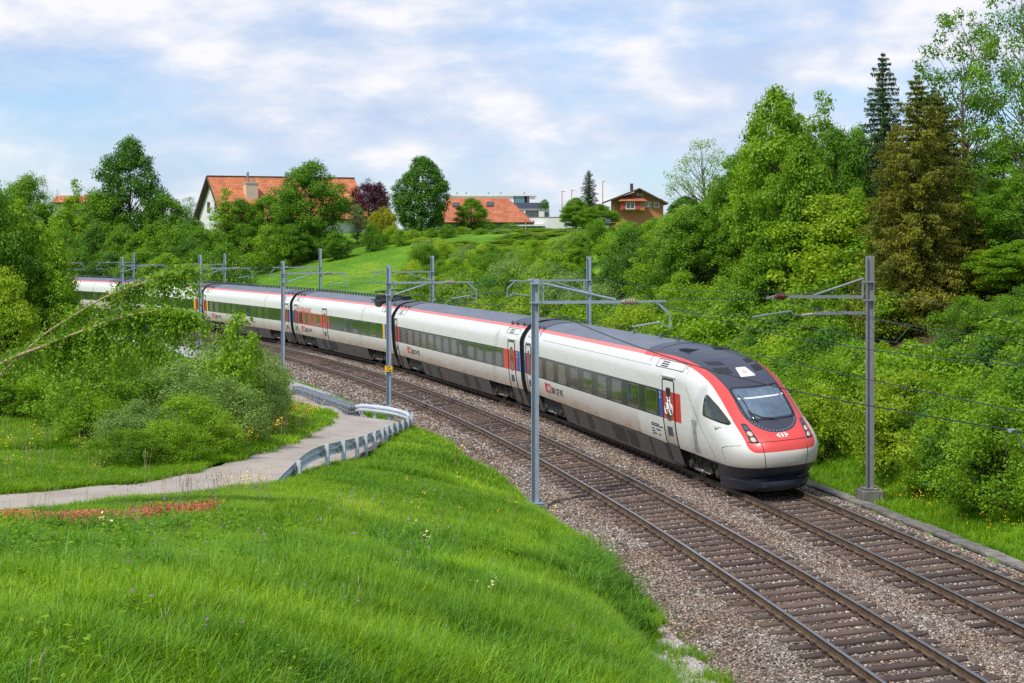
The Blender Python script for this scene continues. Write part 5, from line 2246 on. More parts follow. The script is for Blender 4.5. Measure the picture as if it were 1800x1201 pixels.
wall_obj(h1, [(0.3, 0.0, 0), (LEN - 0.3, 0.0, 0), (LEN - 0.3, 0.0, ze - 0.2), (0.3, 0.0, ze - 0.2)], 0.3, M_PLASTER)
for y, w_ in ((4.1, 1.3), (8.0, 1.1)):
    house_window(h1, (-0.02, y, ze + 0.9), w_, 1.35, (-1, 0, 0), frame=M_DARKW)
fb = MB()
for e in (-1, 1):
    fb.bar((-0.75, DEP / 2 + e * (DEP / 2 + 0.9), ze - 0.9 * sl - 0.1), (-0.75, DEP / 2, zr - 0.1), 0.08, 0.34)
fb.build("verge_board", M_DARKW, h1)


def roof_y(z):
    return (z - ze) / sl


mb = MB()
cz_ = ze + 2.3
mb.box((4.6, roof_y(cz_) + 0.4, cz_ + 0.75), (1.7, 1.6, 2.2))
mb.box((4.6, roof_y(cz_) + 0.4, cz_ + 1.92), (1.9, 1.8, 0.14))
ch = mb.build("chimney", M_CREAM, h1)
mb = MB()
yc = roof_y(cz_) + 0.4
mb.tube([(4.2, yc, cz_ + 1.95), (4.2, yc, cz_ + 3.3)], 0.15, 8)
mb.tube([(4.2, yc, cz_ + 3.3), (4.2, yc, cz_ + 3.55)], [0.24, 0.05], 8)
mb.tube([(5.0, yc, cz_ + 1.95), (5.1, yc, cz_ + 2.5)], 0.17, 6)
mb.build("flue_pipe", M_GALVD, ch)
mb = MB()
mb.box((7.6, roof_y(ze + 1.0) + 0.9, ze + 1.35), (2.6, 2.0, 1.0))
mb.build("dormer", M_DARKW, h1)
roof_slab(h1, [(6.0, roof_y(ze + 1.0) - 0.6, ze + 1.75), (9.2, roof_y(ze + 1.0) - 0.6, ze + 1.75), (9.2, roof_y(ze + 2.6), ze + 2.62), (6.0, roof_y(ze + 2.6), ze + 2.62)], M_TILE, "dormer_roof", 0.12)
vb = MB()
vb.bar((-0.7, DEP / 2, zr + 0.03), (LEN, DEP / 2, zr + 0.03), 0.3, 0.18)
vb.build("ridge_cap", M_TILEB, h1)

h1b = hroot("house", 608, 250, "lower orange tiled roof wing right of the big green tree")
zr, ze = lz(h1b, 330), lz(h1b, 366)
xa, xb_ = lx(h1b, 585), lx(h1b, 622)
roof_slab(h1b, [(xa, -1, ze), (xb_, -1, ze), (xb_ - 0.7, 4, zr), (xa, 4, zr)], M_TILE)
roof_slab(h1b, [(xb_, -1, ze), (xb_, 9, ze), (xb_ - 0.7, 4.2, zr), (xb_ - 0.7, 4, zr)], M_TILE)
wall_obj(h1b, [(xa, 0, 0), (xb_ - 0.4, 0, 0), (xb_ - 0.4, 0, ze + 0.1), (xa, 0, ze + 0.1)], 7, M_PLASTER)

# bungalow with the broad hipped roof
h2 = hroot("house", 850, 238, "low house with broad red tiled hip roof and two skylights")
zr, ze = lz(h2, 346), lz(h2, 391)
xa, xr0, xr1, xb_ = lx(h2, 762), lx(h2, 785), lx(h2, 892), lx(h2, 936)
roof_slab(h2, [(xa, -0.8, ze), (xb_, -0.8, ze), (xr1, 6, zr), (xr0, 6, zr)], M_TILE2)
roof_slab(h2, [(xb_, -0.8, ze), (xb_ + 0.6, 12.8, ze), (xr1, 6.01, zr), (xr1, 6, zr)], M_TILE2)
roof_slab(h2, [(xb_ + 0.6, 12.8, ze), (xa, 12.8, ze), (xr0, 6, zr), (xr1, 6, zr)], M_TILE2)
wall_obj(h2, [(xa + 0.5, 0.6, 0), (xb_ - 1.6, 0.6, 0), (xb_ - 1.6, 0.6, ze), (xa + 0.5, 0.6, ze)], 10.5, M_PLASTER)
for px in (800, 838, 870):
    house_window(h2, (lx(h2, px), 0.58, ze - 1.0), 2.0, 1.3, (0, -1, 0))
cs, sn = (6.8, zr - ze)
for px, py in ((800, 360), (861, 359)):
    zc = lz(h2, py)
    yc = -0.8 + (zc - ze) / sn * cs
    a_ = math.atan2(sn, cs)
    M_ = Matrix.Rotation(a_, 3, 'X')
    mb = MB()
    mb.box(Vector((lx(h2, px), yc, zc + 0.06)), (0.95, 1.3, 0.12), 0, M_)
    o = mb.build("skylight", M_DARKW, h2)
    mb = MB()
    mb.box(Vector((lx(h2, px), yc, zc + 0.10)), (0.75, 1.05, 0.12), 0, M_)
    mb.build("pane", M_HGLASS, o)
mb = MB()
mb.box((xb_ - 0.8, 0.4, ze - 0.35), (4.6, 2.0, 0.28))
mb.build("porch_roof", M_WFRAME, h2)
mb = MB()
mb.box((lx(h2, 917), 0.2, (ze - 0.3) / 2 - 0.1), (0.35, 0.35, ze - 0.2))
mb.build("porch_post", M_WFRAME, h2)
x0, x1 = lx(h2, 918), lx(h2, 994)
gwr = empty("garden_wall", (h2.location.x + x0, 239, gz(h2.location.x + (x0 + x1) / 2, 239) - 0.15), "plain white garden wall right of the hip-roofed house", "wall")
mb = MB()
mb.box(((x1 - x0) / 2, 0, 0.95), (x1 - x0, 0.3, 2.0))
mb.build("wall_panel", M_PLASTER, gwr)
mb = MB()
mb.box(((x1 - x0) / 2, 0, 1.99), (x1 - x0 + 0.1, 0.4, 0.08))
mb.build("coping", M_CONC, gwr)
mb = MB()
mb.box((lx(h2, 938) - x0, -0.16, 1.25), (0.16, 0.05, 0.55))
mb.build("wall_niche", M_DARKW, gwr)

# modern white house behind
h3 = hroot("house", 920, 268, "modern white flat-roofed house with roof terrace behind the hip roof")
for (pa, pb, ya, yb, y0, dpth, mt, nm) in ((790, 966, 368, 425, 0, 9, M_PLASTER, "wall"), (888, 964, 356.5, 367.5, -0.2, 0.25, M_SLATE, "terrace_parapet"),
                                          (790, 941, 344, 367.5, 2.5, 7, M_PLASTER, "wall"), (782, 944, 341, 344, 2.2, 7.6, M_WFRAME, "flat_roof")):
    mb = MB()
    za, zb = lz(h3, yb), lz(h3, ya)
    mb.box(((lx(h3, pa) + lx(h3, pb)) / 2, y0 + dpth / 2, (za + zb) / 2), (lx(h3, pb) - lx(h3, pa), dpth, zb - za))
    mb.build(nm, mt, h3)
house_window(h3, (lx(h3, 915), 2.48, lz(h3, 352)), 1.9, 1.5, (0, -1, 0), M_TEAL, M_DARKW, False)
house_window(h3, (lx(h3, 926), 2.48, lz(h3, 352)), 0.6, 1.7, (0, -1, 0), M_HGLASS, M_DARKW, False)
house_window(h3, (lx(h3, 935), -0.02, lz(h3, 380)), 1.8, 1.5, (0, -1, 0), M_HGLASS, M_DARKW)
house_window(h3, (lx(h3, 961), -0.02, lz(h3, 380)), 0.7, 1.3, (0, -1, 0), M_HGLASS, M_WFRAME, False)
mb = MB()
for px in (802, 818, 858, 880, 922):
    mb.tube([(lx(h3, px), 4, lz(h3, 341)), (lx(h3, px), 4, lz(h3, 337))], 0.10, 6)
mb.build("roof_vent", M_GALVD, h3)

# brown chalet
h4 = hroot("house", 1117, 262, "brown timber chalet with red shutters and dark chimney above the shrubs")
zr, ze = lz(h4, 331), lz(h4, 354)
xl, xm, xr = lx(h4, 1064), lx(h4, 1123), lx(h4, 1174)
poly = [(lx(h4, 1080), 0, -1), (lx(h4, 1166), 0, -1), (lx(h4, 1166), 0, lz(h4, 351)), (xm, 0, zr - 0.35), (lx(h4, 1080), 0, lz(h4, 350))]
wall_obj(h4, poly, 9, M_BROWNW)
roof_slab(h4, [(xl, 10.5, ze), (xl, -1.6, ze), (xm, -1.6, zr), (xm, 10.5, zr)], M_TILEB)
roof_slab(h4, [(xr, -1.6, ze - 0.3), (xr, 10.5, ze - 0.3), (xm, 10.5, zr), (xm, -1.6, zr)], M_TILEB)
mb = MB()
x0, x1 = lx(h4, 1090), lx(h4, 1132)
mb.box(((x0 + x1) / 2, -0.7, lz(h4, 362)), (x1 - x0, 1.4, lz(h4, 354) - lz(h4, 370)))
mb.build("bay", M_BROWNW, h4)
roof_slab(h4, [(x0 - 0.4, -1.9, lz(h4, 354)), (x1 + 0.4, -1.9, lz(h4, 354)), (x1 - 0.6, 0.02, lz(h4, 344)), (x0 + 0.6, 0.02, lz(h4, 344))], M_TILE2, "bay_roof", 0.15)
house_window(h4, (lx(h4, 1107), -1.42, lz(h4, 361.5)), 1.25, 1.0, (0, -1, 0))
for px in (1094.5, 1119.5):
    mb = MB()
    mb.box((lx(h4, px), -1.46, lz(h4, 361.5)), (0.62, 0.08, 1.1))
    mb.build("shutter", M_SHUT, h4)
for px, py, w_, hh_ in ((1123, 343, 0.45, 0.4), (1127, 343, 0.3, 0.4), (1136.5, 359.5, 0.4, 0.75), (1154, 360, 0.7, 0.7), (1142, 359.5, 0.3, 0.7)):
    house_window(h4, (lx(h4, px), -0.02, lz(h4, py)), w_, hh_, (0, -1, 0), cross=False)
mb = MB()
mb.box((lx(h4, 1113.5), 4, lz(h4, 328)), (0.45, 0.45, 1.1))
mb.build("chimney", M_DARKW, h4)

# roofs glimpsed at the far left
h5 = hroot("house", 130, 262, "orange roof glimpsed between the treetops at the far left")
zr, ze = lz(h5, 343), lz(h5, 356)
xa, xb_ = lx(h5, 92), lx(h5, 166)
roof_slab(h5, [(xa, -1, ze), (xb_, -1, ze), (xb_, 3, zr), (xa, 3, zr)], M_TILE)
wall_obj(h5, [(xa + 0.4, 0, 0), (xb_ - 0.4, 0, 0), (xb_ - 0.4, 0, ze), (xa + 0.4, 0, ze)], 6, M_PLASTER)
h6 = hroot("shed", 322, 232, "small shed with dark blue roof below the white gable", "shed")
zr, ze = lz(h6, 381), lz(h6, 394)
roof_slab(h6, [(lx(h6, 314), -0.5, ze), (lx(h6, 334), -0.5, ze), (lx(h6, 330), 2, zr), (lx(h6, 318), 2, zr)], M_SLATE)
wall_obj(h6, [(lx(h6, 317), 0, 0), (lx(h6, 332), 0, 0), (lx(h6, 332), 0, ze), (lx(h6, 317), 0, ze)], 3, M_PLASTER)

# slender lamp posts behind the shrubs
for px, yt, lab in ((988, 337, "leftmost of the thin orange lamp posts beside the white house"), (1005, 335, "middle thin orange lamp post left of the small spruce"), (1059.5, 319, "tallest thin orange lamp post right of the small spruce")):
    d_ = 300
    x = (px - 900) * d_ / FPX
    r_ = empty("lamp_post", (x, d_, gz(x, d_)), lab, "lamp post", "thin lamp posts")
    zt = CH - (yt - HY) * d_ / FPX - r_.location.z
    mb = MB()
    mb.tube([(0, 0, 0), (0, 0, zt)], [0.09, 0.06], 6)
    mb.build("pole", M_LAMPP, r_)
    mb = MB()
    mb.box((0.22, 0, zt + 0.03), (0.7, 0.25, 0.10))
    mb.build("lamp_head", M_LAMPP, r_)
for px, d_, lab in ((645, 226, "short wooden fence post standing in the upper meadow"), (924, 236, "short wooden post in the grass below the white garden wall")):
    x = (px - 900) * d_ / FPX
    mb = MB()
    mb.tube([(0, 0, -0.3), (0, 0, 1.05)], [0.08, 0.07], 6)
    mb.tube([(0, 0, 1.05), (0, 0, 1.09)], [0.07, 0.02], 6)
    o = mb.build("fence_post", M_CUT, label=lab, cat="post")
    o.location = (x, d_, gz(x, d_))
# ------------------------------------------------------------------ vegetation
L_FRESH = leaf_mat("leaves_fresh_green", (0.075, 0.195, 0.006), (0.300, 0.490, 0.018), 0.42)
L_LIME = leaf_mat("leaves_lime_green", (0.130, 0.260, 0.008), (0.420, 0.560, 0.028), 0.45)
L_MID = leaf_mat("leaves_mid_green", (0.045, 0.150, 0.006), (0.210, 0.400, 0.018), 0.38)
L_DEEP = leaf_mat("leaves_deep_green", (0.028, 0.110, 0.008), (0.130, 0.300, 0.020), 0.35)
L_YEL = leaf_mat("leaves_yellow_green", (0.18, 0.22, 0.008), (0.52, 0.50, 0.025), 0.38)
L_PURP = leaf_mat("leaves_copper_purple", (0.030, 0.008, 0.014), (0.130, 0.030, 0.052), 0.25)
L_SILV = leaf_mat("leaves_grey_green", (0.090, 0.185, 0.030), (0.330, 0.480, 0.120), 0.35)
L_SPRB = leaf_mat("needles_olive_brown", (0.050, 0.072, 0.007), (0.300, 0.300, 0.018), 0.30, patch=0.9, hue=0.1)
L_SPRD = leaf_mat("needles_dark_green", (0.024, 0.060, 0.018), (0.100, 0.180, 0.040), 0.22)
L_BIRCH = leaf_mat("birch_leaves", (0.060, 0.165, 0.008), (0.270, 0.460, 0.028), 0.42)
M_TRUNK = pm("tree_bark", (0.150, 0.120, 0.090), rough=0.9, scale=6, col2=(0.070, 0.055, 0.042), bump=0.7, bscale=14, stretch=(2, 2, 0.5))
M_BIRCH = pm("birch_bark", (0.52, 0.37, 0.26), rough=0.8, scale=8, col2=(0.26, 0.16, 0.10), stretch=(1, 1, 1))
M_TWIG = pm("twig_bark", (0.10, 0.072, 0.045), rough=0.9, var=0.3)


def unit(v):
    return v / np.maximum(np.linalg.norm(v, axis=1, keepdims=True), 1e-9)


def leaves(rng, C, N, size, aspect=0.62, fold=0.25, droop=0.0):
    """diamond leaves, creased along the middle, at points C with normals N"""
    n = len(C)
    N = unit(N)
    T = rng.normal(size=(n, 3))
    T[:, 2] -= droop
    T = unit(T - N * (T * N).sum(1, keepdims=True))
    B = np.cross(N, T)
    s = (size * rng.uniform(0.65, 1.3, n))[:, None]
    V = np.empty((n, 4, 3))
    V[:, 0] = C - T * s * 0.5
    V[:, 1] = C + B * s * aspect * 0.5 + N * s * fold * 0.35 - T * s * 0.05
    V[:, 2] = C + T * s * 0.55 - N * s * fold * 0.2
    V[:, 3] = C - B * s * aspect * 0.5 + N * s * fold * 0.35 - T * s * 0.05
    return V.reshape(-1, 3)


def clump_leaves(rng, centers, radii, per, size, flat=0.75, up=0.6, **kw):
    Cs, Ns = [], []
    for c, r in zip(centers, radii):
        k = max(6, int(per * (r / np.mean(radii)) ** 2))
        d = unit(rng.normal(size=(k, 3)))
        rad = r * (0.35 + 0.65 * rng.random(k) ** 0.6) * rng.uniform(0.85, 1.25, k)
        p = d * rad[:, None]
        p[:, 2] *= flat
        Cs.append(c + p)
        nn = d + rng.normal(size=(k, 3)) * 0.55
        nn[:, 2] += up
        Ns.append(nn)
    return leaves(rng, np.concatenate(Cs), np.concatenate(Ns), size, **kw)


def crown_points(rng, n, H, z0, env, rough=0.25, inner=0.25):
    """clump centres spread through a crown envelope env(h) -> radius, h in 0..1"""
    out = []
    lobes = rng.uniform(0, 6.28, 4)
    while len(out) < n:
        h = rng.random()
        a = rng.uniform(0, 6.28)
        R0 = env(h) * (1 + rough * (0.6 * math.sin(2 * a + lobes[0] + 3 * h) + 0.4 * math.sin(3 * a + lobes[1] - 5 * h)) + rng.normal() * rough * 0.25)
        if rng.random() > env(h) / max(env(k / 10) for k in range(11)) + 0.12:
            continue
        r = R0 * (inner + (1 - inner) * math.sqrt(rng.random()))
        if r < 0:
            continue
        out.append((r * math.cos(a), r * math.sin(a), z0 + h * (H - z0)))
    return np.array(out)


def trunk_mesh(rng, H, z0, r0, centers, nlimb, name, mat, lean=0.02):
    mb = MB()
    top = H * 0.9
    pts, rad = [], []
    wob = rng.normal(size=(9, 2)) * H * lean
    for k in range(9):
        u = k / 8
        pts.append(Vector((wob[k, 0] * u, wob[k, 1] * u, -0.4 + (top + 0.4) * u)))
        rad.append(r0 * (1 - u) ** 0.8 + 0.012)
    mb.tube(pts, rad, 8)
    if len(centers):
        pick = rng.choice(len(centers), min(nlimb, len(centers)), replace=False)
        for i in pick:
            c = Vector(centers[i])
            zb = max(z0 * 0.6, c.z - 0.55 * math.hypot(c.x, c.y) - 0.1 * H)
            u = min(max((zb + 0.4) / (top + 0.4), 0.02), 0.96)
            k = u * 8
            a = pts[int(k)].lerp(pts[min(int(k) + 1, 8)], k - int(k))
            rr = (r0 * (1 - u) ** 0.8 + 0.012) * 0.42
            mid = a.lerp(c, 0.5) + Vector((rng.normal() * 0.1, rng.normal() * 0.1, -0.06 * (c - a).length))
            mb.tube([a, mid, c], [rr, rr * 0.6, 0.012], 5, cap=False)
    return mb.mesh(name, mat, True)


PROTO = {}


def make_broadleaf(key, seed, H, z0, env, nclump, per, size, cr, mat, r0=0.16, nlimb=40, rough=0.25, inner=0.25, bark=None, flat=0.75, lean=0.02):
    rng = np.random.default_rng(seed)
    c = crown_points(rng, nclump, H, z0, env, rough, inner)
    rad = rng.uniform(cr[0], cr[1], len(c))
    V_ = clump_leaves(rng, c, rad, per, size, flat=flat)
    PROTO[key] = (quad_mesh("crown", V_, mat), trunk_mesh(rng, H, z0, r0, c, nlimb, "trunk", bark or M_TRUNK, lean), H, max(env(k / 20) for k in range(21)))


def egg(Rm, peak=0.4, lo=0.35):
    def f_(h):
        if h < peak:
            return Rm * (lo + (1 - lo) * math.sin(h / peak * math.pi / 2))
        return Rm * max(0.06, math.cos((h - peak) / (1 - peak) * math.pi / 2) ** 0.75)
    return f_


make_broadleaf('maple', 1, 11.0, 1.6, egg(3.2, 0.38, 0.55), 215, 140, 0.21, (0.35, 1.0), L_FRESH, 0.17, 90, rough=0.42, inner=0.35)
make_broadleaf('lime', 41, 8.0, 1.0, egg(3.0, 0.4, 0.5), 170, 120, 0.21, (0.3, 0.95), L_LIME, 0.12, 80, rough=0.48, inner=0.35)
make_broadleaf('linden', 2, 10.0, 1.2, egg(3.4, 0.45, 0.6), 230, 135, 0.19, (0.35, 0.95), L_MID, 0.2, 80, rough=0.38, inner=0.4)
make_broadleaf('oval', 3, 9.0, 0.8, egg(3.1, 0.5, 0.62), 420, 85, 0.19, (0.4, 0.65), L_DEEP, 0.2, 40, rough=0.07, inner=0.5)
make_broadleaf('ash', 4, 14.0, 3.0, egg(2.7, 0.6, 0.45), 150, 70, 0.17, (0.35, 0.7), L_MID, 0.15, 90, rough=0.4, inner=0.2)
make_broadleaf('slim', 5, 10.0, 1.5, egg(1.5, 0.35, 0.5), 130, 70, 0.17, (0.3, 0.6), L_FRESH, 0.09, 60, rough=0.35)
make_broadleaf('cherry', 6, 13.0, 2.5, egg(4.0, 0.5, 0.4), 230, 110, 0.22, (0.45, 0.95), L_DEEP, 0.22, 90, rough=0.45, inner=0.15)
make_broadleaf('thin', 7, 9.0, 1.5, egg(3.2, 0.55, 0.4), 150, 42, 0.14, (0.35, 0.75), L_SILV, 0.14, 110, rough=0.4)
make_broadleaf('copper', 8, 6.0, 0.8, egg(2.6, 0.4, 0.6), 200, 80, 0.16, (0.35, 0.65), L_PURP, 0.12, 40)
make_broadleaf('golden', 9, 4.0, 0.4, egg(2.3, 0.5, 0.7), 150, 75, 0.15, (0.35, 0.6), L_YEL, 0.09, 30)
make_broadleaf('mound', 10, 2.4, 0.1, egg(1.5, 0.35, 0.85), 120, 70, 0.085, (0.22, 0.42), L_MID, 0.04, 40, rough=0.16, inner=0.3)
make_broadleaf('bushA', 11, 2.8, 0.15, egg(1.5, 0.4, 0.7), 120, 85, 0.095, (0.22, 0.48), L_FRESH, 0.035, 60, rough=0.35)
make_broadleaf('bushB', 12, 3.4, 0.2, egg(1.7, 0.45, 0.6), 130, 90, 0.105, (0.25, 0.55), L_MID, 0.04, 60, rough=0.4)
make_broadleaf('bushC', 13, 2.2, 0.1, egg(1.4, 0.4, 0.8), 105, 95, 0.085, (0.2, 0.42), L_LIME, 0.03, 50, rough=0.4)
make_broadleaf('willow', 14, 2.8, 0.1, egg(1.5, 0.5, 0.6), 130, 85, 0.085, (0.18, 0.45), L_SILV, 0.03, 70, rough=0.45, flat=1.0)
make_broadleaf('hazel', 18, 3.0, 0.2, egg(1.6, 0.45, 0.6), 90, 50, 0.16, (0.3, 0.6), L_FRESH, 0.035, 70, rough=0.5)
make_broadleaf('bushD', 19, 2.9, 0.15, egg(1.5, 0.4, 0.7), 120, 80, 0.11, (0.22, 0.5), L_DEEP, 0.035, 60, rough=0.45)
make_broadleaf('sapling', 15, 4.2, 0.5, egg(1.2, 0.45, 0.5), 75, 55, 0.15, (0.22, 0.48), L_FRESH, 0.04, 60, rough=0.5, inner=0.1)
make_broadleaf('fine', 16, 2.6, 0.1, egg(1.5, 0.45, 0.7), 170, 110, 0.062, (0.16, 0.4), L_SILV, 0.025, 70, rough=0.45, flat=1.0)
make_broadleaf('fineG', 17, 2.6, 0.1, egg(1.5, 0.45, 0.7), 170, 105, 0.068, (0.16, 0.4), L_FRESH, 0.025, 70, rough=0.45)


def make_spruce(key, seed, H, Rm, mat, nwh, per, size):
    rng = np.random.default_rng(seed)
    Cs, Ns, Ss = [], [], []
    mb = MB()
    mb.tube([Vector((0, 0, -0.4)), Vector((0.03, 0, H * 0.5)), Vector((0, 0.02, H))], [H * 0.016, H * 0.010, 0.012], 8)
    for w in range(nwh):
        u = (w / (nwh - 1))
        z = H * (0.05 + 0.94 * u)
        L0 = Rm * ((1 - u) ** 0.60) * (0.9 + 0.2 * rng.random()) + 0.12
        nb_ = int(5 + 4 * (1 - u))
        a0 = rng.uniform(0, 6.28)
        for q in range(nb_):
            a = a0 + 6.28 * q / nb_ + rng.normal() * 0.2
            L = L0 * rng.uniform(0.5, 1.22)
            dirv = np.array([math.cos(a), math.sin(a), 0])
            n_ = max(4, int(per * L))
            t_ = rng.random(n_) ** 0.75
            rise = 0.22 * (u - 0.25)
            zz_ = z + L * (rise * t_ * 2 - 0.30 * t_ ** 1.6 + 0.12 * t_ ** 4)
            side = rng.normal(size=n_) * 0.13 * L * (1.1 - t_ * 0.7) + rng.normal(size=n_) * 0.05
            hang = -np.abs(rng.normal(size=n_)) * 0.15 * (0.4 + L * 0.35)
            p = dirv[None] * (L * t_)[:, None] + np.array([-math.sin(a), math.cos(a), 0])[None] * side[:, None]
            p[:, 2] = zz_ + hang
            Cs.append(p)
            nn = rng.normal(size=(n_, 3)) * 0.6 + dirv * 0.3
            nn[:, 2] += 0.9
            Ns.append(nn)
            mb.tube([Vector((0, 0, z)), Vector(dirv * L * 0.5) + Vector((0, 0, z + L * (rise - 0.10))), Vector(dirv * L * 0.95) + Vector((0, 0, z + L * (rise * 2 - 0.22)))], [0.03 * (1 - u) + 0.008, 0.014, 0.005], 4, cap=False)
    C, N = np.concatenate(Cs), np.concatenate(Ns)
    V_ = leaves(rng, C, N, size, aspect=0.34, fold=0.5, droop=0.9)
    PROTO[key] = (quad_mesh("crown", V_, mat), mb.mesh("trunk", M_TRUNK, True), H, Rm)


make_spruce('spruceB', 21, 12.0, 3.1, L_SPRB, 44, 95, 0.19)
make_spruce('spruceD', 22, 12.0, 2.2, L_SPRD, 44, 95, 0.18)


def plant(key, x, y, h, r=None, label=None, cat="tree", group=None, rz=None, name=None, sink=0.05, z=None):
    crown, trunk, H, Rm = PROTO[key]
    nm = name or ("tree" if cat == "tree" else "shrub")
    root = empty(nm, (x, y, (gz(x, y) if z is None else z) - sink), label, cat, group)
    root.rotation_euler = (0, 0, random.uniform(0, 6.28) if rz is None else rz)
    sz = h / H
    sx = (r / Rm) if r else sz
    root.scale = (sx, sx, sz)
    link("crown" if cat == "tree" else "foliage", crown, root)
    link("trunk" if cat == "tree" else "stems", trunk, root)
    return root


def tree_px(key, px, ytop, d, label, width=None, cat="tree", group=None, name=None, rz=None):
    x = (px - 900) * d / FPX
    zg = gz(x, d)
    h = CH - (ytop - HY) * d / FPX - zg
    return plant(key, x, d, max(h, 0.6), (width / 2 * d / FPX) if width else None, label, cat, group, rz, name)


# named trees on the right-hand bank
tree_px('spruceB', 1612, 128, 74, "big olive-brown spruce on the bank right of the tall mast", 225, name="spruce_tree", rz=0.4)
tree_px('spruceB', 1575, 215, 76, "olive-brown spruce standing lowest, left of the biggest one", 170, name="spruce_tree", rz=4.0)
tree_px('spruceB', 1650, 160, 77, "second olive-brown spruce crowding behind the biggest one", 200, name="spruce_tree", rz=2.1)
tree_px('spruceD', 1552, 90, 86, "dark pointed spruce standing tallest left of the olive-brown ones", 130, name="spruce_tree", rz=1.0)
tree_px('spruceD', 1640, 150, 88, "dark spruce top showing between the olive spruces and the ash", 120, name="spruce_tree", rz=2.0)
tree_px('ash', 1692, 0, 84, "tall airy ash whose crown nearly touches the top edge", 150, rz=0.5)
tree_px('ash', 1808, -70, 80, "tall sparse tree cut off by the right edge", 150, rz=2.5)
tree_px('maple', 1362, 152, 92, "bright green maple with the highest leafy top above the train nose", 165, rz=0.3)
tree_px('slim', 1442, 158, 94, "slender light tree with open top between maple and spruce", 90)
tree_px('linden', 1475, 232, 86, "round bright tree just left of the olive-brown spruce", 130)
tree_px('maple', 1410, 250, 84, "leafy tree in front of the maple, above the tall mast's arm", 150)
tree_px('linden', 1310, 262, 100, "broad green tree left of the maple at the top of the bank", 130)
tree_px('linden', 1508, 228, 91, "green tree filling the gap between the slender tree and the dark spruce", 110)
tree_px('thin', 1237, 243, 150, "thin-leaved grey-green tree against the sky right of the chalet", 130)
tree_px('linden', 1765, 245, 92, "full green tree behind the spruces near the right edge", 170)
tree_px('maple', 1720, 300, 86, "leafy tree filling the gap right of the olive-brown spruce", 140)
tree_px('linden', 1800, 310, 76, "dark leafy tree cut by the right edge below the sparse tree", 160)
tree_px('oval', 1205, 345, 150, "clipped round hedge tree right of the chalet", 75)
tree_px('spruceD', 1035, 298, 250, "small blue-green spruce between white house and chalet", 48, name="spruce_tree")
for px, yt, d_, w_, key in ((1735, 440, 74, 130, 'lime'), (1790, 420, 72, 140, 'maple'), (1700, 520, 69, 110, 'bushB'), (1765, 520, 68, 130, 'bushA'), (1820, 500, 66, 140, 'bushB'), (1745, 400, 80, 140, 'linden'), (1690, 420, 80, 120, 'maple'), (1500, 330, 82, 110, 'maple'), (1530, 440, 80, 90, 'lime')):
    tree_px(key, px, yt, d_, "leafy young tree between the olive-brown spruce and the right edge" if px > 1600 else "leafy young tree tucked against the left side of the olive-brown spruce", w_, group="young trees beside the spruce")
# trees around the houses
tree_px('oval', 741, 276, 226, "dense egg-shaped dark green tree beside the hip-roofed house", 92, rz=0.2)
tree_px('linden', 545, 287, 222, "broad light green tree in front of the long orange roof", 125)
tree_px('slim', 396, 330, 222, "narrow light green tree in front of the white gable", 62)
tree_px('linden', 470, 345, 226, "dark rounded tree below the cream chimney", 95)
tree_px('linden', 425, 352, 224, "dark leafy tree just right of the white gable", 80)
tree_px('copper', 648, 316, 240, "copper beech with dark purple leaves", 76)
tree_px('spruceD', 668, 318, 258, "dark tree behind the copper beech", 60)
tree_px('golden', 674, 364, 232, "yellow-green rounded tree in front of the copper beech", 52)
tree_px('thin', 628, 358, 228, "small grey-green garden tree with visible trunk on the lawn", 48)
tree_px('linden', 829, 349, 229, "small bushy tree in front of the hip roof", 60)
tree_px('mound', 861, 392, 227, "left of the two clipped round bushes at the hip-roofed house", 36, cat="shrub", name="clipped_bush")
tree_px('mound', 897, 391, 227, "right of the two clipped round bushes at the hip-roofed house", 36, cat="shrub", name="clipped_bush")
tree_px('oval', 921, 384, 262, "dark rounded shrub in front of the white house's lower window", 40, cat="shrub")
tree_px('maple', 1012, 347, 236, "light tree left of the small spruce", 60)
tree_px('maple', 1052, 358, 225, "light tree right of the small spruce, in front of the chalet's left side", 62)
plant('mound', (957 - 900) * 266 / FPX, 267.0, 1.5, 0.75, "little round bush on the white house's terrace", "shrub", name="terrace_bush", z=CH - (367 - HY) * 266 / FPX)
# big trees at the far left behind the train
tree_px('cherry', 228, 243, 226, "tallest tree at the left with feathery top against the sky", 135)
tree_px('linden', 290, 345, 224, "leafy tree right of the tall feathery tree", 110)
tree_px('linden', 45, 312, 235, "round-topped tree near the left edge", 110)
tree_px('thin', 75, 308, 240, "pale open-topped tree near the left edge", 60)
tree_px('slim', 130, 314, 236, "slim light tree before the far-left orange roof", 60)
tree_px('linden', 175, 340, 222, "broad green tree left below the tall feathery tree", 110)
tree_px('maple', 118, 365, 218, "bright leafy tree below the far-left orange roof", 100)
tree_px('linden', 325, 395, 216, "low leafy tree at the left foot of the white gable", 90)
tree_px('thin', 335, 345, 262, "pale distant tree left of the white gable", 60)
tree_px('linden', 10, 345, 225, "leafy tree cut by the left edge behind the train", 100)

# ---- thickets: shrubs that fill the bank, in groups whose members look alike
SKY_PX = [-50, 0, 330, 345, 600, 620, 700, 725, 800, 905, 995, 1008, 1050, 1100, 1130, 1180, 1250, 1300, 1340, 1400, 1500, 1600, 1700, 1800, 1900]
SKY_Y = [350, 350, 390, 400, 405, 425, 430, 420, 418, 424, 422, 395, 380, 392, 385, 375, 345, 300, 240, 240, 280, 350, 330, 330, 330]


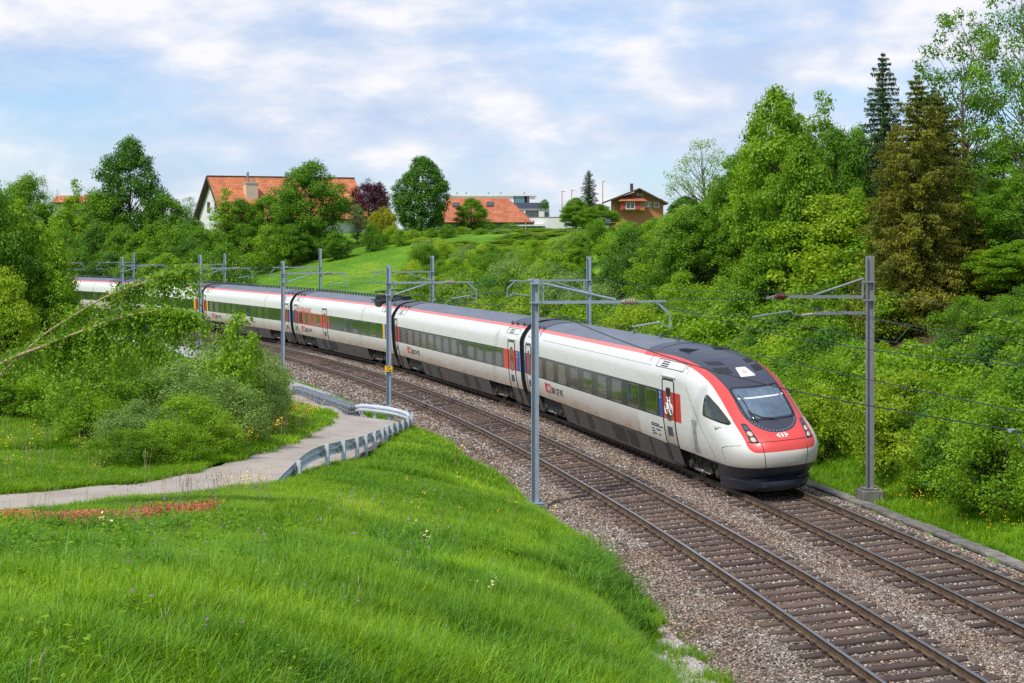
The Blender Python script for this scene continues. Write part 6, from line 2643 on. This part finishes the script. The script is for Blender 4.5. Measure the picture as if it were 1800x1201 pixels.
LOOK = {'hazel': 'broad-leaved', 'bushD': 'deep green', 'bushA': 'fresh green', 'bushB': 'mid-green', 'bushC': 'lime green', 'fineG': 'fine-leaved', 'sapling': 'slender', 'maple': 'fresh green', 'linden': 'mid-green', 'lime': 'lime green', 'willow': 'grey-green', 'cherry': 'deep green'}
ZONES = [(800, "beside the meadow"), (930, "below the hip-roofed house"), (1040, "below the garden wall"), (1180, "below the chalet"), (1300, "below the thin-leaved tree"), (1440, "below the maple"), (1560, "behind the tall mast"), (1690, "below the olive spruce"), (9999, "near the right edge")]


def zone(px):
    return next(z for lim, z in ZONES if px < lim)


def thicket(n, s_rng, t_rng, h_rng, keys, label, group, seed, px_rng=None, min_top=None, cat="shrub", wide=1.0, ymax_px=None):
    rng = np.random.default_rng(seed)
    made = 0
    tries = 0
    pts = []
    while made < n and tries < n * 40:
        tries += 1
        s = rng.uniform(*s_rng)
        t = rng.uniform(*t_rng)
        p = tp(s, t)
        if p.y < 15:
            continue
        px = 900 + FPX * p.x / p.y
        if px < -80 or px > 1880 or (px_rng and not (px_rng[0] < px < px_rng[1])):
            continue
        h = rng.uniform(*h_rng)
        if any((p.x - q[0]) ** 2 + (p.y - q[1]) ** 2 < (0.32 * min(h, 4)) ** 2 for q in pts):
            continue
        zg = gz(p.x, p.y)
        lim = CH - (np.interp(px, SKY_PX, SKY_Y) + rng.uniform(0, 14) - HY) * p.y / FPX - zg
        if p.y < 73:
            lim = min(lim, CH - (np.interp(px, [900, 1300, 1430, 1500, 1720, 1800], [430, 480, 560, 600, 590, 540]) - HY) * p.y / FPX - zg)
        h = min(h, lim)
        if h < 0.9:
            continue
        pts.append((p.x, p.y))
        key = keys[int(rng.integers(len(keys)))]
        cr_, tr__, H_, R_ = PROTO[key]
        plant(key, p.x, p.y, h, R_ * h / H_ * wide * rng.uniform(0.9, 1.25), "%s %s %s, %s" % ("tall" if h > (h_rng[0] + h_rng[1]) / 2 else "low", LOOK[key], label, zone(px)), cat, group)
        made += 1
    return made


T0 = SEP + 2.75
thicket(50, (0, 40), (T0 + 2.5, T0 + 5.6), (1.9, 3.0), ['bushA', 'bushC', 'hazel', 'bushD', 'fineG', 'hazel'], "shrub of the front thicket", "front shrubs of the bank thicket", 31)
thicket(40, (2, 46), (T0 + 5.5, T0 + 12), (2.2, 3.6), ['hazel', 'bushB', 'sapling', 'bushD', 'hazel'], "shrub higher up the bank", "shrubs higher up the bank", 32)
thicket(30, (20, 70), (T0 + 8, T0 + 22), (3.5, 6.5), ['maple', 'lime', 'linden', 'lime'], "young bank tree", "young trees of the wooded bank", 33, cat="tree", wide=1.05)
thicket(42, (40, 78), (T0 + 2.0, T0 + 9), (2.0, 3.4), ['bushA', 'hazel', 'bushD', 'bushC', 'hazel'], "shrub close behind the train", "shrubs behind the first two carriages", 34)
thicket(50, (66, 108), (T0 + 1.5, T0 + 14), (2.0, 3.8), ['bushA', 'hazel', 'bushC', 'willow', 'bushD'], "shrub on the lower slope", "shrubs between meadow and train", 35, px_rng=(715, 1200))
thicket(34, (66, 130), (T0 + 12, T0 + 50), (3.0, 5.0), ['bushB', 'maple', 'linden', 'bushA'], "bush on the upper slope", "bushes below the garden wall", 36, px_rng=(940, 1330), cat="shrub")
thicket(26, (50, 100), (T0 + 14, T0 + 34), (4.5, 8.0), ['maple', 'linden', 'lime', 'cherry'], "tree of the upper wood", "trees of the wood above the train", 37, px_rng=(1080, 1500), cat="tree", wide=1.1)
thicket(20, (15, 50), (T0 + 12, T0 + 30), (4.0, 7.5), ['maple', 'lime', 'sapling'], "tree among the spruces", "leafy trees among the spruces", 38, px_rng=(1380, 1880), cat="tree")
rngm = np.random.default_rng(55)
for k in range(58):
    px, d_ = rngm.uniform(722, 1010), rngm.uniform(148, 214)
    kk = ('bushA', 'bushB', 'bushC', 'lime', 'willow')[int(rngm.integers(5))]
    tree_px(kk, px, max(np.interp(px, [720, 800, 900, 912, 995, 1005], [412, 428, 434, 424, 422, 408]), HY + (CH - gz((px - 900) * d_ / FPX, d_) - rngm.uniform(2.0, 3.6)) * FPX / d_), d_, "%s %s wild bush, %s" % ("nearer" if d_ < 180 else "farther", LOOK[kk], zone(px)), rngm.uniform(44, 72), cat="shrub", group="wild bushes right of the meadow")
# bushes at the meadow's upper edge and behind the far carriages
for k, (px, yt, w_) in enumerate(((352, 400, 70), (385, 405, 70), (430, 395, 80), (470, 398, 80), (510, 395, 80), (560, 395, 70), (590, 408, 50))):
    tree_px(('linden', 'bushB', 'linden', 'bushA')[k % 4], px, yt, 214 + (k % 3) * 3, "bush of the hedge along the upper meadow below the orange roof", w_, cat="shrub", group="hedge bushes below the orange roof")
for k, (px, yt, w_) in enumerate(((655, 398, 60), (690, 402, 50), (705, 410, 46), (668, 412, 44), (725, 408, 50), (760, 405, 56), (785, 398, 50), (812, 402, 46), (845, 405, 46), (880, 408, 44))):
    tree_px(('bushB', 'bushC', 'bushA')[k % 3], px, yt - 4, 216 + (k % 2) * 4, "garden bush in the row below the egg-shaped tree", w_ * 0.7, cat="shrub", group="garden bushes below the egg-shaped tree")
tree_px('bushB', 392, 432, 168, "dense round bush behind the masts at the left end of the meadow", 100, cat="shrub")
tree_px('bushB', 345, 440, 172, "dense bush left of the round one at the meadow's end", 90, cat="shrub")
for k, (px, yt, d_) in enumerate(((20, 405, 204), (70, 400, 206), (120, 405, 207), (170, 395, 206), (215, 400, 204), (260, 395, 202), (300, 400, 200), (330, 420, 196), (45, 440, 198), (95, 445, 200), (145, 440, 200), (195, 445, 198), (245, 440, 196), (290, 445, 190), (20, 455, 200))):
    tree_px(('linden', 'maple', 'bushB', 'cherry')[k % 4], px, yt, d_, "leafy tree in the dark belt behind the last carriages", 95, group="trees in the belt behind the last carriages")

# ---- left foreground: undergrowth between the birch and the footpath
for k, (px, yt, d_, w_, key) in enumerate(((40, 350, 66, 130, 'maple'), (-20, 330, 64, 150, 'linden'), (60, 430, 65, 110, 'maple'), (10, 470, 63, 130, 'lime'), (95, 470, 66, 80, 'linden'))):
    tree_px(key, px, yt, d_, "leafy tree rising at the left edge behind the birch", w_, group="trees at the left edge")
LEFT = [(60, 560, 68, 200, 'bushB'), (150, 585, 56, 200, 'bushA'), (-10, 580, 67, 200, 'bushB'), (165, 640, 50, 160, 'bushA'), (200, 610, 52, 190, 'bushB'), (270, 600, 56, 190, 'bushA'), (20, 640, 66, 170, 'bushC'), (170, 690, 49, 130, 'fineG'), (95, 640, 65, 140, 'hazel'), (120, 680, 60, 70, 'fineG'), (5, 645, 57.5, 150, 'bushA'), (75, 655, 57.5, 130, 'fineG'), (40, 615, 60, 150, 'bushD')]
for px, yt, d_, w_, key in LEFT:
    tree_px(key, px, yt, d_, "shrub of the dark undergrowth beneath the leaning birch", w_, cat="shrub", group="undergrowth beneath the birch")
WIL = [(300, 640, 52, 190, 'fine'), (360, 618, 56, 190, 'willow'), (420, 612, 58, 180, 'fine'), (455, 640, 61, 110, 'fineG'), (330, 690, 49, 170, 'fineG'), (400, 670, 52, 170, 'fine'), (250, 690, 48, 160, 'fine'), (440, 685, 56, 120, 'willow'), (300, 735, 47, 130, 'fineG'), (370, 730, 50, 120, 'fineG'), (225, 735, 46, 130, 'fineG'), (385, 600, 60, 150, 'willow'), (440, 606, 61, 140, 'fine'), (455, 628, 62, 90, 'willow')]
for px, yt, d_, w_, key in WIL:
    tree_px(key, px, yt + (0 if px > 290 else 15), d_, "grey-green willow shrub of the thicket left of the footpath bend", w_, cat="shrub", group="willow thicket left of the footpath")
tree_px('sapling', 415, 548, 55, "thin sapling whose tip crosses the fourth carriage", 95, cat="tree", name="sapling")

# ---- leaning birch with hanging twigs
BD = 37.0
t1 = [(-60, 690), (0, 640), (70, 611), (150, 580), (225, 555), (285, 547), (330, 556)]
t2 = [(-40, 700), (10, 650), (76, 590), (130, 555), (190, 520), (250, 498), (300, 482), (332, 472)]
broot = empty("birch_tree", at(-70, 740, BD), "leaning birch with pale bent stems and hanging leafy twigs at the left", "tree")
b0 = broot.location.copy()
rng = np.random.default_rng(77)
stem_pts = []
for ti, (tl, r0) in enumerate(((t1, 0.036), (t2, 0.028))):
    pts = [at(px, py, BD + (0.35 if ti else 0) - 0.25 * k) for k, (px, py) in enumerate(tl)]
    cp = catmull(pts, 5)
    mb = MB()
    n_ = len(cp)
    mb.tube([p - b0 for p in cp], [r0 * (1 - 0.82 * k / n_) + 0.004 for k in range(n_)], 8)
    mb.build("stem", M_BIRCH, broot, smooth=True)
    stem_pts.append(cp)
V_all = []
tw = MB()
for ti, cp in enumerate(stem_pts):
    n_ = len(cp)
    for q in range(270 if ti == 0 else 180):
        u = rng.uniform(0.12, 1.0) ** 0.8
        i = min(int(u * (n_ - 1)), n_ - 2)
        a = cp[i].lerp(cp[i + 1], rng.random())
        out = Vector((rng.normal() * 0.28 + 0.06, abs(rng.normal()) * 0.6 - (0.22 if rng.random() < 0.3 else 0.03), abs(rng.normal()) * 0.10))
        L = rng.uniform(0.35, 1.0) * (1.55 if u < 0.75 else 0.95) * (1.0 if ti == 0 else 0.8)
        if a.x < at(95, 600, BD).x:
            L *= 0.42
        k_ = 9
        strand = []
        for j in range(k_):
            v = j / (k_ - 1)
            strand.append(a + out * (v ** 0.6) + Vector((rng.normal() * 0.02, rng.normal() * 0.02, -L * v ** 1.5)))
        if q % 2 == 0:
            tw.tube([p - b0 for p in strand[::2]], [0.006, 0.005, 0.004, 0.003, 0.002], 3, cap=False)
        m_ = int(40 * L + 12)
        uu = rng.random(m_) * (k_ - 1)
        ii_ = np.minimum(uu.astype(int), k_ - 2)
        S_ = np.array([tuple(p) for p in strand])
        C = S_[ii_] + (S_[ii_ + 1] - S_[ii_]) * (uu - ii_)[:, None] + rng.normal(size=(m_, 3)) * 0.055
        N = rng.normal(size=(m_, 3))
        N[:, 1] -= 0.3
        N[:, 2] += 0.35
        V_all.append(leaves(rng, C, N, 0.064, aspect=0.8, droop=1.4))
Vb = np.concatenate(V_all) - np.array(b0)
link("hanging_leaves", quad_mesh("hanging_leaves", Vb, L_BIRCH), broot)
tw.build("twigs", M_TWIG, broot, kind='stuff')

ORD = ["first", "second", "third", "fourth", "fifth", "sixth", "seventh", "eighth", "ninth", "tenth", "eleventh", "twelfth", "thirteenth", "fourteenth", "fifteenth"]
by_label = {}
for o in list(COL.objects):
    if o.get('label') and o.get('category') and o.parent is None:
        by_label.setdefault(o['label'], []).append(o)
for lab, objs in by_label.items():
    if 1 < len(objs) <= 15 and len(lab.split()) <= 12:
        objs.sort(key=lambda o: o.location.x / max(o.location.y, 1))
        for k, o in enumerate(objs):
            o['label'] = "%s, %s from the left" % (lab, ORD[k])
# ------------------------------------------------------------------ grass, meadow flowers and ground cover (nobody could count these)


def grass_mat(name, dark, light, trans=0.35):
    m = leaf_mat(name, dark, light, trans, patch=0.32, hue=0.0, rough=0.5)
    return m


G_NEAR = grass_mat("grass_blades", (0.075, 0.215, 0.005), (0.360, 0.570, 0.019), 0.41)
G_PALE = grass_mat("pale_lying_grass", (0.26, 0.40, 0.020), (0.52, 0.66, 0.060), 0.42)
G_DARK = grass_mat("coarse_grass", (0.045, 0.160, 0.006), (0.200, 0.420, 0.016), 0.38)
G_DRY = pm("dry_grass_stalk", (0.42, 0.34, 0.18), rough=0.8, var=0.2)
G_RED = pm("red_stonecrop", (0.60, 0.165, 0.085), rough=0.7, scale=6, col2=(0.42, 0.17, 0.07), coord='World')


def tuft(seed, n, h, spread, w, lean, mat, name):
    rng = np.random.default_rng(seed)
    V_ = []
    for k in range(n):
        r = spread * math.sqrt(rng.random())
        a = rng.uniform(0, 6.28)
        b0_ = np.array([r * math.cos(a), r * math.sin(a), -0.03])
        hh = h * rng.uniform(0.5, 1.15)
        az = rng.uniform(0, 6.28)
        ld = np.array([math.cos(az), math.sin(az), 0])
        sd = np.array([-math.sin(az), math.cos(az), 0])
        le = lean * rng.uniform(0.3, 1.4) * hh
        p1 = b0_ + ld * le * 0.22 + np.array([0, 0, hh * 0.55])
        p2 = b0_ + ld * le + np.array([0, 0, hh * (0.95 - 0.25 * (le / hh) ** 2)])
        ww = w * rng.uniform(0.7, 1.3)
        V_ += [b0_ - sd * ww * 0.5, b0_ + sd * ww * 0.5, p1 + sd * ww * 0.42, p1 - sd * ww * 0.42]
        V_ += [p1 - sd * ww * 0.42, p1 + sd * ww * 0.42, p2 + sd * 0.0008, p2 - sd * 0.0008]
    me = quad_mesh(name, np.array(V_), mat)
    return me


tufts_tall = [tuft(k, 24, 0.54, 0.19, 0.020, 0.62, G_NEAR, "grass_tuft") for k in range(6)]
tufts_mid = [tuft(20 + k, 28, 0.38, 0.22, 0.019, 0.5, G_NEAR, "grass_tuft") for k in range(5)]
tufts_far = [tuft(40 + k, 26, 0.30, 0.32, 0.028, 0.5, G_NEAR, "grass_tuft") for k in range(4)]


def grass_points(n, xr, yr, rng, cond):
    X = rng.uniform(*xr, n)
    Y = rng.uniform(*yr, n)
    s, t = track_coords(X, Y)
    Z = ground_z(X, Y)
    pd = path_dist(X, Y)
    ok = in_view(X, Y, Z, 80) & (pd > 1.36 + 0.12 * np.sin(X * 3) + 0.1 * np.sin(Y * 2.3)) & cond(s, t, X, Y)
    return np.stack([X, Y, Z], 1)[ok], s[ok], t[ok]


rng = np.random.default_rng(5)


def left_ok(s, t, X, Y):
    edge = -2.55 - 0.12 * np.sin(s * 0.8) - 0.08 * np.sin(s * 2.1) - 1.9 * sstep(4, -10, s) + 0.2 * sstep(2, 8, s) - 0.6 * sstep(14, 26, s) - 2.2 * sstep(44, 52, s)
    return (t < edge + rng.normal(size=len(s)) * 0.12) & (s < 75)


rp = at(130, 915, 34.5)


def sedum(X, Y):
    """band of red ground cover along the near edge of the path at the left"""
    px = 900 + FPX * X / Y
    py = HY + FPX * (CH - ground_z(X, Y)) / Y
    return px, py


for nm, n, yr, xr, tf, sc, lab in (("tall_grass", 90000, (13, 31), (-11, 6), tufts_tall, (0.7, 1.25), "long lush grass on the near slope"),
                                   ("meadow_grass", 70000, (31, 50), (-18, 6), tufts_mid, (0.65, 1.2), "bright grass on the slope below the guardrail"),
                                   ("verge_grass", 36000, (50, 92), (-22, 2), tufts_far, (0.6, 1.2), "grass along the footpath bend and the ballast edge")):
    P_, s_, t_ = grass_points(n, xr, yr, rng, left_ok)
    # a worn strip of lying, paler grass and natural height changes
    hv = 0.66 + 0.25 * vnoise(P_[:, 0], P_[:, 1], 1.7) + 0.38 * vnoise(P_[:, 0], P_[:, 1], 0.45, 3)
    px_, py_ = sedum(P_[:, 0], P_[:, 1])
    band_ = (px_ < 385) & (np.abs(py_ - np.interp(px_, [0, 180, 385], [922, 925, 900])) < np.interp(px_, [0, 200, 385], [19, 15, 6]))
    keep = ~band_ | (rng.random(len(P_)) < 0.04)
    P_, s_, t_, hv = P_[keep], s_[keep], t_[keep], hv[keep]
    edge = sstep(-2.4, -4.2, t_ + 1.7 * sstep(4, -10, s_))
    pdn = path_dist(P_[:, 0], P_[:, 1])
    near_side = (P_[:, 1] < 48)
    pxk = 900 + FPX * P_[:, 0] / P_[:, 1]
    lft = np.where(pxk < 500, 0.13 + 0.87 * sstep(9.5, 19.0, pdn), 0.28 + 0.72 * sstep(1.5, 8.0, pdn))
    hv = hv * np.where(near_side, lft, 0.5 + 0.5 * sstep(1.4, 3.5, pdn))
    sc_ = rng.uniform(sc[0], sc[1], len(P_)) * np.clip(hv, 0.5, 1.3) * (0.45 + 0.55 * edge)
    la, lb = at(640, 905, 39), at(880, 1190, 21.3)
    ux, uy = lb.x - la.x, lb.y - la.y
    uu = ((P_[:, 0] - la.x) * ux + (P_[:, 1] - la.y) * uy) / (ux * ux + uy * uy)
    dl = np.abs((P_[:, 0] - la.x) * uy - (P_[:, 1] - la.y) * ux) / math.hypot(ux, uy) + 0.25 * np.sin(P_[:, 1] * 1.1)
    pale = (dl < 0.75) & (uu > -0.15) & (uu < 1.2) & (rng.random(len(P_)) < np.clip(1.25 - dl * 1.2, 0, 0.85))
    if pale.any():
        pt_ = [tuft(300 + q, 26, 0.30, 0.22, 0.018, 1.3, G_PALE, "lying_grass_tuft") for q in range(3)]
        Pp = P_[pale]
        scatter("lying_grass", Pp, rng.uniform(0.7, 1.1, len(Pp)), rng.uniform(0, 6.28, len(Pp)), pt_, None, "pale strip of flattened grass running down the slope", "grass")
        P_, sc_ = P_[~pale], sc_[~pale]
    scatter(nm, P_, np.stack([np.ones_like(sc_) * 0.95, np.ones_like(sc_) * 0.95, sc_], 1), rng.uniform(0, 6.28, len(P_)), tf, rng.normal(size=(len(P_), 2)) * 0.10, lab, "grass")

# strip of grass between trough and thicket on the right, and grass at the foot of the bank
X = rng.uniform(0, 26, 26000)
Y = rng.uniform(24, 100, 26000)
s_, t_ = track_coords(X, Y)
Z = ground_z(X, Y)
ok = in_view(X, Y, Z) & (t_ > SEP + 3.2) & (t_ < SEP + 7.6)
P_ = np.stack([X, Y, Z], 1)[ok]
sc_ = rng.uniform(0.4, 0.9, len(P_))
scatter("bank_grass", P_, np.stack([np.ones_like(sc_), np.ones_like(sc_), sc_], 1), rng.uniform(0, 6.28, len(P_)), tufts_mid, rng.normal(size=(len(P_), 2)) * 0.1, "grass strip between the concrete trough and the right-hand thicket", "grass")

# taller tussocks with seed heads stand out of the near slope
G_SEED = pm("seed_head", (0.30, 0.34, 0.12), rough=0.8, var=0.25)
seed = []
for k in range(4):
    mb = MB()
    r_ = random.Random(400 + k)
    for q in range(4):
        a = Vector((r_.uniform(-0.12, 0.12), r_.uniform(-0.12, 0.12), 0))
        b_ = a + Vector((r_.uniform(-0.16, 0.16), r_.uniform(-0.16, 0.16), r_.uniform(0.55, 0.85)))
        mb.tube([a, a.lerp(b_, 0.6) + Vector((0, 0, 0.04)), b_], [0.004, 0.003, 0.0025], 3)
        mb.tube([b_, b_ + (b_ - a) * 0.08, b_ + (b_ - a) * 0.17], [0.004, 0.012, 0.003], 4)
    seed.append(mb.mesh("seed_stalk", G_SEED))
P_, s_, t_ = grass_points(90, (-11, 6), (13, 48), rng, left_ok)
P_ = P_[(vnoise(P_[:, 0], P_[:, 1], 2.2, 5) > 0.5) & (path_dist(P_[:, 0], P_[:, 1]) > 6)]
scatter("seed_stalks", P_, rng.uniform(0.5, 0.85, len(P_)), rng.uniform(0, 6.28, len(P_)), seed, None, "slender grass stalks with pale seed heads on the near slope", "grass")
tus = [tuft(500 + k, 60, 0.62, 0.16, 0.017, 0.75, G_DARK, "tussock") for k in range(4)]
P_, s_, t_ = grass_points(3600, (-11, 5), (13, 44), rng, left_ok)
P_ = P_[(vnoise(P_[:, 0], P_[:, 1], 1.6, 8) > 0.52) & (path_dist(P_[:, 0], P_[:, 1]) > 9)]
scatter("grass_tussocks", P_, rng.uniform(0.7, 1.25, len(P_)), rng.uniform(0, 6.28, len(P_)), tus, rng.normal(size=(len(P_), 2)) * 0.12, "darker coarse tussocks scattered over the near slope", "grass")

# broad-leaved weeds in the near grass
weed = []
for k in range(4):
    r_ = np.random.default_rng(60 + k)
    C = r_.normal(size=(26, 3)) * np.array([0.10, 0.10, 0.09]) + np.array([0, 0, 0.26])
    N = r_.normal(size=(26, 3)) * 0.5
    N[:, 2] += 1
    weed.append(quad_mesh("weed", leaves(r_, C, N, 0.060, aspect=0.45), L_FRESH))
P_, s_, t_ = grass_points(9000, (-11, 6), (13, 45), rng, left_ok)
px_, py_ = sedum(P_[:, 0], P_[:, 1])
keep = (rng.random(len(P_)) < np.clip(1.0 - px_ / 800, 0.06, 1) * 0.6) & (path_dist(P_[:, 0], P_[:, 1]) > 9)
P_ = P_[keep]
scatter("leafy_weeds", P_, rng.uniform(0.7, 1.5, len(P_)), rng.uniform(0, 6.28, len(P_)), weed, None, "broad-leaved weeds scattered through the near grass", "weeds")

# red stonecrop cushions and gravel beside the path
red = []
for k in range(3):
    r_ = np.random.default_rng(70 + k)
    C = r_.normal(size=(110, 3)) * np.array([0.12, 0.12, 0.03]) + np.array([0, 0, 0.05])
    N = r_.normal(size=(110, 3)) * 0.8
    N[:, 2] += 0.6
    red.append(quad_mesh("stonecrop", leaves(r_, C, N, 0.038, aspect=0.5), G_RED))
X = rng.uniform(-13, -3, 70000)
Y = rng.uniform(27, 42, 70000)
Z = ground_z(X, Y)
px_ = 900 + FPX * X / Y
py_ = HY + FPX * (CH - Z) / Y
c1 = np.interp(px_, [0, 180, 385], [922, 925, 900])
rows_ = np.minimum(np.abs(py_ - c1 + 7 + 3 * np.sin(px_ / 20)), np.where(px_ < 185, np.abs(py_ - c1 - 10), 99))
ok = (px_ > -60) & (px_ < 390) & (rows_ < 5.0 + 2 * np.sin(px_ / 13))
P_ = np.stack([X, Y, Z], 1)[ok]
scatter("red_stonecrop", P_, rng.uniform(0.7, 1.3, len(P_)), rng.uniform(0, 6.28, len(P_)), red, None, "rusty red stonecrop cushions along the near edge of the path", "ground cover")
ok = (px_ > -60) & (px_ < 260) & (np.abs(py_ - c1 - 1) < 9) & (rng.random(len(px_)) < 0.5)
P_ = np.stack([X, Y, Z + 0.01], 1)[ok]
M_PEB = stone_material("pale_pebble", [(0.0, (0.16, 0.15, 0.145)), (0.6, (0.30, 0.29, 0.28)), (1.0, (0.48, 0.47, 0.46))])
peb = []
for sm_ in stones[:3]:
    c_ = sm_.copy()
    c_.materials.clear()
    c_.materials.append(M_PEB)
    peb.append(c_)
P2 = np.repeat(P_, 4, 0) + rng.normal(size=(len(P_) * 4, 3)) * np.array([0.12, 0.12, 0.0])
scatter("path_gravel", P2, rng.uniform(0.03, 0.07, len(P2)), rng.uniform(0, 6.28, len(P2)), peb, None, "patch of grey gravel among the red stonecrop", "gravel")

# pebbles and a few tufts on the pale gravel fringe beside the ballast
n_ = 26000
s_ = rng.uniform(-16, 5, n_)
t_ = -2.5 - rng.uniform(0, 1, n_) * (0.35 + 1.8 * sstep(4, -10, s_))
X, Y = tpv(s_, t_)
Z = np.maximum(ground_z(X, Y), GRADE * s_ - 0.62) + 0.012
ok = in_view(X, Y, Z)
M_PEB2 = stone_material("fringe_pebble", [(0.0, (0.22, 0.21, 0.21)), (0.5, (0.42, 0.41, 0.41)), (1.0, (0.66, 0.65, 0.65))])
peb2 = []
for sm_ in stones[:3]:
    c_ = sm_.copy()
    c_.materials.clear()
    c_.materials.append(M_PEB2)
    peb2.append(c_)
P_ = np.stack([X, Y, Z], 1)[ok]
scatter("gravel_pebbles", P_, rng.uniform(0.018, 0.05, len(P_)), rng.uniform(0, 6.28, len(P_)), peb2, None, "pale loose gravel between the grass slope and the ballast", "gravel")
sel = (rng.random(len(P_)) < 0.035) & (vnoise(P_[:, 0], P_[:, 1], 0.9, 12) > 0.55)
P_ = P_[sel]
scatter("gravel_weeds", P_, rng.uniform(0.3, 0.8, len(P_)), rng.uniform(0, 6.28, len(P_)), tufts_mid, None, "tufts of grass straggling into the pale gravel", "grass")

# flowers: yellow buttercups by the path and at the track edge, purple vetch on the slope, dry stalks by the path


def flower(col, name, seed, n=7, hgt=0.42, size=0.035):
    m = pm(name, col, rough=0.6, var=0.1)
    r_ = np.random.default_rng(seed)
    C = r_.normal(size=(n, 3)) * np.array([0.07, 0.07, 0.05]) + np.array([0, 0, hgt])
    N = r_.normal(size=(n, 3)) * 0.4
    N[:, 2] += 1
    return quad_mesh("flower", leaves(r_, C, N, size, aspect=0.95), m)


fy = [flower((0.85, 0.55, 0.01), "buttercup_yellow", 80 + k) for k in range(2)]
fp = [flower((0.35, 0.08, 0.42), "vetch_purple", 90 + k, 4, 0.40, 0.038) for k in range(2)]
fl_ = [flower((0.75, 0.70, 0.30), "rattle_pale_yellow", 95, 14, 0.45, 0.04)]


def px_scatter(name, n, boxes, protos, label, seed, scl=(0.8, 1.3)):
    rng_ = np.random.default_rng(seed)
    X = rng_.uniform(-20, 22, n)
    Y = rng_.uniform(14, 80, n)
    Z = ground_z(X, Y)
    px_ = 900 + FPX * X / Y
    py_ = HY + FPX * (CH - Z) / Y
    s_, t_ = track_coords(X, Y)
    ok = np.zeros(n, bool)
    for x0, x1, y0, y1, pr in boxes:
        ok |= (px_ > x0) & (px_ < x1) & (py_ > y0) & (py_ < y1) & (rng_.random(n) < pr)
    ok &= (path_dist(X, Y) > 1.45) & ((t_ < -3.0) | (t_ > SEP + 3.3))
    P_ = np.stack([X, Y, Z], 1)[ok]
    scatter(name, P_, rng_.uniform(scl[0], scl[1], len(P_)), rng_.uniform(0, 6.28, len(P_)), protos, None, label, "flowers")


px_scatter("buttercups", 60000, [(330, 600, 735, 800, 0.5), (1540, 1800, 860, 960, 0.25), (0, 200, 780, 860, 0.08), (380, 480, 850, 885, 0.3), (1030, 1110, 900, 980, 0.4), (700, 1000, 760, 960, 0.02)], fy, "yellow buttercups beside the footpath and the tracks", 101)
px_scatter("purple_vetch", 60000, [(200, 800, 880, 1201, 0.07), (800, 1100, 900, 1201, 0.012)], fp, "small purple vetch flowers in the near slope's grass", 102)
px_scatter("pale_rattle", 60000, [(180, 900, 950, 1201, 0.003)], fl_, "pale yellow flower heads in the near slope's grass", 103)
stalk = []
for k in range(3):
    mb = MB()
    r_ = random.Random(k)
    for q in range(5):
        a = Vector((r_.uniform(-0.15, 0.15), r_.uniform(-0.15, 0.15), 0))
        b_ = a + Vector((r_.uniform(-0.12, 0.12), r_.uniform(-0.12, 0.12), r_.uniform(0.35, 0.6)))
        mb.tube([a, a.lerp(b_, 0.6), b_], [0.003, 0.0025, 0.002], 3)
        mb.tube([b_, b_ + Vector((0.01, 0, 0.09))], [0.006, 0.002], 4)
    stalk.append(mb.mesh("dry_stalk", G_DRY))
px_scatter("dry_stalks", 40000, [(300, 480, 835, 890, 0.15), (0, 300, 870, 910, 0.06), (450, 560, 700, 790, 0.10), (0, 250, 740, 860, 0.05)], stalk, "dry seed stalks standing along the footpath", 104)
